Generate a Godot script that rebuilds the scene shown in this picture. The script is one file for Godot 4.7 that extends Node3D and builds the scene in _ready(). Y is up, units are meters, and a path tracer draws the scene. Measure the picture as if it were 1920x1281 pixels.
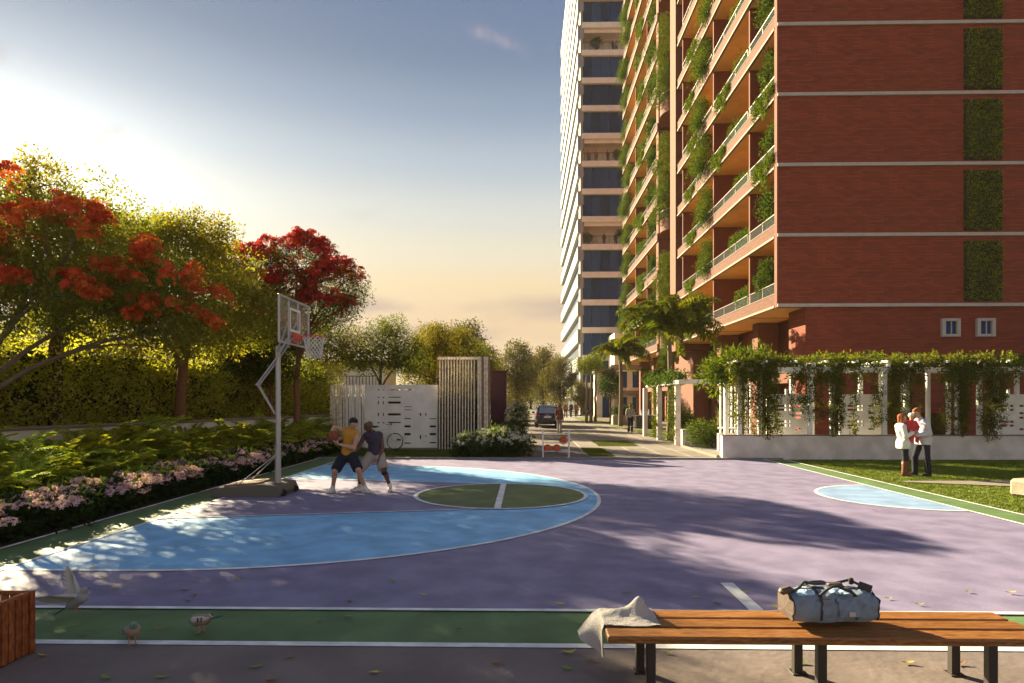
extends Node3D
# A half basketball court beside a brick apartment building, low sun behind the trees on the left.
# World axes follow the court: +x along it to the right, -z away from the viewer, y up, metres.

var rng := RandomNumberGenerator.new()
var taken := {}
var M := {}
var tex := {}
const SUN := Vector3(-0.92, 0.56, -1.0)

func _ready() -> void:
	rng.seed = 20240611
	# ---- camera
	var cam := Camera3D.new()
	cam.name = "camera"
	cam.position = Vector3(0, 2.05, 0)
	cam.rotation.y = 0.02054
	var near := 0.1
	cam.set_frustum(near * 1281.0 / 1217.0, Vector2(0, near * 109.5 / 1217.0), near, 3000.0)
	add_child(cam)
	# ---- sky, sun, exposure
	var env := Environment.new()
	env.background_mode = Environment.BG_SKY
	var sky := Sky.new()
	var pan := PanoramaSkyMaterial.new()
	pan.panorama = ImageTexture.create_from_image(sky_image(1024, 512))
	sky.sky_material = pan
	env.sky = sky
	env.ambient_light_source = Environment.AMBIENT_SOURCE_SKY
	env.reflected_light_source = Environment.REFLECTION_SOURCE_SKY
	env.tonemap_mode = Environment.TONE_MAPPER_LINEAR
	env.tonemap_exposure = 8.0
	env.fog_enabled = true
	env.fog_density = 0.00020
	env.fog_light_color = Color(1.0, 0.96, 0.89)
	env.sdfgi_enabled = true
	env.ssao_enabled = true
	env.ssil_enabled = true
	var we := WorldEnvironment.new()
	we.name = "environment"
	we.environment = env
	add_child(we)
	var sun := DirectionalLight3D.new()
	sun.name = "sun"
	sun.light_energy = 0.98
	sun.light_color = Color(1.0, 0.925, 0.745)
	sun.light_angular_distance = 0.5
	sun.shadow_enabled = true
	sun.look_at_from_position(SUN * 50.0, Vector3.ZERO)
	add_child(sun)
	# ---- the place
	materials()
	grounds()
	brick_building()
	tower()
	far_things()
	pergola()
	screens()
	left_planting()
	left_trees()
	palms_and_plaza()
	balcony_plants()
	hoop()
	people()
	street_things()
	bench_and_bag()
	small_things()

# sky colours by height in degrees, as they look in the picture
const SKY_NEAR := [[0, 205, 178, 158], [6, 222, 194, 160], [9.8, 236, 213, 173], [12.5, 229, 221, 198], [16, 211, 215, 211], [20, 176, 191, 206], [24, 140, 160, 186], [28, 112, 134, 166], [33, 100, 122, 160], [50, 104, 125, 162], [90, 108, 128, 162]]
const SKY_FAR := [[0, 205, 185, 175], [10, 222, 208, 192], [20, 196, 199, 204], [30, 160, 172, 192], [50, 125, 143, 172], [90, 108, 128, 162]]

func ramp(t: Array, x: float) -> Color:
	for i in range(1, t.size()):
		if x <= t[i][0]:
			var a: Array = t[i - 1]
			var b: Array = t[i]
			var f: float = smoothstep(float(a[0]), float(b[0]), x) * 0.4 + 0.6 * (x - a[0]) / (b[0] - a[0])
			return Color8(a[1], a[2], a[3]).srgb_to_linear().lerp(Color8(b[1], b[2], b[3]).srgb_to_linear(), f)
	return Color8(68, 88, 136).srgb_to_linear()

func sky_image(w: int, h: int) -> Image:
	var im := Image.create(w, h, false, Image.FORMAT_RGBF)
	var nz := FastNoiseLite.new()
	nz.seed = 5
	nz.frequency = 1.0
	nz.fractal_octaves = 5
	var sdir := SUN.normalized()
	var saz := atan2(sdir.x, -sdir.z)
	for j in h:
		var el := (0.5 - (j + 0.5) / h) * PI
		var y := sin(el)
		var ed := rad_to_deg(el)
		for i in w:
			var az := (i + 0.5) / w * TAU
			if az > PI:
				az -= TAU
			var d := Vector3(sin(az) * cos(el), y, -cos(az) * cos(el))
			var c: Color
			if el < 0:
				c = Color(0.42, 0.36, 0.30).lerp(Color(0.16, 0.145, 0.12), smoothstep(0.0, 25.0, -ed))
			else:
				var da := rad_to_deg(absf(wrapf(az - saz, -PI, PI)))
				var sunward := smoothstep(135.0, 55.0, da)
				c = ramp(SKY_FAR, ed).lerp(ramp(SKY_NEAR, ed), sunward)
				var dg := Vector2(rad_to_deg(wrapf(az - saz, -PI, PI)) * cos(el) * 0.66, ed - 12.0).length()
				var g := 1.3 * exp(-pow(dg / 7.0, 2.0)) + 0.5 * exp(-pow(dg / 13.5, 2.0)) + 0.09 * exp(-dg / 18.0)
				c += Color(1.0, 0.96, 0.80) * g
				# thin high cirrus and a low bank of lilac cloud
				var q := d / maxf(y, 0.06)
				var ci := nz.get_noise_3d(q.x * 0.8 + q.z * 0.7, (q.z * 0.9 - q.x * 0.8) * 2.2, 3.0)
				ci = smoothstep(0.30, 0.75, ci) * smoothstep(8.0, 18.0, ed)
				c = c.lerp(Color(0.55, 0.47, 0.49), ci * 0.4)
				var along := (rad_to_deg(az) + 5.6) / 6.4
				var off_axis := ed - (29.6 - 1.9 * along * along) + 0.25 * nz.get_noise_2d(az * 90.0, ed * 3.0)
				var wisp := exp(-pow(off_axis / 0.28, 2.0)) * smoothstep(0.0, 0.25, along) * smoothstep(1.05, 0.5, along) * (0.7 + nz.get_noise_2d(az * 160.0, ed * 9.0))
				c = c.lerp(Color(0.62, 0.50, 0.56), clampf(wisp, 0.0, 1.0) * 0.5)
				var bank := nz.get_noise_3d(d.x * 3.0, ed * 0.42, d.z * 3.0) * 0.8 + 0.05
				bank *= smoothstep(9.8, 7.6, ed)
				c = c.lerp(Color(0.42, 0.33, 0.34), clampf(bank * 2.4, 0.0, 0.7))
			c = Color(c.r / 8.0, c.g / 8.0, c.b / 8.0)
			im.set_pixel(i, j, c)
	return im

# ------------------------------------------------------------------ nodes
func numbered(nm: String) -> String:
	var k: int = taken.get(nm, -1) + 1
	taken[nm] = k
	return nm if k == 0 else "%s_%03d" % [nm, k]

func tag(o: Node3D, label: String, category: String, group := "") -> Node3D:
	o.set_meta("label", label)
	o.set_meta("category", category)
	if group != "":
		o.set_meta("group", group)
	return o

func thing(nm: String, label: String, category: String, at := Vector3.ZERO, turn := 0.0, group := "") -> Node3D:
	var o := Node3D.new()
	o.name = numbered(nm)
	add_child(o)
	o.position = at
	o.rotation.y = turn
	return tag(o, label, category, group)

func part(nm: String, what, mat: Material, parent: Node3D, label := "") -> MeshInstance3D:
	var o := MeshInstance3D.new()
	o.name = nm
	o.mesh = what.mesh() if what is MB else what
	o.material_override = mat
	parent.add_child(o, true)
	if label != "":
		o.set_meta("label", label)
	return o

func single(nm: String, what, mat: Material, label: String, category: String, at := Vector3.ZERO, turn := 0.0, group := "") -> MeshInstance3D:
	var o := part(numbered(nm), what, mat, self)
	o.position = at
	o.rotation.y = turn
	tag(o, label, category, group)
	return o

func struct(nm: String, what, mat: Material) -> MeshInstance3D:
	var o := part(numbered(nm), what, mat, self)
	o.set_meta("kind", "structure")
	return o

func multi(nm: String, mesh: Mesh, mat: Material, xf: Array, cols: Array, parent: Node3D) -> MultiMeshInstance3D:
	var mm := MultiMesh.new()
	mm.transform_format = MultiMesh.TRANSFORM_3D
	mm.use_colors = not cols.is_empty()
	mm.mesh = mesh
	mm.instance_count = xf.size()
	for i in xf.size():
		mm.set_instance_transform(i, xf[i])
		if mm.use_colors:
			mm.set_instance_color(i, cols[i])
	var o := MultiMeshInstance3D.new()
	o.name = nm
	o.multimesh = mm
	o.material_override = mat
	o.set_meta("kind", "stuff")
	parent.add_child(o, true)
	return o

func copy(o: Node3D, label: String, at: Vector3, turn := 0.0, scl := 1.0) -> Node3D:
	var c: Node3D = o.duplicate()
	var nm := String(o.name)
	if nm.length() > 4 and nm.substr(nm.length() - 4, 1) == "_" and nm.right(3).is_valid_int():
		nm = nm.left(nm.length() - 4)
	c.name = numbered(nm)
	add_child(c)
	c.position = at
	c.rotation.y = turn
	c.scale = Vector3.ONE * scl
	c.set_meta("label", label)
	return c

func rr(a: float, b: float) -> float:
	return rng.randf_range(a, b)

func rdir() -> Vector3:
	var z := rr(-1, 1)
	var a := rr(0, TAU)
	return Vector3(sqrt(1 - z * z) * cos(a), z, sqrt(1 - z * z) * sin(a))

const ORD := ["first", "second", "third", "fourth", "fifth", "sixth", "seventh", "eighth", "ninth", "tenth", "eleventh", "twelfth", "thirteenth", "fourteenth", "fifteenth", "sixteenth", "seventeenth", "eighteenth", "nineteenth", "twentieth"]
func ordn(i: int) -> String:
	if i < 20:
		return ORD[i]
	return ["twenty", "thirty", "forty", "fifty"][(i + 1) / 10 - 2] + ("-" + ORD[(i + 1) % 10 - 1] if (i + 1) % 10 > 0 else "th")

# ------------------------------------------------------------------ mesh builder
class MB:
	var v := PackedVector3Array()
	var n := PackedVector3Array()
	var c := PackedColorArray()
	var ix := PackedInt32Array()
	var col := Color.WHITE
	var colored := false

	func tint(x: Color) -> MB:
		col = x
		colored = true
		return self

	func tri(a: Vector3, b: Vector3, d: Vector3, na: Vector3, nb: Vector3, nd: Vector3) -> void:
		var k := v.size()
		v.append(a)
		v.append(b)
		v.append(d)
		n.append(na)
		n.append(nb)
		n.append(nd)
		c.append(col)
		c.append(col)
		c.append(col)
		ix.append(k)
		if (b - a).cross(d - a).dot(na + nb + nd) > 0.0:
			ix.append(k + 2)
			ix.append(k + 1)
		else:
			ix.append(k + 1)
			ix.append(k + 2)

	func flat(a: Vector3, b: Vector3, d: Vector3, out := Vector3.ZERO) -> void:
		var m := (b - a).cross(d - a).normalized()
		if out != Vector3.ZERO and m.dot(out) < 0:
			m = -m
		tri(a, b, d, m, m, m)

	func quad(a: Vector3, b: Vector3, d: Vector3, e: Vector3, out := Vector3.ZERO) -> void:
		var m := (d - a).cross(e - b).normalized()
		if out != Vector3.ZERO and m.dot(out) < 0:
			m = -m
		tri(a, b, d, m, m, m)
		tri(a, d, e, m, m, m)

	func box(at: Vector3, size: Vector3, bas := Basis.IDENTITY) -> MB:
		var h := size * 0.5
		for ax in 3:
			for s in [-1.0, 1.0]:
				var o := Vector3.ZERO
				o[ax] = s
				var p := Vector3.ZERO
				p[(ax + 1) % 3] = 1
				var q := Vector3.ZERO
				q[(ax + 2) % 3] = 1
				quad(at + bas * ((o + p + q) * h), at + bas * ((o - p + q) * h), at + bas * ((o - p - q) * h), at + bas * ((o + p - q) * h), bas * o)
		return self

	func span(a: Vector3, b: Vector3) -> MB:
		return box((a + b) * 0.5, (b - a).abs())

	# box with chamfered edges
	func cham(at: Vector3, size: Vector3, r: float, bas := Basis.IDENTITY) -> MB:
		var h := size * 0.5
		var g := h - Vector3(r, r, r)
		for ax in 3:
			var a1 := (ax + 1) % 3
			var a2 := (ax + 2) % 3
			for s in [-1.0, 1.0]:
				var pts := []
				for t in [[1, 1], [-1, 1], [-1, -1], [1, -1]]:
					var p := Vector3.ZERO
					p[ax] = s * h[ax]
					p[a1] = t[0] * g[a1]
					p[a2] = t[1] * g[a2]
					pts.append(at + bas * p)
				var o := Vector3.ZERO
				o[ax] = s
				quad(pts[0], pts[1], pts[2], pts[3], bas * o)
			for s1 in [-1.0, 1.0]:
				for s2 in [-1.0, 1.0]:
					var pts := []
					for t in [[0, 1], [0, -1], [1, -1], [1, 1]]:
						var p := Vector3.ZERO
						p[ax] = t[1] * g[ax]
						p[a1] = s1 * (h[a1] if t[0] == 0 else g[a1])
						p[a2] = s2 * (g[a2] if t[0] == 0 else h[a2])
						pts.append(at + bas * p)
					var o := Vector3.ZERO
					o[a1] = s1
					o[a2] = s2
					quad(pts[0], pts[1], pts[2], pts[3], bas * o)
		for sx in [-1.0, 1.0]:
			for sy in [-1.0, 1.0]:
				for sz in [-1.0, 1.0]:
					var s := Vector3(sx, sy, sz)
					flat(at + bas * (s * Vector3(h.x, g.y, g.z)), at + bas * (s * Vector3(g.x, h.y, g.z)), at + bas * (s * Vector3(g.x, g.y, h.z)), bas * s)
		return self

	func tube(pts: Array, radii: Array, sides := 8, caps := true) -> MB:
		var rings := []
		var nrm := []
		var up := Vector3(0.13, 0.9, 0.31).normalized()
		var m := pts.size()
		for i in m:
			var d: Vector3 = (pts[mini(i + 1, m - 1)] - pts[maxi(i - 1, 0)]).normalized()
			if absf(d.dot(up)) > 0.95:
				up = Vector3(0.9, 0.1, 0.33).normalized()
			var x := up.cross(d).normalized()
			var y := d.cross(x)
			up = y
			var ring := []
			var rn := []
			var r: float = radii[mini(i, radii.size() - 1)]
			for k in sides:
				var a := TAU * k / sides
				var o := x * cos(a) + y * sin(a)
				rn.append(o)
				ring.append(pts[i] + o * r)
			rings.append(ring)
			nrm.append(rn)
		for i in m - 1:
			for k in sides:
				var k2 := (k + 1) % sides
				tri(rings[i][k], rings[i][k2], rings[i + 1][k2], nrm[i][k], nrm[i][k2], nrm[i + 1][k2])
				tri(rings[i][k], rings[i + 1][k2], rings[i + 1][k], nrm[i][k], nrm[i + 1][k2], nrm[i + 1][k])
		if caps:
			for e in [0, m - 1]:
				var o: Vector3 = (pts[0] - pts[1]) if e == 0 else (pts[m - 1] - pts[m - 2])
				for k in range(1, sides - 1):
					flat(rings[e][0], rings[e][k], rings[e][k + 1], o)
		return self

	func bar(a: Vector3, b: Vector3, r: float, sides := 8) -> MB:
		return tube([a, b], [r], sides)

	# profile of (radius, height) turned about y
	func lathe(prof: Array, sides: int, xf := Transform3D.IDENTITY, smooth := true, a0 := 0.0, a1 := TAU) -> MB:
		for i in prof.size() - 1:
			var p: Vector2 = prof[i]
			var q: Vector2 = prof[i + 1]
			var fn := Vector2(q.y - p.y, p.x - q.x).normalized()
			var n0 := fn
			var n1 := fn
			if smooth:
				if i > 0:
					var z: Vector2 = prof[i - 1]
					n0 = (fn + Vector2(p.y - z.y, z.x - p.x).normalized()).normalized()
				if i < prof.size() - 2:
					var z: Vector2 = prof[i + 2]
					n1 = (fn + Vector2(z.y - q.y, q.x - z.x).normalized()).normalized()
			for k in sides:
				var a := a0 + (a1 - a0) * k / sides
				var b := a0 + (a1 - a0) * (k + 1) / sides
				var A := Vector3(cos(a), 0, sin(a))
				var B := Vector3(cos(b), 0, sin(b))
				var Y := Vector3.UP
				var ns := [xf.basis * (A * n0.x + Y * n0.y), xf.basis * (B * n0.x + Y * n0.y), xf.basis * (B * n1.x + Y * n1.y), xf.basis * (A * n1.x + Y * n1.y)]
				var ps := [xf * (A * p.x + Y * p.y), xf * (B * p.x + Y * p.y), xf * (B * q.x + Y * q.y), xf * (A * q.x + Y * q.y)]
				if p.x > 1e-6:
					tri(ps[0], ps[1], ps[2], ns[0], ns[1], ns[2])
				if q.x > 1e-6:
					tri(ps[0], ps[2], ps[3], ns[0], ns[2], ns[3])
		return self

	func ball(at: Vector3, r: Vector3, seg := 12, bas := Basis.IDENTITY) -> MB:
		var prof := []
		for i in seg / 2 + 1:
			var a := PI * i / (seg / 2)
			prof.append(Vector2(maxf(sin(a), 0.0), -cos(a)))
		return lathe(prof, seg, Transform3D(bas * Basis.from_scale(r), at))

	func torus(at: Vector3, R: float, r: float, bas := Basis.IDENTITY, seg := 32, sides := 8) -> MB:
		var pts := []
		for i in seg + 1:
			var a := TAU * i / seg
			pts.append(at + bas * Vector3(cos(a) * R, sin(a) * R, 0))
		return tube(pts, [r], sides, false)

	# flat polygon (x, z) at height y, facing up
	func sheet(poly: PackedVector2Array, y: float) -> MB:
		var t := Geometry2D.triangulate_polygon(poly)
		for i in range(0, t.size(), 3):
			flat(Vector3(poly[t[i]].x, y, poly[t[i]].y), Vector3(poly[t[i + 1]].x, y, poly[t[i + 1]].y), Vector3(poly[t[i + 2]].x, y, poly[t[i + 2]].y), Vector3.UP)
		return self

	func rect(x0: float, z0: float, x1: float, z1: float, y: float) -> MB:
		quad(Vector3(x0, y, z0), Vector3(x1, y, z0), Vector3(x1, y, z1), Vector3(x0, y, z1), Vector3.UP)
		return self

	# polygon (x, y) extruded along z from -d/2 to d/2, then placed
	func prism(poly: PackedVector2Array, d: float, xf := Transform3D.IDENTITY) -> MB:
		var t := Geometry2D.triangulate_polygon(poly)
		for s in [-0.5, 0.5]:
			for i in range(0, t.size(), 3):
				var p := []
				for k in 3:
					p.append(xf * Vector3(poly[t[i + k]].x, poly[t[i + k]].y, s * d))
				flat(p[0], p[1], p[2], xf.basis * Vector3(0, 0, s))
		var cw := Geometry2D.is_polygon_clockwise(poly)
		for i in poly.size():
			var a := poly[i]
			var b := poly[(i + 1) % poly.size()]
			var o := Vector3(b.y - a.y, a.x - b.x, 0)
			if cw:
				o = -o
			quad(xf * Vector3(a.x, a.y, -d / 2), xf * Vector3(b.x, b.y, -d / 2), xf * Vector3(b.x, b.y, d / 2), xf * Vector3(a.x, a.y, d / 2), xf.basis * o)
		return self

	# band along a line of (x, z) points
	func stripe(pts: Array, w: float, y: float, closed := false) -> MB:
		var m := pts.size()
		var L := []
		var R := []
		for i in m:
			var a: Vector2 = pts[(i - 1 + m) % m] if closed or i > 0 else pts[0]
			var b: Vector2 = pts[(i + 1) % m] if closed or i < m - 1 else pts[m - 1]
			var d := (b - a).normalized()
			var o := Vector2(-d.y, d.x) * w * 0.5
			L.append(pts[i] + o)
			R.append(pts[i] - o)
		for i in (m if closed else m - 1):
			var j := (i + 1) % m
			quad(Vector3(L[i].x, y, L[i].y), Vector3(L[j].x, y, L[j].y), Vector3(R[j].x, y, R[j].y), Vector3(R[i].x, y, R[i].y), Vector3.UP)
		return self

	func mesh() -> ArrayMesh:
		var arr := []
		arr.resize(Mesh.ARRAY_MAX)
		arr[Mesh.ARRAY_VERTEX] = v
		arr[Mesh.ARRAY_NORMAL] = n
		if colored:
			arr[Mesh.ARRAY_COLOR] = c
		arr[Mesh.ARRAY_INDEX] = ix
		var am := ArrayMesh.new()
		am.add_surface_from_arrays(Mesh.PRIMITIVE_TRIANGLES, arr)
		return am

# A smooth joined body: tapered capsules [a, b, ra, rb] or [a, b, ra, rb, flat_dir, squash], meshed as surface nets.
func blob(mb: MB, bones: Array, cell: float, k: float) -> MB:
	var lo := Vector3(1e9, 1e9, 1e9)
	var hi := -lo
	for b in bones:
		var r: float = maxf(b[2], b[3]) + k * 0.4 + cell * 2.5
		lo = lo.min(b[0] - Vector3(r, r, r)).min(b[1] - Vector3(r, r, r))
		hi = hi.max(b[0] + Vector3(r, r, r)).max(b[1] + Vector3(r, r, r))
	var nx := int((hi.x - lo.x) / cell) + 2
	var ny := int((hi.y - lo.y) / cell) + 2
	var nz := int((hi.z - lo.z) / cell) + 2
	var sy := nx
	var sz := nx * ny
	var d := PackedFloat32Array()
	d.resize(nx * ny * nz)
	d.fill(1.0)
	for b in bones:
		var A: Vector3 = b[0]
		var ab: Vector3 = b[1] - A
		var ra: float = b[2]
		var rb: float = b[3]
		var l2 := maxf(ab.length_squared(), 1e-9)
		var m := maxf(ra, rb) + k + cell * 2.0
		var p0: Vector3 = (A.min(b[1]) - Vector3(m, m, m) - lo) / cell
		var p1: Vector3 = (A.max(b[1]) + Vector3(m, m, m) - lo) / cell
		var squash: bool = b.size() > 4
		var sd: Vector3 = b[4] if squash else Vector3.ZERO
		var sf: float = (b[5] - 1.0) if squash else 0.0
		for iz in range(maxi(int(p0.z), 0), mini(int(p1.z) + 1, nz)):
			for iy in range(maxi(int(p0.y), 0), mini(int(p1.y) + 1, ny)):
				var i := iz * sz + iy * sy
				for ixx in range(maxi(int(p0.x), 0), mini(int(p1.x) + 1, nx)):
					var q := Vector3(lo.x + ixx * cell, lo.y + iy * cell, lo.z + iz * cell) - A
					var t := clampf(q.dot(ab) / l2, 0.0, 1.0)
					q -= ab * t
					if squash:
						q += sd * (sd.dot(q) * sf)
					var x := q.length() - (ra + (rb - ra) * t)
					var e := d[i + ixx]
					if x - e >= k:
						continue
					if e - x >= k:
						d[i + ixx] = x
					else:
						var h := 0.5 + 0.5 * (e - x) / k
						d[i + ixx] = e + (x - e) * h - k * h * (1.0 - h)
	var vid := PackedInt32Array()
	vid.resize(d.size())
	vid.fill(-1)
	var cells := PackedInt32Array()
	var base := mb.v.size()
	var lim := cell * 2.2
	var off := [0, 1, sy, sy + 1, sz, sz + 1, sz + sy, sz + sy + 1]
	var ed := [[0, 1], [2, 3], [4, 5], [6, 7], [0, 2], [1, 3], [4, 6], [5, 7], [0, 4], [1, 5], [2, 6], [3, 7]]
	for iz in nz - 1:
		for iy in ny - 1:
			var row := iz * sz + iy * sy
			for ixx in nx - 1:
				var i := row + ixx
				if absf(d[i]) > lim:
					continue
				var neg := 0
				for o in off:
					if d[i + o] < 0.0:
						neg += 1
				if neg == 0 or neg == 8:
					continue
				var s := Vector3.ZERO
				var cnt := 0
				for e in ed:
					var a := d[i + off[e[0]]]
					var c2 := d[i + off[e[1]]]
					if (a < 0.0) != (c2 < 0.0):
						var t := a / (a - c2)
						var pa := Vector3(e[0] & 1, (e[0] >> 1) & 1, e[0] >> 2)
						var pb := Vector3(e[1] & 1, (e[1] >> 1) & 1, e[1] >> 2)
						s += pa.lerp(pb, t)
						cnt += 1
				vid[i] = mb.v.size()
				cells.append(i)
				mb.v.append(lo + (Vector3(ixx, iy, iz) + s / cnt) * cell)
				mb.n.append(Vector3.ZERO)
				mb.c.append(mb.col)
	var steps := [1, sy, sz]
	for i in cells:
		for ax in 3:
			if i + steps[ax] >= d.size():
				continue
			var a := d[i] < 0.0
			if a == (d[i + steps[ax]] < 0.0):
				continue
			var s1: int = steps[(ax + 1) % 3]
			var s2: int = steps[(ax + 2) % 3]
			if i - s1 - s2 < 0:
				continue
			var q := [vid[i], vid[i - s1], vid[i - s1 - s2], vid[i - s2]]
			if q.min() < 0:
				continue
			if a:
				q.reverse()
			# clockwise from outside
			for t in [[0, 1, 2], [0, 2, 3]]:
				var A: int = q[t[0]]
				var B: int = q[t[1]]
				var C: int = q[t[2]]
				var nn := -(mb.v[B] - mb.v[A]).cross(mb.v[C] - mb.v[A])
				mb.n[A] += nn
				mb.n[B] += nn
				mb.n[C] += nn
				mb.ix.append(A)
				mb.ix.append(B)
				mb.ix.append(C)
	for i in range(base, mb.n.size()):
		mb.n[i] = mb.n[i].normalized()
	return mb

# ------------------------------------------------------------------ materials (colours given as real-world linear values)
func lin(r: float, g: float, b: float) -> Color:
	return Color(r, g, b).linear_to_srgb()

func plain_mat(nm: String, r: float, g: float, b: float, rough := 0.8, metal := 0.0) -> StandardMaterial3D:
	var m := StandardMaterial3D.new()
	m.resource_name = nm
	var f := minf(1.4, 0.8 / maxf(r, maxf(g, b)))
	m.albedo_color = lin(r * f, g * f, b * f) if maxf(r, maxf(g, b)) < 0.8 else lin(r, g, b)
	m.roughness = rough
	m.metallic = metal
	m.metallic_specular = 0.35
	M[nm] = m
	return m

func noise_tex(key: String, freq: float, oct: int, a: Color, b: Color, size := 512, cellular := false, lo := 0.25, hi := 0.75) -> NoiseTexture2D:
	var t := NoiseTexture2D.new()
	t.width = size
	t.height = size
	t.seamless = true
	var n := FastNoiseLite.new()
	n.seed = key.hash() % 1000
	n.noise_type = FastNoiseLite.TYPE_CELLULAR if cellular else FastNoiseLite.TYPE_SIMPLEX_SMOOTH
	n.frequency = freq
	n.fractal_octaves = oct
	t.noise = n
	var g := Gradient.new()
	g.set_color(0, a)
	g.set_color(1, b)
	g.set_offset(0, lo)
	g.set_offset(1, hi)
	t.color_ramp = g
	tex[key] = t
	return t

func bump_tex(key: String, freq: float, oct: int, strength := 4.0, size := 512) -> NoiseTexture2D:
	var t := NoiseTexture2D.new()
	t.width = size
	t.height = size
	t.seamless = true
	t.as_normal_map = true
	t.bump_strength = strength
	var n := FastNoiseLite.new()
	n.seed = key.hash() % 1000
	n.frequency = freq
	n.fractal_octaves = oct
	t.noise = n
	tex[key] = t
	return t

# a base colour times a grey noise, fine normal relief on top; world triplanar
func worn(nm: String, r: float, g: float, b: float, rough: float, noise: String, scl: float, bump := "", bump_scale := 0.5) -> StandardMaterial3D:
	var m := plain_mat(nm, r, g, b, rough)
	m.albedo_texture = tex[noise]
	m.uv1_triplanar = true
	m.uv1_world_triplanar = true
	m.uv1_scale = Vector3(scl, scl, scl)
	if bump != "":
		m.normal_enabled = true
		m.normal_texture = tex[bump]
		m.normal_scale = bump_scale
	return m

func leaf_mat(nm: String, rough := 0.75, back := 1.0) -> StandardMaterial3D:
	var m := plain_mat(nm, 1, 1, 1, rough)
	m.albedo_color = Color.WHITE
	m.metallic_specular = 0.2
	m.vertex_color_use_as_albedo = true
	m.cull_mode = BaseMaterial3D.CULL_DISABLED
	m.backlight_enabled = true
	m.backlight = Color(back, back, back * 0.6)
	return m

func brick_images() -> Array:
	var w := 1024
	var h := 1024
	var cols := 8
	var rows := 36
	var im := Image.create(w, h, false, Image.FORMAT_RGB8)
	var bp := Image.create(w, h, false, Image.FORMAT_RGBA8)
	var r2 := RandomNumberGenerator.new()
	r2.seed = 77
	im.fill(Color(0.74, 0.70, 0.68))
	bp.fill(Color(0.15, 0.15, 0.15))
	for j in rows:
		var y0 := j * h / rows
		var y1 := (j + 1) * h / rows
		var rowt := r2.randf_range(-0.07, 0.07)
		for i in cols + 1:
			var o := (w / cols) / 2 if j % 2 == 1 else 0
			var x0 := i * w / cols - o
			var x1 := x0 + w / cols
			var t := 0.88 + rowt * 0.6 + r2.randf_range(-0.07, 0.07)
			var warm := r2.randf_range(-0.02, 0.03)
			var rect := Rect2i(x0 + 2, y0 + 3, x1 - x0 - 4, y1 - y0 - 6).intersection(Rect2i(0, 0, w, h))
			if rect.size.x < 3:
				continue
			if x0 < 0:
				r2.seed = 1000 + j
				t = 0.88 + rowt * 0.6 + r2.randf_range(-0.07, 0.07)
			if x1 > w:
				r2.seed = 1000 + j
				t = 0.88 + rowt * 0.6 + r2.randf_range(-0.07, 0.07)
			im.fill_rect(rect, Color(minf(t + warm, 1.0), t, t - warm))
			bp.fill_rect(rect, Color.from_hsv(0, 0, 0.75 + r2.randf_range(-0.12, 0.12)))
	bp.bump_map_to_normal_map(3.0)
	return [ImageTexture.create_from_image(im), ImageTexture.create_from_image(bp)]

func wood_image(a: Color, b: Color, sd: int) -> ImageTexture:
	var im := Image.create(1024, 128, false, Image.FORMAT_RGB8)
	var n := FastNoiseLite.new()
	n.seed = sd
	n.frequency = 0.02
	n.fractal_octaves = 4
	for y in 128:
		for x in 1024:
			var xx := absf(x - 512.0)
			var g := n.get_noise_2d(xx * 0.22, y * 5.0) * 0.6 + n.get_noise_2d(xx * 1.3, y * 22.0) * 0.5
			var ring := sin((y * 0.35 + n.get_noise_2d(xx * 0.25, y * 0.7) * 9.0)) * 0.18
			im.set_pixel(x, y, a.lerp(b, clampf(0.5 + g + ring, 0.0, 1.0)))
	return ImageTexture.create_from_image(im)

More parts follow.
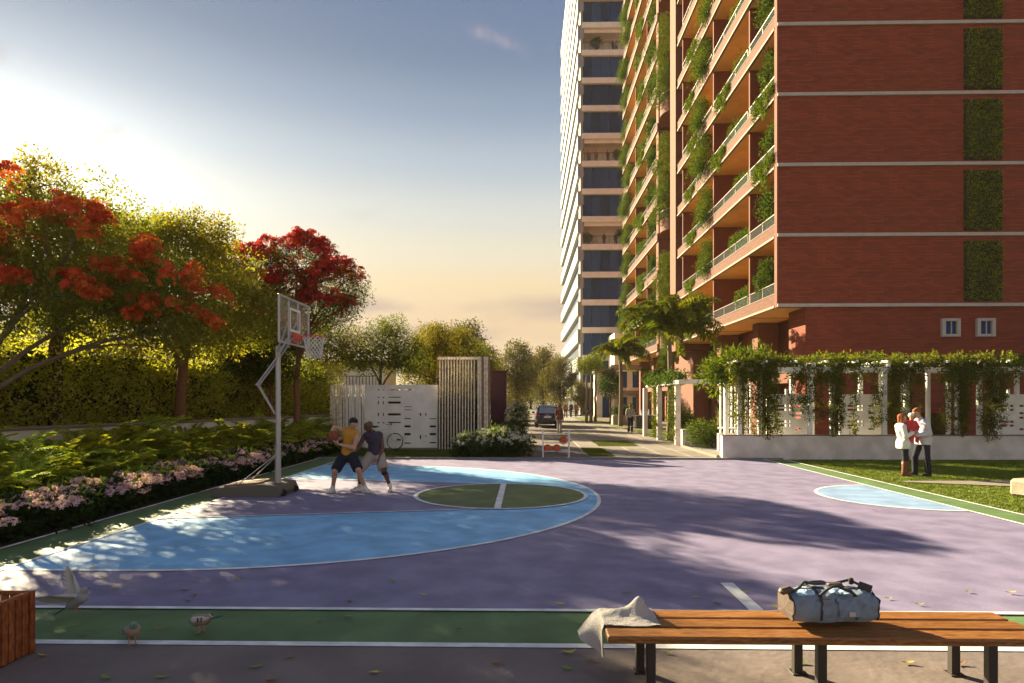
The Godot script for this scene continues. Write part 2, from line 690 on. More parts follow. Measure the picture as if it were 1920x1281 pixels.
func materials() -> void:
	noise_tex("mottle", 0.006, 5, Color(0.95, 0.95, 0.95), Color(1, 1, 1))
	noise_tex("patchy", 0.004, 6, Color(0.9, 0.895, 0.89), Color(1, 1, 1), 1024, false, 0.2, 0.8)
	noise_tex("court", 0.008, 6, Color(0.86, 0.86, 0.87), Color(1, 1, 1), 1024, false, 0.2, 0.8)
	noise_tex("streak", 0.02, 4, Color(0.86, 0.86, 0.86), Color(1, 1, 1))
	bump_tex("grain", 0.25, 3, 3.0)
	bump_tex("rough", 0.06, 5, 6.0)
	worn("apron", 0.132, 0.107, 0.103, 0.8, "patchy", 0.23, "rough", 0.10)
	worn("purple", 0.165, 0.145, 0.235, 0.62, "court", 0.17, "grain", 0.05)
	worn("blue", 0.17, 0.37, 0.57, 0.62, "court", 0.17, "grain", 0.05)
	worn("green", 0.08, 0.135, 0.055, 0.66, "court", 0.17, "grain", 0.05)
	worn("circle_green", 0.085, 0.115, 0.035, 0.66, "court", 0.17, "grain", 0.05)
	worn("pale_blue", 0.18, 0.27, 0.42, 0.62, "court", 0.17, "grain", 0.05)
	worn("line", 0.68, 0.67, 0.66, 0.6, "court", 0.4, "grain", 0.05)
	worn("earth", 0.085, 0.072, 0.045, 0.95, "patchy", 0.05)
	worn("soil", 0.03, 0.022, 0.016, 0.95, "streak", 0.9, "rough", 1.0)
	worn("lawn", 0.085, 0.105, 0.016, 0.95, "mottle", 0.5, "rough", 1.0)
	worn("road", 0.10, 0.083, 0.072, 0.85, "patchy", 0.15, "rough", 0.4)
	worn("paver", 0.165, 0.14, 0.122, 0.8, "mottle", 0.6, "rough", 0.3)
	worn("paver_b", 0.142, 0.122, 0.108, 0.8, "mottle", 0.7, "rough", 0.3)
	worn("kerb", 0.16, 0.15, 0.145, 0.8, "mottle", 0.6)
	var bi := brick_images()
	for d in [["brick", 0.23, 0.052, 0.03], ["terracotta", 0.118, 0.048, 0.032], ["dark_brick", 0.20, 0.044, 0.027]]:
		var m := plain_mat(d[0], d[1], d[2], d[3], 0.85)
		m.albedo_texture = bi[0]
		m.normal_enabled = true
		m.normal_texture = bi[1]
		m.normal_scale = 0.5
		m.uv1_triplanar = true
		m.uv1_world_triplanar = true
		m.uv1_triplanar_sharpness = 8.0
		m.uv1_scale = Vector3(1, 1, 1) / 3.1
	worn("render_orange", 0.118, 0.046, 0.031, 0.85, "mottle", 0.3)
	worn("render_red", 0.14, 0.04, 0.026, 0.85, "mottle", 0.3)
	worn("soffit", 0.52, 0.30, 0.10, 0.85, "mottle", 0.3)
	worn("band", 0.33, 0.29, 0.27, 0.75, "mottle", 0.5)
	worn("lip", 0.14, 0.112, 0.09, 0.7, "mottle", 0.5)
	worn("cream", 0.57, 0.53, 0.45, 0.8, "mottle", 0.2)
	worn("white_paint", 0.57, 0.56, 0.55, 0.55, "mottle", 0.35)
	worn("grey_wall", 0.46, 0.42, 0.40, 0.85, "patchy", 0.3, "rough", 0.06)
	worn("screen_white", 0.57, 0.54, 0.52, 0.7, "mottle", 0.35)
	worn("slat_cream", 0.55, 0.48, 0.40, 0.7, "streak", 0.5)
	worn("slat_brown", 0.2, 0.11, 0.065, 0.7, "streak", 0.5)
	worn("maroon", 0.05, 0.016, 0.022, 0.7, "mottle", 0.4)
	worn("garden_wall", 0.45, 0.43, 0.33, 0.85, "patchy", 0.3)
	worn("stone", 0.27, 0.23, 0.18, 0.85, "patchy", 0.8, "rough", 0.5)
	worn("dark_stone", 0.055, 0.052, 0.05, 0.5, "mottle", 0.8)
	worn("bark_dark", 0.075, 0.04, 0.028, 0.95, "streak", 1.2, "rough", 2.0)
	worn("bark_pale", 0.16, 0.125, 0.10, 0.95, "streak", 1.2, "rough", 1.5)
	worn("bark_orange", 0.17, 0.08, 0.042, 0.95, "streak", 1.2, "rough", 1.5)
	worn("palm_bark", 0.16, 0.12, 0.085, 0.95, "streak", 1.2, "rough", 1.5)
	leaf_mat("leaf")
	leaf_mat("petal", 0.7, 0.85)
	leaf_mat("frond", 0.75, 0.9)
	leaf_mat("grass", 0.7, 0.5)
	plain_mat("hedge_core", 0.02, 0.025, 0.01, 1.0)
	# glass
	var g := plain_mat("glass", 0.10, 0.12, 0.12, 0.03)
	g.transparency = BaseMaterial3D.TRANSPARENCY_ALPHA
	g.albedo_color.a = 0.10
	g.metallic_specular = 0.14
	g.cull_mode = BaseMaterial3D.CULL_DISABLED
	g = plain_mat("board_glass", 0.3, 0.32, 0.34, 0.08)
	g.transparency = BaseMaterial3D.TRANSPARENCY_ALPHA
	g.albedo_color.a = 0.10
	g.metallic_specular = 0.25
	g.cull_mode = BaseMaterial3D.CULL_DISABLED
	g = plain_mat("water", 0.75, 0.85, 0.92, 0.1)
	g.transparency = BaseMaterial3D.TRANSPARENCY_ALPHA
	g.albedo_color.a = 0.55
	plain_mat("dark_glass", 0.012, 0.036, 0.11, 0.12).metallic_specular = 0.12
	plain_mat("pale_glass", 0.12, 0.15, 0.2, 0.15).metallic_specular = 0.8
	plain_mat("white_panel", 0.5, 0.49, 0.48, 0.5)
	plain_mat("dark_metal", 0.035, 0.03, 0.028, 0.5, 0.3)
	plain_mat("steel", 0.30, 0.29, 0.285, 0.4, 0.35)
	plain_mat("handrail", 0.2, 0.18, 0.165, 0.35, 0.3)
	plain_mat("base_grey", 0.09, 0.08, 0.065, 0.7)
	plain_mat("rim_red", 0.42, 0.07, 0.05, 0.45)
	plain_mat("net", 0.5, 0.48, 0.48, 0.8)
	plain_mat("rubber", 0.02, 0.02, 0.021, 0.8)
	plain_mat("ball_orange", 0.38, 0.065, 0.015, 0.6)
	plain_mat("ball_brown", 0.17, 0.05, 0.022, 0.65)
	plain_mat("car_paint", 0.012, 0.016, 0.05, 0.15, 0.4).metallic_specular = 0.8
	plain_mat("tail_red", 0.35, 0.02, 0.015, 0.2)
	plain_mat("chrome", 0.6, 0.6, 0.62, 0.2, 0.9)
	plain_mat("bike_paint", 0.42, 0.47, 0.44, 0.35, 0.2)
	plain_mat("skin_light", 0.33, 0.19, 0.135, 0.55).subsurf_scatter_enabled = true
	M["skin_light"].subsurf_scatter_strength = 0.15
	plain_mat("skin_dark", 0.085, 0.042, 0.027, 0.45)
	plain_mat("eye_white", 0.7, 0.68, 0.65, 0.3)
	plain_mat("eye_dark", 0.02, 0.015, 0.012, 0.3)
	plain_mat("lips", 0.32, 0.11, 0.09, 0.5)
	for d in [["cloth_yellow", 0.38, 0.18, 0.025], ["cloth_navy", 0.014, 0.015, 0.026], ["cloth_purple", 0.04, 0.03, 0.05], ["cloth_beige", 0.24, 0.20, 0.175], ["cloth_black", 0.018, 0.018, 0.02], ["cloth_white", 0.5, 0.5, 0.48], ["cloth_shirt", 0.36, 0.35, 0.41], ["cloth_red", 0.40, 0.03, 0.045], ["cloth_brown", 0.13, 0.05, 0.03], ["cloth_tan", 0.14, 0.08, 0.05], ["cloth_grey", 0.2, 0.195, 0.19], ["shoe_white", 0.48, 0.44, 0.40], ["hair_black", 0.018, 0.014, 0.012], ["hair_brown", 0.16, 0.065, 0.028], ["hair_red", 0.22, 0.06, 0.022], ["towel", 0.26, 0.24, 0.235]]:
		worn(d[0], d[1], d[2], d[3], 0.85, "mottle", 2.0, "rough", 0.9)
	worn("bag_blue", 0.125, 0.158, 0.205, 0.5, "mottle", 3.0, "rough", 0.35)
	worn("bag_brown", 0.07, 0.05, 0.042, 0.6, "mottle", 3.0, "rough", 0.35)
	worn("bag_strap", 0.03, 0.03, 0.034, 0.6, "mottle", 3.0)
	worn("bag_light", 0.28, 0.40, 0.52, 0.4, "mottle", 3.0, "rough", 0.3)
	for k in 3:
		var m := plain_mat("bench_wood_%d" % k, [0.225, 0.20, 0.25][k], [0.105, 0.093, 0.118][k], [0.036, 0.031, 0.041][k], 0.42)
		m.albedo_texture = wood_image(Color(0.66, 0.58, 0.52), Color(1, 1, 1), 11 + k)
		m.uv1_triplanar = true
		m.uv1_world_triplanar = true
		m.uv1_scale = Vector3(0.5, 4.0, 4.0)
		m.uv1_offset = Vector3(0.31 * k, 0.37 * k, 0.41 * k)
		m = plain_mat("planter_wood_%d" % k, [0.26, 0.235, 0.29][k], [0.085, 0.073, 0.097][k], [0.026, 0.022, 0.03][k], 0.55)
		m.albedo_texture = M["bench_wood_%d" % k].albedo_texture
		m.uv1_triplanar = true
		m.uv1_world_triplanar = true
		m.uv1_scale = Vector3(3.0, 0.7, 3.0)
	for d in [["bird_grey", 0.20, 0.19, 0.19], ["bird_dark", 0.035, 0.04, 0.045], ["bird_green", 0.10, 0.17, 0.14], ["bird_pink", 0.33, 0.13, 0.11], ["bird_pale", 0.30, 0.28, 0.26], ["bird_brown", 0.20, 0.13, 0.105]]:
		plain_mat(d[0], d[1], d[2], d[3], 0.75)

# ------------------------------------------------------------------ ground, court and paths
const Z0 := -6.26
const Z1 := -22.2
const ZC := -13.83
const XL := -6.25
const XR := 8.1
const XH := -4.67

func arc(cx: float, cz: float, r: float, a0: float, a1: float, seg: int) -> Array:
	var p := []
	for i in seg + 1:
		var a := deg_to_rad(lerpf(a0, a1, float(i) / seg))
		p.append(Vector2(cx + cos(a) * r, cz + sin(a) * r))
	return p

func grounds() -> void:
	struct("ground", MB.new().rect(-900, -2500, 900, 300, 0.0), M.earth)
	struct("concrete_apron", MB.new().rect(-30, -5.36, 30, 16, 0.02), M.apron)
	struct("lawn", MB.new().rect(8.6, -22.4, 40, -5.4, 0.006), M.lawn)
	struct("back_lawn", MB.new().rect(-9.2, -30, -0.55, -22.2, 0.006), M.lawn)
	struct("planting_soil", MB.new().sheet(PackedVector2Array([Vector2(-7.14, 2), Vector2(-7.14, -27), Vector2(-9.3, -27), Vector2(-16, 2)]), 0.006), M.soil)
	struct("court_border", MB.new().rect(-7.14, -22.2, 8.78, -5.38, 0.012), M.green)
	struct("court_surface", MB.new().rect(XL, Z1, XR, Z0, 0.016), M.purple)
	# three-point area: straight by the sidelines, then an arc
	var tp := [Vector2(XL, ZC + 6.2), Vector2(XH, ZC + 6.2)]
	tp.append_array(arc(XH, ZC, 6.2, 90, -90, 64).slice(1))
	tp.append(Vector2(XL, ZC - 6.2))
	struct("three_point_area", MB.new().sheet(PackedVector2Array(tp), 0.020), M.blue)
	struct("key_area", MB.new().sheet(PackedVector2Array([Vector2(XL, ZC + 2.9), Vector2(-0.5, ZC + 1.75), Vector2(-0.5, ZC - 1.75), Vector2(XL, ZC - 2.9)]), 0.024), M.purple)
	struct("free_throw_circle", MB.new().sheet(PackedVector2Array(arc(-0.52, ZC, 1.8, 0, 360, 64).slice(1)), 0.028), M.circle_green)
	struct("centre_half_circle", MB.new().sheet(PackedVector2Array(arc(XR, ZC, 1.8, 90, 270, 40)), 0.020), M.pale_blue)
	# white lines, one painted mark each
	struct("three_point_line", MB.new().stripe(tp, 0.075, 0.024), M.line)
	struct("key_line", MB.new().stripe([Vector2(XL, ZC + 2.9), Vector2(-0.9, ZC + 1.82)], 0.06, 0.032), M.line)
	struct("key_line", MB.new().stripe([Vector2(XL, ZC - 2.9), Vector2(-0.9, ZC - 1.82)], 0.06, 0.032), M.line)
	struct("free_throw_circle_line", MB.new().stripe(arc(-0.52, ZC, 1.8, 0, 360, 72).slice(1), 0.085, 0.036, true), M.line)
	struct("free_throw_line", MB.new().stripe([Vector2(-0.52, ZC + 1.77), Vector2(-0.52, ZC - 1.77)], 0.13, 0.040), M.line)
	struct("centre_circle_line", MB.new().stripe(arc(XR, ZC, 1.8, 90, 270, 40), 0.075, 0.024), M.line)
	struct("side_line", MB.new().rect(XL - 0.9, Z0 - 0.035, 12.0, Z0 + 0.035, 0.026), M.line)
	struct("outer_side_line", MB.new().rect(-12.0, -5.40, 12.0, -5.31, 0.026), M.line)
	struct("base_line", MB.new().rect(XL - 0.03, Z1, XL + 0.03, Z0, 0.028), M.line)
	struct("outer_base_line", MB.new().rect(-7.18, Z1, -7.11, -5.38, 0.028), M.line)
	struct("centre_line", MB.new().rect(XR - 0.035, Z1, XR + 0.035, Z0, 0.030), M.line)
	struct("outer_end_line", MB.new().rect(8.74, Z1, 8.81, -5.38, 0.028), M.line)
	struct("substitution_mark", MB.new().rect(2.16, -7.24, 2.30, -6.29, 0.024), M.line)
	struct("court_kerb", MB.new().box(Vector3(0.8, 0.03, -22.26), Vector3(15.9, 0.09, 0.12)), M.kerb)
	# drive, paved walk and grass strips beyond the court
	struct("drive", MB.new().rect(-0.55, -160, 2.3, -22.32, 0.010), M.road)
	var walk := struct("paved_walk", MB.new().rect(2.3, -120, 6.9, -22.32, 0.006), M.kerb)
	var sm := MB.new().cham(Vector3.ZERO, Vector3(0.885, 0.05, 0.985), 0.012).mesh()
	for r in 40:
		for cidx in 5:
			var z := -22.85 - r * 1.0
			var x := 2.78 + cidx * 0.9 + (0.0 if r % 2 == 0 else 0.0)
			if (x > 3.2 and x < 4.6 and z < -28.0 and z > -32.6) or (x < 3.3 and z < -23.6 and z > -27.2):
				continue
			var s := part("paving_slab", sm, M.paver if (r * 7 + cidx * 3) % 4 < 2 else M.paver_b, walk)
			s.position = Vector3(x, 0.006 + rr(-0.004, 0.004), z)
	struct("grass_patch", MB.new().rect(3.25, -32.4, 5.0, -28.3, 0.022), M.lawn)
	struct("grass_patch", MB.new().rect(2.35, -27.3, 3.2, -23.4, 0.022), M.lawn)
	struct("grass_strip", MB.new().rect(6.9, -44, 9.5, -31.0, 0.014), M.lawn)
	struct("grass_strip", MB.new().rect(5.4, -75, 7.4, -46, 0.030), M.lawn)
	struct("grass_strip", MB.new().rect(2.35, -41, 4.1, -38, 0.030), M.lawn)
	struct("grass_strip", MB.new().rect(2.35, -56, 4.1, -50, 0.030), M.lawn)
	# curved pale path crossing the right lawn
	var pth := []
	for i in 25:
		var t := i / 24.0
		pth.append(Vector2(9.3 + 10.0 * t, -16.35 - 0.3 * t))
	for i in 25:
		var t := 1.0 - i / 24.0
		pth.append(Vector2(9.35 + 10.0 * t, -16.15 + 1.5 * sin(minf(t * 2.6, 1.57))))
	struct("garden_path", MB.new().sheet(PackedVector2Array(pth), 0.035), M.paver)
	# grass blades
	var tuft := MB.new()
	for k in 9:
		var a := rr(0, TAU)
		var o := Vector3(rr(-0.06, 0.06), 0, rr(-0.06, 0.06))
		var tip := o + Vector3(cos(a) * 0.03, rr(0.02, 0.042), sin(a) * 0.03)
		var w := Vector3(-sin(a), 0, cos(a)) * 0.006
		tuft.flat(o - w, o + w, tip)
	var tm := tuft.mesh()
	var xs := []
	var cs := []
	var inpath := PackedVector2Array(pth)
	for k in 26000:
		var x := 8.84 + 11.0 * pow(rng.randf(), 0.9)
		var z := rr(-22.3, -9.5)
		if Geometry2D.is_point_in_polygon(Vector2(x, z), inpath):
			continue
		xs.append(Transform3D(Basis(Vector3.UP, rr(0, TAU)).scaled(Vector3.ONE * rr(0.8, 1.4)), Vector3(x, 0.006, z)))
		var g := rr(0.7, 1.25)
		cs.append(Color(0.155 * g, 0.20 * g, 0.024 * g))
	var gl := multi("lawn_grass", tm, M.grass, xs, cs, self)
	tag(gl, "short sunlit green grass of the lawn right of the court", "grass")
	xs = []
	cs = []
	for k in 9000:
		var x := rr(-9.0, -0.6)
		var z := rr(-29.0, -22.4)
		xs.append(Transform3D(Basis(Vector3.UP, rr(0, TAU)).scaled(Vector3.ONE * rr(0.8, 1.4)), Vector3(x, 0.006, z)))
		var g := rr(0.7, 1.2)
		cs.append(Color(0.09 * g, 0.115 * g, 0.018 * g))
	for q in [[3.25, 5.0, -32.4, -28.3], [2.35, 3.2, -27.3, -23.4], [6.9, 9.5, -44, -31]]:
		for k in 1200:
			xs.append(Transform3D(Basis(Vector3.UP, rr(0, TAU)).scaled(Vector3.ONE * rr(0.8, 1.3)), Vector3(rr(q[0], q[1]), 0.02, rr(q[2], q[3]))))
			var g := rr(0.7, 1.2)
			cs.append(Color(0.13 * g, 0.15 * g, 0.02 * g))
	tag(multi("back_grass", tm, M.grass, xs, cs, self), "short grass behind the court and in the paved walk", "grass")

# ------------------------------------------------------------------ brick apartment building on the right
const BX := 11.05
const BZ := -28.7
const H0 := 6.12
const FH := 3.08
const NF := 15
const BAYS := [[-28.9, -32.6], [-32.6, -38.8], [-38.8, -46.3], [-55.6, -59.8], [-59.8, -66.0], [-66.0, -74.0]]

var baluster_mesh: Mesh
func railing(b: Node3D, y: float, za: float, zb: float) -> void:
	var g := part("railing", MB.new().box(Vector3(BX + 0.08, y + 0.86, (za + zb) / 2), Vector3(0.012, 0.5, absf(zb - za) - 0.3)), M.glass, b)
	part("handrail", MB.new().box(Vector3(BX + 0.08, y + 1.13, (za + zb) / 2), Vector3(0.035, 0.03, absf(zb - za) - 0.2)), M.handrail, g)
	var n := int(absf(zb - za) / 1.6)
	if baluster_mesh == null:
		baluster_mesh = MB.new().box(Vector3.ZERO, Vector3(0.02, 0.5, 0.025)).mesh()
	for i in n + 1:
		part("baluster", baluster_mesh, M.steel, g).position = Vector3(BX + 0.11, y + 0.86, lerpf(za - 0.15, zb + 0.15, float(i) / n))

func brick_building() -> void:
	var b := thing("apartment_building", "tall red brick apartment building with planted balconies right of the court", "building")
	var top := H0 + NF * FH
	# front
	part("front_wall", MB.new().span(Vector3(BX, H0, BZ), Vector3(30, top, BZ - 0.3)), M.brick, b)
	part("corner_edge", MB.new().span(Vector3(BX - 0.012, H0, BZ + 0.004), Vector3(BX + 0.05, top, BZ - 0.305)), M.render_orange, b)
	for f in NF + 1:
		var y := H0 + f * FH
		part("floor_band", MB.new().cham(Vector3(20.6, y + 0.075, BZ + 0.03), Vector3(19.1, 0.15, 0.1), 0.012), M.band, b)
	# lower front wall, set back at the corner
	part("lower_wall", MB.new().span(Vector3(12.3, 0, BZ - 0.06), Vector3(30, H0 - 0.003, BZ - 1.55)), M.dark_brick, b)
	part("lower_wall", MB.new().span(Vector3(14.5, 0, BZ - 1.55), Vector3(14.8, H0 - 0.003, -74)), M.dark_brick, b)
	for x in [18.55, 20.05]:
		var w := part("window", MB.new(), M.stone, b) if false else Node3D.new()
		w.name = "window"
		b.add_child(w, true)
		var fr := MB.new()
		var c := Vector3(x, 5.2, BZ - 0.02)
		fr.cham(c + Vector3(-0.32, 0, 0), Vector3(0.16, 0.8, 0.22), 0.015).cham(c + Vector3(0.32, 0, 0), Vector3(0.16, 0.8, 0.22), 0.015)
		fr.cham(c + Vector3(0, 0.34, 0.002), Vector3(0.478, 0.12, 0.22), 0.015).cham(c + Vector3(0, -0.34, 0.002), Vector3(0.478, 0.12, 0.22), 0.015)
		part("frame", fr, M.band, w)
		part("pane", MB.new().box(c + Vector3(0, 0, -0.02), Vector3(0.5, 0.58, 0.02)), M.dark_glass, w)
		part("mullion", MB.new().box(c + Vector3(0.04, 0, 0.01), Vector3(0.045, 0.56, 0.04)), M.band, w)
	# core and back walls
	part("back_wall", MB.new().span(Vector3(13.3, H0, BZ - 0.3), Vector3(13.6, top, -47.4)), M.render_red, b)
	part("back_wall", MB.new().span(Vector3(13.3, H0, -54.6), Vector3(13.6, top, -74)), M.render_red, b)
	part("core", MB.new().span(Vector3(13.62, 0.0, -30.4), Vector3(29.9, top + 0.1, -74)), M.render_red, b)
	part("end_wall", MB.new().span(Vector3(BX + 0.3, H0, -74.0), Vector3(13.3, top, -74.2)), M.render_orange, b)
	# balconies
	for f in NF:
		var y := H0 + f * FH
		for s in [[-29.0, -47.4], [-54.6, -74.0]]:
			var zc: float = (s[0] + s[1]) / 2
			var L: float = absf(s[1] - s[0])
			part("floor_slab", MB.new().box(Vector3((BX + 0.1 + 13.3) / 2, y + 0.16, zc), Vector3(13.3 - BX - 0.1, 0.3, L)), M.soffit, b)
			var pa := part("parapet", MB.new().box(Vector3(BX + 0.055, y + 0.37, zc), Vector3(0.11, 0.5, L)), M.terracotta, b)
			part("parapet_lip", MB.new().cham(Vector3(BX + 0.03, y + 0.058, zc), Vector3(0.13, 0.115, L + 0.02), 0.01), M.lip, pa)
			part("coping", MB.new().box(Vector3(BX + 0.055, y + 0.634, zc), Vector3(0.14, 0.028, L)), M.lip, pa)
		for i in BAYS.size():
			if i < 3 and f > [4, 5, 7][i]:
				continue
			railing(b, y, BAYS[i][0], BAYS[i][1])
	for z in [-32.6, -38.8, -46.3, -59.8, -66.0]:
		part("partition_wall", MB.new().span(Vector3(BX + 0.16, H0, z + 0.07), Vector3(13.3, top, z - 0.07)), M.render_red, b)
		part("partition_edge", MB.new().span(Vector3(BX + 0.12, H0 + 0.02, z + 0.075), Vector3(BX + 0.16, top, z - 0.075)), M.render_orange, b)
	part("stair_glazing", MB.new().span(Vector3(BX + 0.5, H0, -46.4), Vector3(BX + 0.56, top, -47.4)), M.dark_glass, b)
	for f in NF:
		part("stair_spandrel", MB.new().span(Vector3(BX + 0.44, H0 + f * FH, -46.38), Vector3(BX + 0.58, H0 + f * FH + 0.55, -47.4)), M.render_orange, b)
	part("pilaster", MB.new().span(Vector3(BX - 0.12, H0 - 0.5, -47.45), Vector3(13.4, top, -49.2)), M.render_orange, b)
	part("recess_wall", MB.new().span(Vector3(12.5, 0, -49.2), Vector3(13.4, top, -54.6)), M.render_orange, b)
	part("pilaster", MB.new().span(Vector3(BX + 0.1, H0 - 0.3, -54.6), Vector3(12.5, top, -55.5)), M.render_orange, b)
	for f in [0, 3, 6, 9, 12]:
		var y = H0 + f * FH
		var xf := Transform3D(Basis.IDENTITY, Vector3(12.5, y, -51.9))
		var r := 1.75
		var bal := part("round_balcony", MB.new().lathe([Vector2(0, 0), Vector2(r, 0), Vector2(r, 0.95), Vector2(r - 0.1, 0.95), Vector2(r - 0.1, 0.3), Vector2(0, 0.3)], 20, xf, false, PI / 2, PI * 1.5), M.render_orange, b)
		part("glass_guard", MB.new().lathe([Vector2(r - 0.05, 0.95), Vector2(r - 0.05, 1.6)], 20, xf, false, PI / 2, PI * 1.5), M.glass, bal)
		var hp := []
		for i in 21:
			var a := PI / 2 + PI * i / 20
			hp.append(xf * Vector3(cos(a) * (r - 0.05), 1.62, sin(a) * (r - 0.05)))
		part("handrail", MB.new().tube(hp, [0.03], 6), M.handrail, bal)
	# ground floor: soffit beam, columns, gallery slab
	for z in [-30.2, -35.0, -41.5, -48.2, -56.0, -63.0, -70.0]:
		part("column", MB.new().span(Vector3(12.3 if z < -31 else 12.32, 0, z - 0.4), Vector3(13.4, H0 - 0.004, z + 0.4)), M.render_orange, b)
	var gs := part("gallery_slab", MB.new().span(Vector3(12.9, 2.9, -30.4), Vector3(14.5, 3.15, -74)), M.soffit, b)
	part("gallery_edge", MB.new().span(Vector3(12.84, 2.88, -30.6), Vector3(12.9, 3.35, -74)), M.render_orange, gs)
	part("gallery_rail", MB.new().span(Vector3(12.85, 3.9, -30.6), Vector3(12.9, 3.94, -74)), M.handrail, gs)
	part("gallery_glass", MB.new().span(Vector3(12.865, 3.4, -30.6), Vector3(12.875, 3.9, -74)), M.glass, gs)
	for z in [-33.0, -38.2, -44.6, -52.0, -59.5, -66.5]:
		part("door", MB.new().span(Vector3(14.42, 0, z - 0.6), Vector3(14.5, 2.3, z + 0.6)), M.dark_glass, b)
	# planted panels on the front wall
	var cl := leaf_cluster(26, 0.16, 0.075, 0.5, 31)
	var xs := []
	var cs := []
	for r in 15:
		for k in 15:
			if rng.randf() < 0.1:
				continue
			xs.append(Transform3D(Basis(rdir(), rr(0, TAU)).scaled(Vector3.ONE * rr(0.7, 1.05)), Vector3(-0.72 + k * 0.103 + rr(-0.03, 0.03), 0.1 + r * 0.17 + rr(-0.03, 0.03), rr(0.02, 0.07))))
			var g := rr(0.5, 1.3)
			cs.append(Color(0.30 * g, 0.36 * g, 0.035 * g))
	var mm: MultiMesh = null
	for f in NF:
		var p := Node3D.new()
		p.name = "green_panel"
		b.add_child(p, true)
		p.position = Vector3(19.93, H0 + f * FH + 0.28, BZ)
		part("panel_tray", MB.new().box(Vector3(0, 1.27, 0.02), Vector3(1.62, 2.62, 0.04)), M.soil, p)
		if f > 6:
			continue
		var o := multi("panel_leaves", cl, M.leaf, xs, cs, p)
		if mm:
			o.multimesh = mm
		mm = o.multimesh

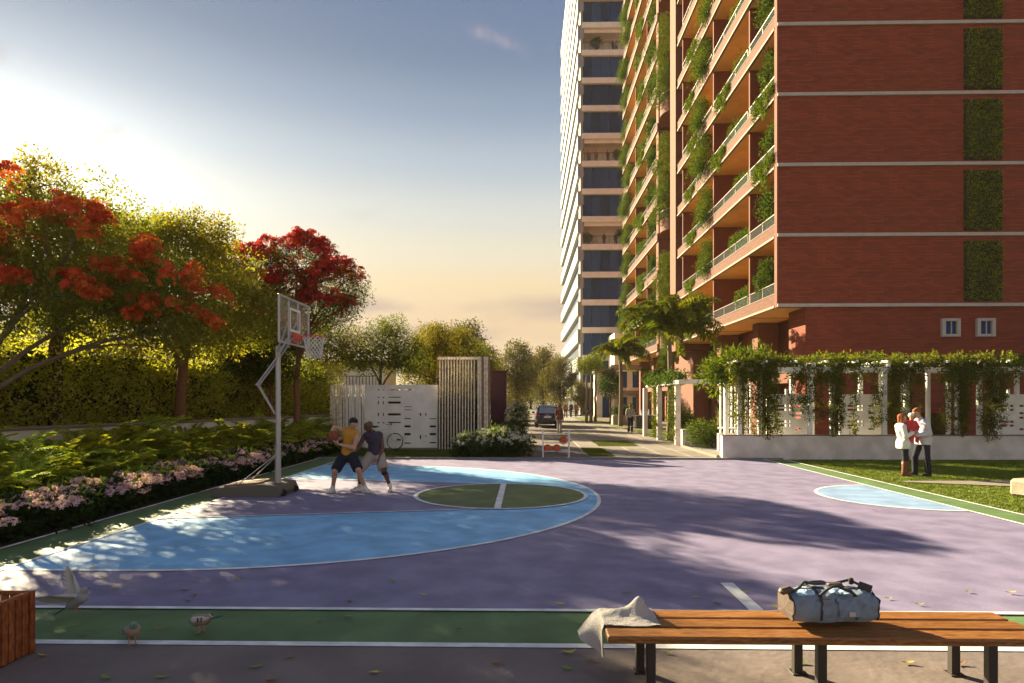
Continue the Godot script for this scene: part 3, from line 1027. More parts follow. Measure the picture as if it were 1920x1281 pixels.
# ------------------------------------------------------------------ white tower in the distance
func tower() -> void:
	var t := thing("glass_tower", "distant tall tower with white banded side and dark blue windows", "building")
	var x0 := 7.6
	var z0 := -90.0
	var p := 3.837
	plain_mat("tower_white", 0.2, 0.2, 0.205, 0.5)
	plain_mat("dark_glass_b", 0.02, 0.048, 0.125, 0.14).metallic_specular = 0.12
	plain_mat("dark_glass_c", 0.01, 0.026, 0.075, 0.12).metallic_specular = 0.12
	var glasses := [M.dark_glass, M.dark_glass_b, M.dark_glass_c]
	part("core", MB.new().span(Vector3(x0 + 2.6, 0, z0 - 2.8), Vector3(30, 74, -132)), M.cream, t)
	part("corner_pier", MB.new().span(Vector3(x0, 0, z0 - 0.02), Vector3(x0 + 0.35, 74, z0 - 2.4)), M.tower_white, t)
	for j in range(-4, 15):
		var ty := 19.0 + p * j
		part("floor_band", MB.new().cham(Vector3(x0 + 9.2, ty + 0.38, z0 - 1.4), Vector3(18.0, 0.8, 3.0), 0.04), M.cream, t)
		if j in [2, 5, 9, 13]:
			part("balcony_wall", MB.new().span(Vector3(x0 + 0.4, ty - 3.05, z0 - 2.6), Vector3(x0 + 18, ty, z0 - 2.7)), M.cream, t)
			part("balcony_beam", MB.new().span(Vector3(x0 + 0.36, ty - 0.5, z0 - 0.3), Vector3(x0 + 18, ty, z0 - 0.5)), M.cream, t)
			var r := part("railing", MB.new().span(Vector3(x0 + 0.35, ty - 3.0, z0 - 0.1), Vector3(x0 + 18, ty - 1.95, z0 - 0.11)), M.glass, t)
			part("handrail", MB.new().span(Vector3(x0 + 0.35, ty - 1.95, z0 - 0.07), Vector3(x0 + 18, ty - 1.88, z0 - 0.14)), M.dark_metal, r)
			for i in 9:
				part("baluster", MB.new().box(Vector3(x0 + 0.6 + i * 0.85, ty - 2.45, z0 - 0.1), Vector3(0.04, 1.0, 0.05)), M.dark_metal, r)
		else:
			for i in 12:
				var pn := part("window", MB.new().span(Vector3(x0 + 0.42 + i * 1.22, ty - 3.04, z0 - 0.35 - 0.004 * (i % 2)), Vector3(x0 + 0.42 + (i + 1) * 1.22 - 0.05, ty - 0.01, z0 - 0.45)), glasses[rng.randi() % 3], t)
				if i % 2 == 0 and j > -2 and i < 6:
					part("mullion", MB.new().span(Vector3(x0 + 0.37 + i * 1.22, ty - 3.04, z0 - 0.3), Vector3(x0 + 0.42 + i * 1.22, ty - 0.01, z0 - 0.42)), M.dark_metal, pn)
		# banded side
		part("side_fin", MB.new().cham(Vector3(x0 + 0.1, ty - 0.4, -111.2), Vector3(0.9, 1.9, 42.0), 0.05), M.tower_white, t)
		part("side_glazing", MB.new().span(Vector3(x0 + 0.2, ty - 3.4, z0 - 2.0), Vector3(x0 + 0.3, ty - 1.45, -132)), M.pale_glass, t)
	# people and plants on its open floors
	for d in [[2, 3.4, "person", 0], [2, 5.0, "person", 1], [5, 2.3, "person", 2], [5, 3.9, "person", 3], [5, 1.2, "person", 4], [9, 4.6, "person", 5], [9, 5.1, "person", 6]]:
		var y: float = 19.0 + p * d[0] - 3.06
		var o := standing_person(d[3])
		o.position = Vector3(x0 + d[1], y, z0 - 0.8)
		o.set_meta("label", ["person in dark clothes, left of two on the lowest open tower floor", "person in dark clothes, right of two on the lowest open tower floor", "person standing second from left on the middle open tower floor", "person right of the middle of the middle open tower floor", "person nearest the white corner on the middle open tower floor", "person left of two on the highest open tower floor", "person right of two on the highest open tower floor"][d[3]])
		o.set_meta("group", "people on the open tower floors")

	var lc := leaf_cluster(36, 0.34, 0.2, 0.5, 33)
	for d in [[2, 1.2, 0.8, "low plant at the left of the lowest open tower floor"], [2, 6.0, 1.35, "small tree on the lowest open tower floor right of the people"], [5, 5.4, 0.9, "leafy plant on the middle open tower floor"], [9, 2.3, 1.3, "small tree on the highest open tower floor"]]:
		var o := thing("tower_plant", d[3], "plant", Vector3(x0 + d[1], 19.0 + p * d[0] - 3.06, z0 - 0.9), 0.0, "plants on the open tower floors")
		var xs := []
		var cs := []
		fill_lobes([[Vector3(0, d[2] + 0.2, 0), Vector3(0.75, 0.6, 0.6), 40]], 0.7, 1.1, Color(0.09, 0.12, 0.03), 0.3, xs, cs)
		multi("foliage", lc, M.leaf, xs, cs, o)
		part("stem", MB.new().bar(Vector3.ZERO, Vector3(0, d[2] + 0.2, 0), 0.06), M.bark_dark, o)

func far_things() -> void:
	# low cream podium building beyond the palms
	var b := thing("podium_building", "low cream building with balconies behind the palm trees", "building")
	part("wall", MB.new().span(Vector3(11.2, 0, -82), Vector3(22, 10.5, -88)), M.cream, b)
	for k in 3:
		part("floor_band", MB.new().span(Vector3(10.6, 2.6 + k * 3.2, -80.6), Vector3(22, 3.2 + k * 3.2, -82)), M.lip, b)
		for i in 4:
			part("window", MB.new().span(Vector3(11.7 + i * 1.8, 0.4 + k * 3.2, -81.95), Vector3(12.8 + i * 1.8, 2.4 + k * 3.2, -82.05)), M.dark_glass, b)
	for i in 3:
		part("column", MB.new().span(Vector3(10.8 + i * 3.0, 0, -80.8), Vector3(11.3 + i * 3.0, 2.6, -81.3)), M.lip, b)
	var w := thing("pale_pavilion", "pale flat roofed pavilion left of the palm trunk beyond the fountain", "building")
	part("wall", MB.new().span(Vector3(8.3, 0, -76), Vector3(10.4, 5.2, -79)), M.cream, w)
	part("roof", MB.new().span(Vector3(8.0, 5.2, -75.4), Vector3(10.6, 5.7, -79)), M.lip, w)
	part("door", MB.new().span(Vector3(9.0, 0, -75.93), Vector3(9.8, 2.4, -76.05)), M.dark_glass, w)
	# red brown far block closing the left side of the drive
	var r := thing("small_far_house", "small pale house with slatted balcony glimpsed above the white screen", "building")
	part("wall", MB.new().span(Vector3(-14.4, 0, -44), Vector3(-9.6, 4.4, -48)), M.cream, r)
	part("roof", MB.new().span(Vector3(-14.7, 4.4, -43.6), Vector3(-9.4, 4.7, -48.3)), M.slat_brown, r)
	part("balcony_floor", MB.new().span(Vector3(-14.2, 2.4, -42.8), Vector3(-9.8, 2.6, -44)), M.lip, r)
	for i in 20:
		part("baluster", MB.new().box(Vector3(-14.1 + i * 0.22, 3.1, -42.9), Vector3(0.06, 1.0, 0.06)), M.lip, r)
	part("handrail", MB.new().box(Vector3(-12.0, 3.63, -42.9), Vector3(4.4, 0.07, 0.1)), M.lip, r)

# ------------------------------------------------------------------ plants
# leaves spread through a ball: pointed folded blades
func leaf_cluster(count: int, radius: float, leaf: float, ratio: float, sd: int, droop := 0.0) -> ArrayMesh:
	var r2 := RandomNumberGenerator.new()
	r2.seed = sd
	var mb := MB.new()
	for k in count:
		var z := r2.randf_range(-1, 1)
		var a := r2.randf_range(0, TAU)
		var dir := Vector3(sqrt(1 - z * z) * cos(a), z, sqrt(1 - z * z) * sin(a))
		var at := dir * radius * pow(r2.randf(), 0.4)
		var axis := (dir + Vector3(r2.randf_range(-1, 1), r2.randf_range(-1, 1) - droop, r2.randf_range(-1, 1)) * 0.9).normalized()
		var side := axis.cross(Vector3(r2.randf_range(-1, 1), r2.randf_range(0.2, 1), r2.randf_range(-1, 1))).normalized()
		var nrm := side.cross(axis)
		var L := leaf * r2.randf_range(0.7, 1.25)
		var w := side * L * ratio * 0.5
		var t := r2.randf_range(0.82, 1.12)
		mb.tint(Color(t, t, t * 0.95))
		var mid := at + axis * L * 0.45 - nrm * L * 0.06
		mb.flat(at, mid + w + nrm * L * 0.08, at + axis * L)
		mb.flat(at, mid - w + nrm * L * 0.08, at + axis * L)
	return mb.mesh()

func blossom_cluster(count: int, radius: float, petal: float, sd: int) -> ArrayMesh:
	var r2 := RandomNumberGenerator.new()
	r2.seed = sd
	var mb := MB.new()
	for k in count:
		var a := r2.randf_range(0, TAU)
		var el := r2.randf_range(0.0, 1.0)
		var dir := Vector3(sqrt(1 - el * el) * cos(a), el * 0.9, sqrt(1 - el * el) * sin(a))
		var at := dir * radius * r2.randf_range(0.75, 1.05)
		var x := dir.cross(Vector3(0.3, 0.2, 0.9)).normalized()
		var y := dir.cross(x)
		var t := r2.randf_range(0.75, 1.15)
		mb.tint(Color(t, t, t))
		var r := petal * r2.randf_range(0.7, 1.2)
		for q in 4:
			var b := q * TAU / 4 + a
			var d1 := (x * cos(b) + y * sin(b)) * r
			var d2 := (x * cos(b + 0.9) + y * sin(b + 0.9)) * r
			mb.flat(at, at + d1 + dir * r * 0.35, at + d2 + dir * r * 0.35)
	return mb.mesh()

# lobes: [centre, radii, count]; places clusters mostly in the outer shell
func fill_lobes(lobes: Array, s0: float, s1: float, base: Color, vary: float, xs: Array, cs: Array, inner := 0.35, cut := -2.0) -> void:
	for l in lobes:
		var hue := rr(-1, 1)
		for k in l[2]:
			var d := rdir()
			if d.y < cut:
				d.y = -d.y * 0.5
			var p: Vector3 = l[0] + d * l[1] * lerpf(inner, 1.0, pow(rng.randf(), 0.55)) + rdir() * 0.12
			xs.append(Transform3D(Basis(rdir(), rr(0, TAU)).scaled(Vector3.ONE * rr(s0, s1)), p))
			var g := rr(1 - vary, 1 + vary)
			var h := hue * 0.12 + rr(-0.1, 0.1)
			cs.append(Color(base.r * g * (1 + h), base.g * g, base.b * g * (1 - h)))

func limb(mb: MB, a: Vector3, b: Vector3, ra: float, rb: float, bend := 0.12, steps := 5) -> void:
	var pts := []
	var rad := []
	var off := rdir() * a.distance_to(b) * bend
	for i in steps + 1:
		var t := float(i) / steps
		pts.append(a.lerp(b, t) + off * sin(t * PI) + (rdir() * 0.02 if i > 0 and i < steps else Vector3.ZERO))
		rad.append(lerpf(ra, rb, t))
	mb.tube(pts, rad, 7)

# a tree with its base at `at`; lobes relative to the base; forks give where limbs leave the trunk
func tree(nm: String, label: String, at: Vector3, trunk_h: float, trunk_r: float, lean: Vector3, bark: Material, lobes: Array, cluster: ArrayMesh, s0: float, s1: float, base: Color, grp := "", inner := 0.35) -> Node3D:
	var t := thing(nm, label, "tree", at, 0.0, grp if grp != "" else {"flame_tree": "flame trees left of the court", "yellow_green_tree": "yellow green trees of the left row", "leafy_tree": "leafy trees behind the wall and the screen", "drive_tree": "trees left of the drive"}.get(nm, ""))
	var mb := MB.new()
	var topp := lean + Vector3(0, trunk_h, 0)
	var pts := []
	var rad := []
	for i in 7:
		var u := i / 6.0
		pts.append(lean * u * u + Vector3(0, trunk_h * u, 0) + Vector3(rr(-0.04, 0.04), 0, rr(-0.04, 0.04)) * (1.0 if i > 0 else 0.0))
		rad.append(trunk_r * (1.35 if i == 0 else lerpf(1.0, 0.72, u)))
	mb.tube(pts, rad, 10)
	part("trunk", mb, bark, t)
	var br := MB.new()
	for l in lobes:
		var tip: Vector3 = l[0]
		var start := topp - Vector3(0, rr(0.0, 0.35) * trunk_h * 0.4, 0)
		var rise := tip - start
		var ctrl := start + Vector3(rise.x * 0.3, rise.y * rr(0.55, 0.85), rise.z * 0.3) + rdir() * 0.12
		var lp := []
		var lr := []
		for i in 9:
			var u := i / 8.0
			lp.append(start.lerp(ctrl, u).lerp(ctrl.lerp(tip, u), u) + (rdir() * 0.03 if i > 0 else Vector3.ZERO))
			lr.append(lerpf(trunk_r * 0.48, 0.03, pow(u, 0.8)))
		br.tube(lp, lr, 7)
		for k in 5:
			var q: Vector3 = lp[4 + rng.randi() % 5]
			limb(br, q, tip + rdir() * l[1] * 0.8, 0.035, 0.01, 0.15, 4)
	part("branch", br, bark, t)
	var xs := []
	var cs := []
	fill_lobes(lobes, s0, s1, base, 0.3, xs, cs, inner)
	multi("crown", cluster, M.leaf, xs, cs, t)
	return t

# one feathered frond growing along +z from the origin, arching down
func frond_mesh(L: float, pairs: int, leaflet: float, width: float, arch: float, spread: float, sd: int, col: Color) -> ArrayMesh:
	var r2 := RandomNumberGenerator.new()
	r2.seed = sd
	var mb := MB.new()
	var pts := []
	var ang := 1.05
	var p := Vector3.ZERO
	var n := 12
	for i in n + 1:
		pts.append(p)
		p += Vector3(0, sin(ang), cos(ang)) * L / n
		ang -= arch / n * (0.5 + i * 1.0 / n)
	mb.tint(Color(col.r * 1.1, col.g * 0.9, col.b))
	mb.tube(pts, [0.018 * L, 0.017 * L, 0.016 * L, 0.014 * L, 0.012 * L, 0.01 * L, 0.009 * L, 0.008 * L, 0.007 * L, 0.006 * L, 0.005 * L, 0.004 * L, 0.003 * L], 4, false)
	for k in pairs:
		var u := 0.14 + 0.86 * k / (pairs - 1.0)
		var fi := u * n
		var i := mini(int(fi), n - 1)
		var q: Vector3 = pts[i].lerp(pts[i + 1], fi - i)
		var fwd: Vector3 = (pts[i + 1] - pts[i]).normalized()
		var up := fwd.cross(Vector3.RIGHT).normalized()
		if up.y < 0:
			up = -up
		var ln := leaflet * (sin(minf(u * 1.15 + 0.12, 1.0) * PI * 0.93) * 0.8 + 0.25)
		for s in [-1.0, 1.0]:
			var lift := r2.randf_range(-spread, spread)
			var d: Vector3 = (Vector3.RIGHT * s * 0.85 + fwd * 0.55 + up * (0.22 + lift)).normalized()
			var g := r2.randf_range(0.75, 1.25)
			mb.tint(Color(col.r * g * r2.randf_range(0.9, 1.2), col.g * g, col.b * g))
			var w: Vector3 = d.cross(up).normalized() * width
			var m: Vector3 = q + d * ln * 0.5
			var e: Vector3 = q + d * ln - Vector3(0, ln * 0.28, 0)
			mb.flat(q - w * 0.4, m + w, e)
			mb.flat(q + w * 0.4, m - w, e)
	return mb.mesh()

func frond_spray(nm: String, frond: ArrayMesh, count: int, at: Vector3, pitch0: float, pitch1: float, s0: float, s1: float, parent: Node3D, base_r := 0.05) -> MultiMeshInstance3D:
	var xs := []
	var cs := []
	for k in count:
		var yaw := TAU * k / count * 2.6 + rr(-0.3, 0.3)
		var pitch := lerpf(pitch0, pitch1, float(k) / count) + rr(-0.1, 0.1)
		var b := Basis(Vector3.UP, yaw) * Basis(Vector3.RIGHT, pitch) * Basis(Vector3.BACK, rr(-0.25, 0.25))
		xs.append(Transform3D(b.scaled(Vector3.ONE * rr(s0, s1)), at + Basis(Vector3.UP, yaw) * Vector3(0, 0, base_r * rng.randf())))
		var g := rr(0.75, 1.2)
		cs.append(Color(g * rr(0.9, 1.15), g, g))
	return multi(nm, frond, M.frond, xs, cs, parent)

func left_planting() -> void:
	# low garden wall behind the ferns
	var a := Vector3(-13.4, 0, -6.5)
	var b := Vector3(-8.25, 0, -27.4)
	var dir := (b - a).normalized()
	var bas := Basis(Vector3.UP, atan2(-dir.x, -dir.z))
	var L := a.distance_to(b)
	var w := thing("garden_wall", "low pale garden wall between the ferns and the trees", "wall")
	part("wall_body", MB.new().box((a + b) / 2 + Vector3(0, 0.68, 0), Vector3(0.2, 1.36, L), bas), M.garden_wall, w)
	part("coping", MB.new().cham((a + b) / 2 + Vector3(0, 1.40, 0), Vector3(0.3, 0.075, L), 0.012, bas), M.lip, w)
	# ferns in two rows
	var fr := [frond_mesh(1.35, 26, 0.34, 0.024, 1.7, 0.15, 1, Color(0.28, 0.36, 0.045)), frond_mesh(1.25, 24, 0.32, 0.024, 1.9, 0.2, 2, Color(0.23, 0.31, 0.04)), frond_mesh(1.45, 26, 0.36, 0.025, 1.5, 0.15, 3, Color(0.31, 0.36, 0.045))]
	var protos := []
	for k in 3:
		var t := thing("fern_palm", "first fern clump of the back row counted from the near end", "fern", Vector3.ZERO, 0.0, "fern clumps along the garden wall")
		frond_spray("fronds", fr[k], 34, Vector3.ZERO, 0.35, -0.62, 0.8, 1.15, t, 0.2)
		protos.append(t)
	var used := 0
	for row in 3:
		var n: int = [20, 25, 30][row]
		for i in n:
			var u := i / (n - 1.0)
			var p := Vector3(lerpf([-11.9, -10.4, -9.15][row], [-8.8, -8.68, -8.52][row], u), 0, lerpf(-7.0, -26.6, u)) + Vector3(rr(-0.2, 0.2), 0, rr(-0.25, 0.25))
			var lab := "%s fern clump from the near end of the %s row by the garden wall" % [ordn(i), ["back", "middle", "front"][row]]
			var s: float = [1.25, 1.1, 0.86][row] * rr(0.9, 1.12)
			if used < 3:
				var o: Node3D = protos[used]
				o.position = p
				o.rotation.y = rr(0, TAU)
				o.scale = Vector3.ONE * s
				o.set_meta("label", lab)
			else:
				copy(protos[rng.randi() % 3], lab, p, rr(0, TAU), s)
			used += 1
	# flower bushes edging the court
	var lc := leaf_cluster(26, 0.13, 0.085, 0.42, 41)
	var fc := blossom_cluster(46, 0.085, 0.02, 42)
	var fb := []
	for k in 4:
		var t := thing("flower_bush", "x", "flower bush", Vector3.ZERO, 0.0, "pink flower bushes edging the court")
		var xs := []
		var cs := []
		fill_lobes([[Vector3(0, 0.16, 0), Vector3(0.36, 0.17, 0.36), 60]], 0.8, 1.2, Color(0.035, 0.055, 0.018), 0.3, xs, cs, 0.3)
		multi("leaves", lc, M.leaf, xs, cs, t)
		xs = []
		cs = []
		for i in 22:
			var ang := rr(0, TAU)
			var r := 0.42 * sqrt(rng.randf())
			xs.append(Transform3D(Basis(Vector3(cos(ang), 0, sin(ang)), rr(-0.1, 0.5)).scaled(Vector3(1, 0.75, 1) * rr(0.8, 1.3)), Vector3(cos(ang) * r, 0.40 - r * r * 0.9 + rr(-0.05, 0.06), sin(ang) * r)))
			var g := rr(0.75, 1.2)
			cs.append(Color(0.82 * g, 0.56 * g, 0.65 * g))
		multi("blossoms", fc, M.petal, xs, cs, t)
		fb.append(t)
	for i in 38:
		var p := Vector3(-7.82 + rr(-0.12, 0.12), 0, -6.6 - i * 0.525 + rr(-0.1, 0.1))
		var lab := "%s pale pink flower bush from the near end of the court edge" % ordn(i)
		if i < 4:
			fb[i].position = p
			fb[i].set_meta("label", lab)
			fb[i].scale = Vector3.ONE * 1.35
		else:
			copy(fb[rng.randi() % 4], lab, p, rr(0, TAU), rr(1.2, 1.5))
	# tall hedge behind the wall
	var h := thing("tall_hedge", "tall dark green hedge behind the garden wall and the tree trunks", "hedge")
	var off := Vector3(-2.3, 0, -0.4)
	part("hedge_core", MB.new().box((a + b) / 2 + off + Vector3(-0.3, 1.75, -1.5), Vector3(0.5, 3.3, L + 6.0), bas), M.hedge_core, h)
	var hc := leaf_cluster(34, 0.3, 0.12, 0.5, 51)
	var xs := []
	var cs := []
	for k in 2900:
		var u := rr(-0.15, 1.22)
		var y := rr(0.0, 3.75)
		var p := a.lerp(b, u) + off + Vector3(0.0, y, 0) + Vector3(rr(-0.5, 0.35) + sin(u * 50.0) * 0.12, 0, 0)
		if y > 3.3 and rng.randf() < 0.4:
			continue
		xs.append(Transform3D(Basis(rdir(), rr(0, TAU)).scaled(Vector3.ONE * rr(0.7, 1.3)), p))
		var g := rr(0.6, 1.3)
		cs.append(Color(0.46 * g, 0.45 * g, 0.08 * g))
	multi("foliage", hc, M.leaf, xs, cs, h)

func left_trees() -> void:
	var lc := leaf_cluster(40, 0.34, 0.105, 0.5, 61)
	var fine := leaf_cluster(60, 0.34, 0.085, 0.34, 62, 0.4)
	var red := blossom_cluster(30, 0.16, 0.05, 63)
	var ygreen := Color(0.27, 0.265, 0.045)
	var dgreen := Color(0.18, 0.19, 0.04)
	# near flame tree, its limbs spreading from the left
	var L := [[Vector3(-0.9, 5.6, 0.6), Vector3(1.9, 1.3, 1.9), 150], [Vector3(0.9, 5.9, -0.4), Vector3(1.7, 1.2, 1.7), 150], [Vector3(2.6, 5.2, 0.2), Vector3(1.6, 1.0, 1.5), 140], [Vector3(4.0, 4.4, -0.6), Vector3(1.35, 0.9, 1.4), 130], [Vector3(2.4, 4.0, 1.0), Vector3(1.5, 0.7, 1.2), 100], [Vector3(0.2, 4.4, 1.0), Vector3(1.6, 0.8, 1.4), 110], [Vector3(4.7, 3.6, -0.2), Vector3(0.9, 0.6, 0.9), 60], [Vector3(-2.4, 5.0, 0), Vector3(1.6, 1.2, 1.8), 100]]
	var t := tree("flame_tree", "large near flame tree with red blossom at the left edge", Vector3(-12.6, 0, -14.2), 2.0, 0.15, Vector3(0.3, 0, 0.1), M.bark_pale, L, fine, 0.8, 1.3, dgreen)
	var xs := []
	var cs := []
	for l in L:
		for k in int(l[2] * 0.20):
			var d := rdir()
			d.y = absf(d.y) * 0.9 + 0.1
			d.z = absf(d.z) * (1.0 if rng.randf() < 0.7 else -1.0)
			var c: Vector3 = l[0] + d.normalized() * l[1] * rr(0.92, 1.12)
			for q in 3:
				xs.append(Transform3D(Basis(rdir(), rr(0, 0.8)).scaled(Vector3.ONE * rr(0.7, 1.3)), c + rdir() * 0.15))
				var g := rr(0.7, 1.2)
				cs.append(Color(0.72 * g, 0.11 * g * rr(0.7, 1.6), 0.045 * g))
	multi("blossoms", red, M.petal, xs, cs, t)
	# dark trunked tree rising behind it
	tree("yellow_green_tree", "tall yellow green tree with dark red trunk behind the near flame tree", Vector3(-13.1, 0, -17.8), 4.4, 0.23, Vector3(0.1, 0, 0), M.bark_dark, [[Vector3(-1.2, 6.6, 0), Vector3(1.8, 1.5, 1.6), 190], [Vector3(0.8, 6.9, -0.5), Vector3(1.5, 1.4, 1.5), 180], [Vector3(2.0, 5.4, 0.2), Vector3(1.5, 1.4, 1.4), 190], [Vector3(-0.4, 7.8, 0.3), Vector3(1.2, 0.9, 1.2), 90], [Vector3(0.3, 5.0, 0.4), Vector3(1.8, 1.0, 1.5), 150]], lc, 0.7, 1.2, ygreen, "", 0.2)
	tree("yellow_green_tree", "broad yellow green tree in the middle of the left tree row", Vector3(-11.2, 0, -20.8), 3.5, 0.2, Vector3(0.1, 0, 0), M.bark_orange, [[Vector3(-1.6, 5.9, 0), Vector3(1.5, 1.3, 1.5), 200], [Vector3(0.0, 6.9, 0), Vector3(1.5, 1.2, 1.5), 210], [Vector3(1.5, 5.6, 0.2), Vector3(1.5, 1.4, 1.5), 210], [Vector3(-0.6, 4.8, 0.8), Vector3(1.7, 1.0, 1.3), 180], [Vector3(1.3, 4.3, 0.6), Vector3(1.5, 0.9, 1.2), 150], [Vector3(2.4, 4.8, -0.4), Vector3(1.1, 1.1, 1.1), 110], [Vector3(-1.0, 7.6, -0.5), Vector3(0.9, 0.6, 0.9), 50], [Vector3(0.9, 7.25, 0.4), Vector3(1.2, 0.75, 1.2), 95], [Vector3(-1.6, 7.2, 0.5), Vector3(1.1, 0.7, 1.1), 80]], lc, 0.7, 1.2, ygreen, "", 0.2)
	# farther flame tree
	var L2 := [[Vector3(-1.9, 6.9, 0), Vector3(1.3, 0.8, 1.5), 110], [Vector3(0.1, 7.2, 0.2), Vector3(1.4, 0.9, 1.5), 150], [Vector3(1.6, 6.3, 0), Vector3(1.15, 0.85, 1.4), 130], [Vector3(-0.6, 5.9, 0.4), Vector3(1.7, 0.8, 1.4), 130], [Vector3(1.1, 5.3, 0.3), Vector3(1.4, 0.7, 1.3), 110], [Vector3(-2.9, 6.5, 0), Vector3(1.0, 0.7, 1.2), 70], [Vector3(-0.9, 4.7, 0), Vector3(1.5, 0.8, 1.2), 110]]
	t = tree("flame_tree", "farther flame tree with deep red blossom and slim orange trunk above the hoop", Vector3(-8.75, 0, -24.6), 3.9, 0.13, Vector3(0.1, 0, 0), M.bark_orange, L2, fine, 0.8, 1.3, Color(0.075, 0.09, 0.02))
	xs = []
	cs = []
	for l in L2:
		for k in int(l[2] * 0.24):
			var d := rdir()
			d.y = absf(d.y) + 0.25
			d.z = absf(d.z) * (1.0 if rng.randf() < 0.75 else -1.0)
			var c: Vector3 = l[0] + d.normalized() * l[1] * rr(0.95, 1.15)
			for q in 3:
				xs.append(Transform3D(Basis(rdir(), rr(0, 0.8)).scaled(Vector3.ONE * rr(0.8, 1.5)), c + rdir() * 0.25))
				var g := rr(0.6, 1.2)
				cs.append(Color(0.55 * g, 0.035 * g, 0.03 * g))
	multi("blossoms", red, M.petal, xs, cs, t)
	tree("leafy_tree", "bushy green tree left of the hoop pole behind the ferns", Vector3(-9.9, 0, -25.0), 2.6, 0.09, Vector3(0, 0, 0), M.bark_orange, [[Vector3(-0.8, 3.7, 0), Vector3(1.2, 1.0, 1.1), 130], [Vector3(0.6, 3.5, 0.2), Vector3(1.1, 0.9, 1.0), 130], [Vector3(0.0, 4.6, 0), Vector3(1.2, 0.9, 1.1), 130], [Vector3(-1.7, 4.3, -0.2), Vector3(0.9, 0.9, 1.0), 90]], lc, 0.65, 1.1, Color(0.105, 0.115, 0.022), "", 0.2)
	tree("leafy_tree", "rounded green tree directly above the white slotted screen", Vector3(-7.3, 0, -32.5), 3.0, 0.13, Vector3(0, 0, 0), M.bark_dark, [[Vector3(-1.3, 4.6, 0), Vector3(1.3, 1.1, 1.2), 140], [Vector3(0.4, 5.3, 0), Vector3(1.3, 1.0, 1.2), 150], [Vector3(1.5, 4.2, 0.2), Vector3(1.1, 0.9, 1.1), 110], [Vector3(0.0, 4.0, 0.5), Vector3(1.6, 0.7, 1.0), 120]], lc, 0.65, 1.1, Color(0.115, 0.125, 0.022), "", 0.2)
	tree("leafy_tree", "small orange tinted tree behind the right end of the slotted screen", Vector3(-4.7, 0, -33.5), 2.3, 0.11, Vector3(0, 0, 0), M.bark_orange, [[Vector3(-0.6, 3.4, 0), Vector3(1.2, 0.9, 1.0), 120], [Vector3(0.6, 4.2, 0), Vector3(1.2, 1.1, 1.2), 140], [Vector3(0.9, 3.0, 0.2), Vector3(0.9, 0.7, 0.9), 80], [Vector3(0.0, 5.2, 0), Vector3(1.1, 0.8, 1.1), 110]], lc, 0.65, 1.1, Color(0.17, 0.14, 0.022), "", 0.2)
	tree("leafy_tree", "green tree at the far left end of the white screen", Vector3(-10.6, 0, -33.0), 3.0, 0.13, Vector3(0, 0, 0), M.bark_dark, [[Vector3(-1.3, 4.4, 0), Vector3(1.4, 1.2, 1.2), 130], [Vector3(0.6, 4.2, 0), Vector3(1.4, 1.3, 1.2), 130], [Vector3(0.1, 5.3, 0.2), Vector3(1.3, 0.9, 1.1), 110]], lc, 0.7, 1.2, Color(0.12, 0.125, 0.022), "", 0.2)
	for d in [["first drive tree left of the drive behind the maroon pier", Vector3(-4.6, 0, -42.0), 1.0], ["second drive tree left of the drive beyond the maroon pier", Vector3(-3.9, 0, -50.0), 0.95], ["drive tree left of the drive level with the parked car", Vector3(-7.0, 0, -47.0), 1.1]]:
		var k: float = d[2]
		tree("drive_tree", d[0], d[1], 3.2, 0.14, Vector3.ZERO, M.bark_dark, [[Vector3(-1.2, 4.6, 0) * k, Vector3(1.3, 1.0, 1.3) * k, 100], [Vector3(0.9, 4.9, 0) * k, Vector3(1.3, 1.1, 1.3) * k, 110], [Vector3(0, 5.9, 0) * k, Vector3(1.2, 0.9, 1.2) * k, 90]], lc, 0.9, 1.4, Color(0.15, 0.145, 0.03), "", 0.2)
	for d in [["leafy_tree", "low background tree behind the hedge at the far left", Vector3(-17.6, 0, -16.0)], ["leafy_tree", "low background tree behind the hedge between the two dark trunks", Vector3(-16.2, 0, -22.0)], ["leafy_tree", "low background tree behind the hedge left of the hoop", Vector3(-13.6, 0, -27.0)]]:
		tree(d[0], d[1], d[2], 2.6, 0.13, Vector3.ZERO, M.bark_dark, [[Vector3(-1.6, 3.9, 0), Vector3(1.6, 0.9, 1.3), 90], [Vector3(0.3, 4.4, 0), Vector3(1.7, 0.9, 1.3), 100], [Vector3(1.9, 3.9, 0.2), Vector3(1.5, 0.9, 1.2), 90]], lc, 0.9, 1.5, Color(0.17, 0.155, 0.03), "", 0.2)
	# trees along and beyond the far drive
	var big := leaf_cluster(46, 0.75, 0.24, 0.5, 66)
	var fl := ["hazy far tree left of the drive behind the bamboo slats", "far tree directly behind the dark blue car", "far tree beyond the walking people at the end of the drive", "far tree left of the glass tower foot", "far tree just right of the tall slats", "farthest tree at the end of the drive", "far tree in front of the glass tower corner"]
	var fp := [Vector3(-6.5, 0, -72), Vector3(-1.2, 0, -96), Vector3(5.6, 0, -104), Vector3(3.5, 0, -128), Vector3(-4.4, 0, -58), Vector3(1.2, 0, -140), Vector3(7.2, 0, -84)]
	var fh := [11.0, 11.0, 9.5, 13.0, 7.0, 12.0, 4.8]
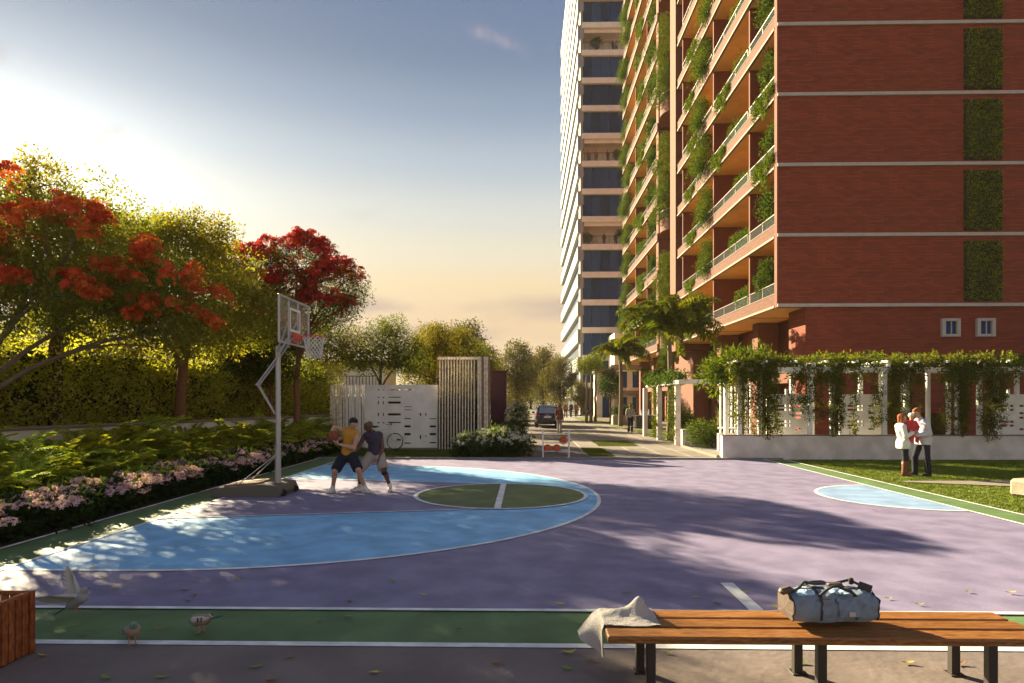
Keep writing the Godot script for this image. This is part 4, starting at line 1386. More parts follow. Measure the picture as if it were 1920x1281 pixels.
	for i in fp.size():
		var s: float = fh[i] / 10.0
		tree("far_tree", fl[i], fp[i], 4.0 * s, 0.22 * s, Vector3.ZERO, M.bark_dark, [[Vector3(-1.6, 5.6, 0) * s, Vector3(2.0, 1.8, 2.0) * s, 70], [Vector3(1.5, 5.9, 0.3) * s, Vector3(1.9, 1.7, 1.9) * s, 70], [Vector3(0, 7.9, 0) * s, Vector3(2.0, 1.7, 2.0) * s, 80], [Vector3(0.3, 4.2, 0.4) * s, Vector3(2.2, 1.2, 1.8) * s, 60], [Vector3(-0.2, 2.6, 0.6) * s, Vector3(2.2, 1.3, 1.8) * s, 50]], big, 0.7 * s, 1.2 * s, Color(0.10, 0.09, 0.035), "trees beyond the end of the drive", 0.2)
	var row := leaf_cluster(46, 0.9, 0.3, 0.5, 67)
	xs = []
	cs = []
	for k in 1500:
		var x := rr(-70, 12)
		xs.append(Transform3D(Basis(rdir(), rr(0, TAU)).scaled(Vector3.ONE * rr(0.8, 1.4)), Vector3(x, rr(0.0, 1.0) * (7.0 + 2.0 * sin(x * 0.5) + 1.2 * sin(x * 1.3)), -150 + rr(-5, 5))))
		var g := rr(0.6, 1.2)
		cs.append(Color(0.09 * g, 0.08 * g, 0.03 * g))
	tag(multi("far_wood", row, M.leaf, xs, cs, self), "belt of distant woodland closing the view along the horizon", "woodland")

# ------------------------------------------------------------------ pergola, screens, palms, planters
func slotted_panel(w: float, h: float, t: float, slots: Array) -> MB:
	var xs := [0.0, w]
	var ys := [0.0, h]
	for s: Rect2 in slots:
		xs.append_array([s.position.x, s.end.x])
		ys.append_array([s.position.y, s.end.y])
	xs.sort()
	ys.sort()
	var mb := MB.new()
	var solid := func(i: int, j: int) -> bool:
		if i < 0 or j < 0 or i >= xs.size() - 1 or j >= ys.size() - 1:
			return false
		var c := Vector2((xs[i] + xs[i + 1]) / 2, (ys[j] + ys[j + 1]) / 2)
		for s: Rect2 in slots:
			if s.has_point(c):
				return false
		return true
	for i in xs.size() - 1:
		for j in ys.size() - 1:
			if xs[i + 1] - xs[i] < 1e-5 or ys[j + 1] - ys[j] < 1e-5 or not solid.call(i, j):
				continue
			var a := Vector2(xs[i], ys[j])
			var b := Vector2(xs[i + 1], ys[j + 1])
			for s in [0.5, -0.5]:
				mb.quad(Vector3(a.x, a.y, t * s), Vector3(b.x, a.y, t * s), Vector3(b.x, b.y, t * s), Vector3(a.x, b.y, t * s), Vector3(0, 0, s))
			if not solid.call(i - 1, j):
				mb.quad(Vector3(a.x, a.y, -t / 2), Vector3(a.x, a.y, t / 2), Vector3(a.x, b.y, t / 2), Vector3(a.x, b.y, -t / 2), Vector3.LEFT)
			if not solid.call(i + 1, j):
				mb.quad(Vector3(b.x, a.y, -t / 2), Vector3(b.x, a.y, t / 2), Vector3(b.x, b.y, t / 2), Vector3(b.x, b.y, -t / 2), Vector3.RIGHT)
			if not solid.call(i, j - 1):
				mb.quad(Vector3(a.x, a.y, -t / 2), Vector3(a.x, a.y, t / 2), Vector3(b.x, a.y, t / 2), Vector3(b.x, a.y, -t / 2), Vector3.DOWN)
			if not solid.call(i, j + 1):
				mb.quad(Vector3(a.x, b.y, -t / 2), Vector3(a.x, b.y, t / 2), Vector3(b.x, b.y, t / 2), Vector3(b.x, b.y, -t / 2), Vector3.UP)
	return mb

func pergola() -> void:
	var w := thing("planter_wall", "long low grey wall under the white pergola posts, facing the court", "wall", Vector3.ZERO, 0.0, "low grey walls under the pergola")
	part("wall_body", MB.new().span(Vector3(6.77, 0, -22.42), Vector3(26, 0.82, -22.72)), M.grey_wall, w)
	part("coping", MB.new().cham(Vector3(16.38, 0.835, -22.57), Vector3(19.26, 0.03, 0.34), 0.008), M.lip, w)
	w = thing("planter_wall", "short low grey wall set back at the left end of the pergola", "wall", Vector3.ZERO, 0.0, "low grey walls under the pergola")
	part("wall_body", MB.new().span(Vector3(6.72, 0, -27.9), Vector3(9.5, 0.79, -28.2)), M.grey_wall, w)
	struct("terrace", MB.new().span(Vector3(6.72, 0, -22.72), Vector3(30, 0.05, -27.9)), M.kerb)
	var lane := struct("terrace_edge", MB.new().cham(Vector3(6.70, 0.06, -25.3), Vector3(0.1, 0.13, 5.2), 0.01), M.lip)
	lane.name = "terrace_edge"
	var p := thing("pergola", "white post and beam pergola overgrown with green vines before the brick building", "pergola")
	var zf := -22.57
	var zr := -24.35
	var px := [7.39, 8.09, 9.81, 10.56, 12.34, 13.09, 14.81, 15.56, 17.32, 18.05]
	for x in px:
		part("post", MB.new().cham(Vector3(x, 2.0, zf), Vector3(0.14, 2.32, 0.14), 0.01), M.white_paint, p)
		part("post", MB.new().cham(Vector3(x + 0.1, 1.6, zr), Vector3(0.13, 3.1, 0.13), 0.01), M.white_paint, p)
		part("cross_beam", MB.new().cham(Vector3(x + 0.05, 3.25, (zf + zr) / 2), Vector3(0.1, 0.14, 2.2), 0.01), M.white_paint, p)
	part("beam", MB.new().cham(Vector3(13.0, 3.11, zf), Vector3(11.9, 0.13, 0.12), 0.01), M.white_paint, p)
	part("beam", MB.new().cham(Vector3(13.0, 3.11, zr), Vector3(11.9, 0.13, 0.12), 0.01), M.white_paint, p)
	for k in 12:
		part("rafter", MB.new().box(Vector3(7.2 + k * 1.02, 3.36, (zf + zr) / 2), Vector3(0.06, 0.08, 2.4)), M.white_paint, p)
	# gateway along the walk
	var gt := thing("garden_gateway", "tall grey gateway posts and beam beside the paved walk, draped in leaves", "gateway")
	for d in [[6.86, -29.4, 2.75], [6.76, -32.9, 2.75], [8.9, -28.6, 2.6], [6.7, -36.4, 2.7]]:
		part("post", MB.new().cham(Vector3(d[0], d[2] / 2, d[1]), Vector3(0.22, d[2], 0.3), 0.015), M.grey_wall, gt)
	part("beam", MB.new().cham(Vector3(6.84, 2.85, -32.6), Vector3(0.2, 0.2, 7.8), 0.012), M.grey_wall, gt)
	part("beam", MB.new().cham(Vector3(8.1, 2.86, -29.0), Vector3(2.5, 0.2, 0.2), 0.012), M.grey_wall, gt)
	# slotted screens between the pairs of posts
	var slots := []
	for y in [0.30, 0.44, 0.86, 1.0]:
		slots.append(Rect2(0.28, y, 0.60, 0.075))
	for y in [0.17, 0.58, 0.74, 1.0]:
		slots.append(Rect2(1.02, y, 0.22, 0.075))
	var pn := ["white slotted screen panel nearest the left end of the pergola", "white slotted screen panel left of the couple with the child", "white slotted screen panel at the right edge beyond the couple"]
	var xx := [8.62, 11.2, 16.45]
	for i in 3:
		var s := thing("slotted_screen", pn[i], "screen", Vector3(xx[i], 0.8, -23.4), 0.0, "white slotted screens in the pergola")
		part("panel", slotted_panel(1.5, 1.45, 0.06, slots), M.white_paint, s)
		part("post", MB.new().cham(Vector3(0.75, 0.82, -0.08), Vector3(0.09, 1.64, 0.08), 0.008), M.white_paint, s)
	# vertical slat fence behind the pergola's left end
	var sf := thing("slat_fence", "white vertical slat fence behind the vines at the pergola's left end", "fence")
	for k in 9:
		part("slat", MB.new().cham(Vector3(7.65 + k * 0.145, 1.75, -25.6), Vector3(0.05, 2.0, 0.09), 0.006), M.white_paint, sf)
	part("rail", MB.new().box(Vector3(8.22, 2.66, -25.67), Vector3(1.3, 0.07, 0.04)), M.white_paint, sf)
	part("rail", MB.new().box(Vector3(8.22, 0.95, -25.67), Vector3(1.3, 0.07, 0.04)), M.white_paint, sf)
	part("base", MB.new().span(Vector3(7.55, 0.05, -25.5), Vector3(8.9, 0.74, -25.72)), M.grey_wall, sf)
	# dark red door panel and its white frame
	var dr := thing("red_door", "tall dark red door with white frame behind the couple", "door")
	part("door_leaf", MB.new().span(Vector3(14.0, 0, -25.6), Vector3(14.62, 3.0, -25.68)), M.render_red, dr)
	part("frame", MB.new().cham(Vector3(14.7, 1.5, -25.62), Vector3(0.14, 3.0, 0.14), 0.01), M.white_paint, dr)
	part("frame", MB.new().cham(Vector3(13.9, 1.5, -25.62), Vector3(0.1, 3.0, 0.14), 0.01), M.white_paint, dr)
	part("lintel", MB.new().cham(Vector3(14.3, 3.07, -25.62), Vector3(0.95, 0.12, 0.14), 0.01), M.white_paint, dr)
	# vines
	var lc := leaf_cluster(30, 0.24, 0.115, 0.62, 71, 0.5)
	var green := Color(0.12, 0.15, 0.02)
	var xs := []
	var cs := []
	for k in 640:
		var x := rr(6.9, 19.2)
		var top := rng.randf() < 0.62
		var y := 3.36 + absf(rng.randfn(0, 0.075)) if top else rr(2.72, 3.35)
		var z := rr(zr - 0.3, zf + 0.25) if top else zf + rr(-0.15, 0.22)
		if not top and sin(x * 2.6) + sin(x * 6.1 + 1.0) < -0.5:
			continue
		xs.append(Transform3D(Basis(rdir(), rr(0, TAU)).scaled(Vector3.ONE * rr(0.7, 1.15)), Vector3(x, y, z)))
		var g := rr(0.6, 1.35)
		cs.append(Color(green.r * g * rr(0.9, 1.3), green.g * g, green.b * g))
	var v := thing("climbing_vine", "leafy green vine covering the whole pergola top", "vine", Vector3.ZERO, 0.0, "climbing vines on the pergola and gateway")
	multi("foliage", lc, M.leaf, xs, cs, v)
	var st := MB.new()
	for k in 9:
		var q := []
		for i in 14:
			q.append(Vector3(7.2 + i * 0.9, 3.42 + 0.05 * sin(i * 2.0 + k), lerpf(zr, zf, k / 8.0) + 0.1 * sin(i * 1.3 + k)))
		st.tube(q, [0.012], 5)
	part("stem", st, M.bark_dark, v)
	# vines hanging down the posts
	var hang := [[7.39, 0.6, 0.32, "leftmost post of the pergola"], [8.05, 0.55, 0.30, "second pergola post from the left"], [8.45, 0.62, 0.25, "left edge of the leftmost slotted screen"], [9.55, 1.0, 0.42, "third pergola post from the left"], [10.45, 0.75, 0.36, "fourth pergola post, left of the middle screen"], [10.95, 0.85, 0.3, "left edge of the middle slotted screen"], [12.3, 0.72, 0.42, "fifth pergola post, right of the middle screen"], [13.0, 0.95, 0.45, "sixth pergola post behind the couple"], [14.75, 0.55, 0.36, "seventh pergola post right of the couple"], [15.1, 0.9, 0.3, "gap right of the seventh pergola post"], [15.6, 0.55, 0.4, "eighth pergola post by the right slotted screen"], [16.1, 0.9, 0.26, "left edge of the right slotted screen"]]
	var g2 := Color(0.105, 0.125, 0.02)
	for h in hang:
		var o := thing("hanging_vine", "vine hanging down the " + h[3], "vine", Vector3(h[0], 0, zf + 0.04), 0.0, "vines hanging from the pergola")
		xs = []
		cs = []
		var sm := MB.new()
		for s in 5:
			var sx := rr(-h[2], h[2])
			var sz := rr(-0.12, 0.2)
			var yl: float = h[1] + rr(0.0, 1.1) * (0.3 if s < 2 else 1.0)
			var pts := []
			for i in 8:
				pts.append(Vector3(sx + 0.05 * sin(i * 1.7 + s), lerpf(3.3, yl, i / 7.0), sz))
			sm.tube(pts, [0.007], 4)
			var n := int((3.3 - yl) * 8)
			for i in n:
				var y := lerpf(3.3, yl, float(i) / n)
				xs.append(Transform3D(Basis(rdir(), rr(0, TAU)).scaled(Vector3.ONE * rr(0.42, 0.78)), Vector3(sx + rr(-0.08, 0.08), y, sz + rr(-0.06, 0.08))))
				var g := rr(0.55, 1.35)
				cs.append(Color(g2.r * g * rr(0.9, 1.35), g2.g * g, g2.b * g))
		part("stem", sm, M.bark_dark, o)
		multi("foliage", lc, M.leaf, xs, cs, o)
	# bright shrub crowning the pergola's left end
	var long := leaf_cluster(34, 0.30, 0.26, 0.2, 72)
	xs = []
	cs = []
	fill_lobes([[Vector3(-0.4, 3.25, 0.1), Vector3(0.7, 0.5, 0.7), 60], [Vector3(0.35, 3.35, 0.2), Vector3(0.6, 0.45, 0.7), 55], [Vector3(-0.9, 2.95, -0.2), Vector3(0.4, 0.4, 0.5), 25]], 0.7, 1.1, Color(0.11, 0.15, 0.024), 0.25, xs, cs)
	var bs := thing("crowning_shrub", "bright green shrub crowning the left end of the pergola", "shrub", Vector3(7.85, 0, -23.6))
	multi("foliage", long, M.leaf, xs, cs, bs)
	part("stem", MB.new().bar(Vector3(0, 0, 0), Vector3(0.02, 3.3, 0), 0.05), M.bark_dark, bs)
	# dark leaves over the gateway
	xs = []
	cs = []
	for k in 150:
		xs.append(Transform3D(Basis(rdir(), rr(0, TAU)).scaled(Vector3.ONE * rr(0.7, 1.2)), Vector3(6.85 + rr(-0.25, 0.35), 2.95 + absf(rng.randfn(0, 0.16)), rr(-36.6, -28.8))))
		var g := rr(0.6, 1.3)
		cs.append(Color(0.05 * g, 0.085 * g, 0.02 * g))
	for q in [[6.8, -29.6], [6.72, -33.1], [8.7, -28.7]]:
		for k in 42:
			xs.append(Transform3D(Basis(rdir(), rr(0, TAU)).scaled(Vector3.ONE * rr(0.5, 0.9)), Vector3(q[0] + rr(-0.3, 0.1), rr(0.3, 2.9), q[1] + rr(-0.1, 0.25))))
			var g := rr(0.6, 1.3)
			cs.append(Color(0.10 * g, 0.125 * g, 0.025 * g))
	var gv := thing("climbing_vine", "dark vine over the gateway beside the paved walk", "vine", Vector3.ZERO, 0.0, "climbing vines on the pergola and gateway")
	multi("foliage", lc, M.leaf, xs, cs, gv)
	# shrubs on the terrace behind the low wall
	var sc := leaf_cluster(30, 0.22, 0.1, 0.5, 73)
	for d in [[7.2, -27.2, 0.75, "round shrub on the terrace behind the gateway"], [8.1, -27.4, 0.6, "low shrub at the foot of the white slat fence"], [9.7, -25.0, 0.9, "shrub behind the third pergola post"], [13.0, -25.2, 1.0, "shrub left of the dark red door"], [15.4, -25.0, 0.95, "shrub right of the dark red door"]]:
		xs = []
		cs = []
		fill_lobes([[Vector3(0, d[2] * 0.8, 0), Vector3(0.55, d[2] * 0.75, 0.5), 70]], 0.7, 1.1, Color(0.075, 0.11, 0.022), 0.3, xs, cs)
		var o := thing("terrace_shrub", d[3], "shrub", Vector3(d[0], 0.05, d[1]), 0.0, "shrubs on the terrace")
		multi("foliage", sc, M.leaf, xs, cs, o)

func screens() -> void:
	var s := thing("white_screen", "wide white wall panel with slots behind the two players", "screen", Vector3(-6.62, 0.05, -26.62))
	var k := 0.0041
	var sl := []
	for d in [[560, 580, 215, 12], [612, 630, 215, 12], [665, 790, 215, 12], [835, 930, 215, 14], [560, 580, 292, 12], [612, 630, 292, 12], [665, 795, 290, 8], [562, 575, 345, 36], [614, 626, 345, 30], [665, 795, 343, 22], [830, 905, 385, 6], [830, 905, 416, 6], [562, 575, 463, 36], [614, 626, 463, 30], [665, 795, 462, 22], [830, 898, 505, 10], [1085, 1150, 505, 8], [560, 580, 545, 12], [612, 630, 545, 12], [665, 795, 543, 12], [830, 895, 582, 20], [1085, 1150, 582, 20], [830, 895, 660, 22], [1085, 1150, 660, 22], [985, 1000, 462, 30], [1040, 1053, 462, 22], [985, 1000, 690, 40], [1040, 1053, 680, 14], [750, 795, 717, 18], [830, 895, 750, 12], [1085, 1150, 745, 12]]:
		sl.append(Rect2((d[0] - 430.0) * k, 2.62 - (d[2] + d[3] / 2.0 - 165.0) * k, (d[1] - d[0]) * k, d[3] * k))
	part("panel", slotted_panel(3.01, 2.62, 0.07, sl), M.screen_white, s)
	part("plinth", MB.new().cham(Vector3(1.5, -0.01, 0.03), Vector3(3.05, 0.09, 0.2), 0.01), M.lip, s)
	var f := thing("slat_screen", "fence of close white vertical boards at the left end of the slotted wall", "fence", Vector3(-8.1, 0.03, -26.75))
	for i in 11:
		part("slat", MB.new().cham(Vector3(0.06 + i * 0.132, 1.32 + 0.015 * (i % 3), (i % 2) * 0.05), Vector3(0.112, 2.62, 0.03), 0.006), M.slat_cream if i < 5 else M.screen_white, f)
	part("rail", MB.new().box(Vector3(0.74, 0.5, -0.05), Vector3(1.45, 0.08, 0.04)), M.screen_white, f)
	part("rail", MB.new().box(Vector3(0.74, 2.2, -0.05), Vector3(1.45, 0.08, 0.04)), M.screen_white, f)
	var g := thing("tall_slat_fence", "tall cream vertical slats standing right of the slotted wall", "fence", Vector3(-3.55, 0.03, -26.4))
	for i in 13:
		part("slat", MB.new().cham(Vector3(0.05 + i * 0.118, 1.9, rr(-0.01, 0.01)), Vector3(0.042, 3.78, 0.13), 0.006), M.slat_cream, g)
	for i in 6:
		part("board", MB.new().cham(Vector3(1.63 + i * 0.088, 1.9, -0.12 - 0.03 * (i % 2)), Vector3(0.078, 3.78, 0.05), 0.006), M.slat_cream if i % 3 != 2 else M.slat_brown, g)
	part("rail", MB.new().box(Vector3(1.06, 3.72, -0.16), Vector3(2.2, 0.09, 0.05)), M.slat_cream, g)
	for i in 5:
		part("rail", MB.new().box(Vector3(0.7, 0.25 + i * 0.17, -0.17), Vector3(1.5, 0.05, 0.03)), M.dark_metal, g)
	var m := thing("maroon_pier", "dark maroon wall pier at the drive, right of the tall slats", "wall", Vector3(-1.12, 0, -27.2))
	part("pier_body", MB.new().cham(Vector3(0, 1.6, 0), Vector3(0.66, 3.2, 0.5), 0.015), M.maroon, m)
	part("pier_cap", MB.new().cham(Vector3(0, 3.23, 0), Vector3(0.74, 0.07, 0.58), 0.01), M.maroon, m)
	var hc := leaf_cluster(30, 0.24, 0.12, 0.5, 83)
	var hx := []
	var hcs := []
	for i in 620:
		hx.append(Transform3D(Basis(rdir(), rr(0, TAU)).scaled(Vector3.ONE * rr(0.8, 1.3)), Vector3(rr(-8.4, -1.6), rr(0.0, 2.35), -27.9 + rr(-0.25, 0.3))))
		var gq := rr(0.6, 1.3)
		hcs.append(Color(0.12 * gq, 0.12 * gq, 0.022 * gq))
	var hd := thing("clipped_hedge", "clipped hedge seen through the slots of the white screen", "hedge")
	multi("foliage", hc, M.leaf, hx, hcs, hd)
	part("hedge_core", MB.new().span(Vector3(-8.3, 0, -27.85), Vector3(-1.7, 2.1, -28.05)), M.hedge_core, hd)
	# white flowering bush and the pale tall one behind it
	var lc := leaf_cluster(34, 0.22, 0.15, 0.3, 81)
	var fc := blossom_cluster(9, 0.12, 0.035, 82)
	for d in [["white_flower_bush", "low wide bush starred with white flowers at the back of the court", Vector3(-1.25, 0, -23.3), [[Vector3(-0.65, 0.4, 0), Vector3(0.7, 0.42, 0.6), 80], [Vector3(0.25, 0.5, -0.1), Vector3(0.75, 0.5, 0.6), 90], [Vector3(0.95, 0.42, 0), Vector3(0.45, 0.4, 0.5), 50]], 230, Color(0.055, 0.085, 0.028), Color(0.78, 0.78, 0.74)], ["cream_flower_bush", "taller cream flowering bush beside the drive behind the white flowers", Vector3(-0.35, 0, -26.2), [[Vector3(0, 1.2, 0), Vector3(0.42, 0.75, 0.4), 90], [Vector3(-0.2, 0.5, 0.1), Vector3(0.5, 0.5, 0.4), 50]], 200, Color(0.12, 0.13, 0.05), Color(0.66, 0.58, 0.42)]]:
		var o := thing(d[0], d[1], "bush", d[2])
		var xs := []
		var cs := []
		fill_lobes(d[3], 0.7, 1.15, d[5], 0.3, xs, cs, 0.2)
		multi("leaves", lc, M.leaf, xs, cs, o)
		xs = []
		cs = []
		for i in d[4]:
			var l: Array = d[3][rng.randi() % d[3].size()]
			var q := rdir()
			q.y = absf(q.y)
			xs.append(Transform3D(Basis(rdir(), rr(0, 1.0)).scaled(Vector3.ONE * rr(0.6, 1.0)), l[0] + q * l[1] * rr(0.95, 1.12)))
			var gg := rr(0.75, 1.05)
			cs.append(Color(d[6].r * gg, d[6].g * gg, d[6].b * gg))
		multi("blossoms", fc, M.petal, xs, cs, o)

func palm(label: String, at: Vector3, h: float, r: float, fronds: Array, count: int, s: float) -> void:
	var t := thing("palm_tree", label, "palm", Vector3.ZERO, 0.0, "palms along the paved walk")
	t.position = at
	var pts := []
	var rad := []
	for i in 12:
		var u := i / 11.0
		pts.append(Vector3(0.06 * sin(u * 3.0), h * u, 0))
		rad.append(r * (1.25 - 0.45 * u + 0.04 * (i % 2)))
	part("trunk", MB.new().tube(pts, rad, 10), M.palm_bark, t)
	part("crownshaft", MB.new().tube([Vector3(0, h - 0.1, 0), Vector3(0, h + 0.45 * s, 0)], [r * 0.95, r * 0.55], 10), M.shaft_green, t)
	for k in fronds.size():
		frond_spray("fronds", fronds[k], count, Vector3(0, h + 0.35 * s, 0), 0.75 - 0.3 * k, -0.3 - 0.3 * k, 0.85 * s, 1.1 * s, t, 0.05)

func palms_and_plaza() -> void:
	plain_mat("shaft_green", 0.13, 0.16, 0.05, 0.5)
	var f1 := frond_mesh(2.5, 84, 0.46, 0.034, 1.9, 1.0, 91, Color(0.15, 0.185, 0.024))
	var f2 := frond_mesh(2.4, 80, 0.44, 0.034, 2.2, 1.0, 92, Color(0.11, 0.13, 0.02))
	palm("large feathery palm beside the gateway in front of the brick balconies", Vector3(7.28, 0, -33.0), 5.0, 0.13, [f1, f2], 16, 1.28)
	palm("second palm left of the large one along the walk", Vector3(7.3, 0, -50.0), 5.0, 0.15, [f1, f2], 13, 1.05)
	palm("small dark palm between the two larger palms", Vector3(9.3, 0, -46.0), 3.4, 0.11, [f2], 9, 0.75)
	var lc := leaf_cluster(40, 0.3, 0.13, 0.5, 93)
	tree("lollipop_tree", "small round green tree left of the second palm's trunk", Vector3(7.6, 0, -58.0), 2.3, 0.09, Vector3.ZERO, M.bark_pale, [[Vector3(0, 3.5, 0), Vector3(1.2, 1.25, 1.1), 130]], lc, 0.8, 1.3, Color(0.05, 0.10, 0.025))
	for i in 3:
		tree("slim_tree", ["leftmost slim pale trunk beside the walk", "middle slim pale trunk beside the walk", "rightmost slim pale trunk beside the walk"][i], Vector3(5.35 + i * 0.55, 0, -57.0 - i * 1.5), 4.4, 0.12, Vector3(0.05, 0, 0), M.palm_bark, [[Vector3(0, 5.0 + 0.3 * i, 0), Vector3(0.9, 0.7, 0.9), 34]], lc, 0.9, 1.4, Color(0.11, 0.13, 0.03), "slim trees beside the walk")
	# fountain
	var fo := thing("fountain", "round dark fountain basin with white water jets beside the walk", "fountain", Vector3(8.6, 0, -47.0))
	part("basin", MB.new().lathe([Vector2(0.78, 0), Vector2(0.86, 0.1), Vector2(0.9, 0.92), Vector2(0.82, 0.96), Vector2(0.78, 0.9), Vector2(0.76, 0.3), Vector2(0, 0.28)], 28, Transform3D.IDENTITY, false), M.dark_stone, fo)
	part("water", MB.new().lathe([Vector2(0.77, 0.84), Vector2(0.0, 0.85)], 24), M.water, fo)
	for j in [[0.0, 0.0, 1.75], [-0.25, 0.1, 1.35], [0.25, 0.05, 1.4], [0.1, -0.2, 1.25]]:
		part("water_jet", MB.new().tube([Vector3(j[0], 0.8, j[1]), Vector3(j[0] * 1.1, j[2] - 0.25, j[1]), Vector3(j[0] * 1.15, j[2], j[1])], [0.09, 0.05, 0.012], 8), M.water, fo)
	# stone planter with a clipped bush
	var pl := thing("stone_planter", "pale stone planter with a dark clipped bush left of the fountain", "planter", Vector3(8.0, 0, -53.5), 0.0, "pale stone planters along the walk")
	part("trough", MB.new().cham(Vector3(0, 0.4, 0), Vector3(1.75, 0.8, 1.2), 0.04), M.stone, pl)
	var xs := []
	var cs := []
	fill_lobes([[Vector3(0, 1.15, 0), Vector3(0.85, 0.42, 0.6), 120]], 0.6, 0.9, Color(0.04, 0.06, 0.02), 0.3, xs, cs)
	multi("bush", lc, M.leaf, xs, cs, pl)
	pl = thing("stone_planter", "pale stone planter with shrub just inside the gateway", "planter", Vector3(7.75, 0, -32.2), 0.0, "pale stone planters along the walk")
	part("trough", MB.new().cham(Vector3(0, 0.35, 0), Vector3(0.9, 0.7, 0.8), 0.04), M.stone, pl)
	xs = []
	cs = []
	fill_lobes([[Vector3(0, 1.05, 0), Vector3(0.55, 0.45, 0.5), 80]], 0.6, 0.9, Color(0.10, 0.12, 0.03), 0.3, xs, cs)
	multi("bush", lc, M.leaf, xs, cs, pl)
	var bl := single("stone_block", MB.new().cham(Vector3(0, 0.19, 0), Vector3(0.9, 0.38, 1.3), 0.06), M.stone, "rounded pale stone block on the lawn at the right edge", "stone block", Vector3(10.95, 0, -13.6), 0.35)
	bl.set_meta("label", "rounded pale stone block on the lawn at the right edge")

func balcony_plants() -> void:
	var lc := leaf_cluster(36, 0.24, 0.11, 0.5, 101)
	var fine := leaf_cluster(48, 0.26, 0.10, 0.32, 102, 0.3)
	var iv := leaf_cluster(24, 0.16, 0.09, 0.6, 103, 0.8)
	var protos := {}
	var xs := []
	var cs := []
	# kinds of plant
	for kind in ["round", "tall", "spill", "ivy", "tree"]:
		xs = []
		cs = []
		var o: Node3D = thing({"round": "balcony_shrub", "tall": "balcony_shrub", "spill": "balcony_bush", "ivy": "hanging_ivy", "tree": "balcony_tree"}[kind], "x", {"round": "shrub", "tall": "shrub", "spill": "bush", "ivy": "ivy", "tree": "tree"}[kind], Vector3.ZERO, 0.0, "plants on the balconies of the brick building")
		match kind:
			"round":
				fill_lobes([[Vector3(0, 0.95, -0.5), Vector3(0.55, 0.55, 0.55), 46], [Vector3(0.05, 0.85, 0.4), Vector3(0.5, 0.5, 0.55), 40], [Vector3(0, 0.7, 1.1), Vector3(0.4, 0.4, 0.45), 26]], 0.8, 1.2, Color(0.07, 0.105, 0.016), 0.25, xs, cs)
				multi("foliage", lc, M.leaf, xs, cs, o)
			"tall":
				fill_lobes([[Vector3(0, 1.2, 0), Vector3(0.6, 0.6, 0.65), 50], [Vector3(0, 1.85, 0.1), Vector3(0.45, 0.5, 0.5), 34]], 0.8, 1.2, Color(0.055, 0.085, 0.015), 0.3, xs, cs)
				multi("foliage", lc, M.leaf, xs, cs, o)
				part("stem", MB.new().bar(Vector3(0, 0.3, 0), Vector3(0, 1.6, 0), 0.04), M.bark_dark, o)
			"spill":
				fill_lobes([[Vector3(0, 1.3, 0), Vector3(0.6, 0.75, 0.9), 66], [Vector3(-0.35, 0.5, 0.3), Vector3(0.4, 0.6, 0.8), 44], [Vector3(0.1, 2.0, -0.2), Vector3(0.45, 0.5, 0.6), 34]], 0.8, 1.25, Color(0.07, 0.098, 0.014), 0.3, xs, cs)
				multi("foliage", fine, M.leaf, xs, cs, o)
			"ivy":
				for k in 150:
					var z := rr(-1.2, 1.2)
					var y := -rr(0.0, 1.0) * (0.75 + 0.35 * sin(z * 4.0 + 1.0))
					xs.append(Transform3D(Basis(rdir(), rr(0, TAU)).scaled(Vector3.ONE * rr(0.7, 1.15)), Vector3(rr(-0.12, 0.05), y, z)))
					var g := rr(0.65, 1.35)
					cs.append(Color(0.085 * g, 0.12 * g, 0.016 * g))
				multi("foliage", iv, M.leaf, xs, cs, o)
			"tree":
				var lo := []
				for i in 8:
					lo.append([Vector3(rr(-0.35, 0.25), 1.0 + i * 0.72, rr(-0.9, 0.9)), Vector3(0.85, 0.62, 1.0), 52])
				fill_lobes(lo, 0.8, 1.3, Color(0.072, 0.098, 0.016), 0.3, xs, cs)
				multi("crown", fine, M.leaf, xs, cs, o)
				part("trunk", MB.new().tube([Vector3(0, 0.2, 0), Vector3(0.1, 3, 0.1), Vector3(-0.05, 6.2, 0)], [0.09, 0.07, 0.02], 7), M.bark_dark, o)
		protos[kind] = o
	var first := {}
	var put := func(kind: String, f: int, at: Vector3, where: String, s: float, turn := 0.0) -> void:
		var nm: String = {"round": "rounded shrubs", "tall": "upright dark shrub", "spill": "feathery spilling bush", "ivy": "hanging ivy", "tree": "tall feathery tree"}[kind]
		var lab := "%s, %s balcony floor, %s" % [nm, ordn(f), where]
		var p := at + Vector3(0, H0 + f * FH, 0)
		if not first.has(kind):
			first[kind] = true
			protos[kind].position = p
			protos[kind].scale = Vector3.ONE * s
			protos[kind].set_meta("label", lab)
		else:
			copy(protos[kind], lab, p, turn, s)
	for f in 5:
		put.call("tall", f, Vector3(11.55 + rr(-0.2, 0.2), 0.3, -30.4 + rr(-0.6, 0.5)), "bay nearest the brick corner", rr(0.95, 1.2), rr(0, TAU))
		if f in [2, 3]:
			put.call("ivy", f, Vector3(BX - 0.02, 0.75, -30.2), "bay nearest the brick corner", 1.0)
	for f in 6:
		put.call("round", f, Vector3(11.7, 0.3, -35.2 + rr(-1.2, 1.3)), "second bay from brick corner", rr(0.95, 1.15))
		if f in [3, 4]:
			put.call("ivy", f, Vector3(BX - 0.02, 0.75, [-37.2, -36.4][f - 3]), "second bay from brick corner", 0.95)
	for f in 8:
		put.call("spill", f, Vector3(11.1 + rr(-0.1, 0.3), 0.35, -41.0 + rr(-1.4, 1.2)), "third bay from brick corner", rr(0.95, 1.2))
		if f < 7:
			put.call("ivy", f, Vector3(BX - 0.02, 0.8, -43.4 + rr(-0.4, 0.4)), "third bay from brick corner", 0.85)
	for f in [0, 3, 6, 9]:
		put.call("tree", f, Vector3(11.25, 0.3, -51.6), "round balcony in the recess", 1.08, 0.0)
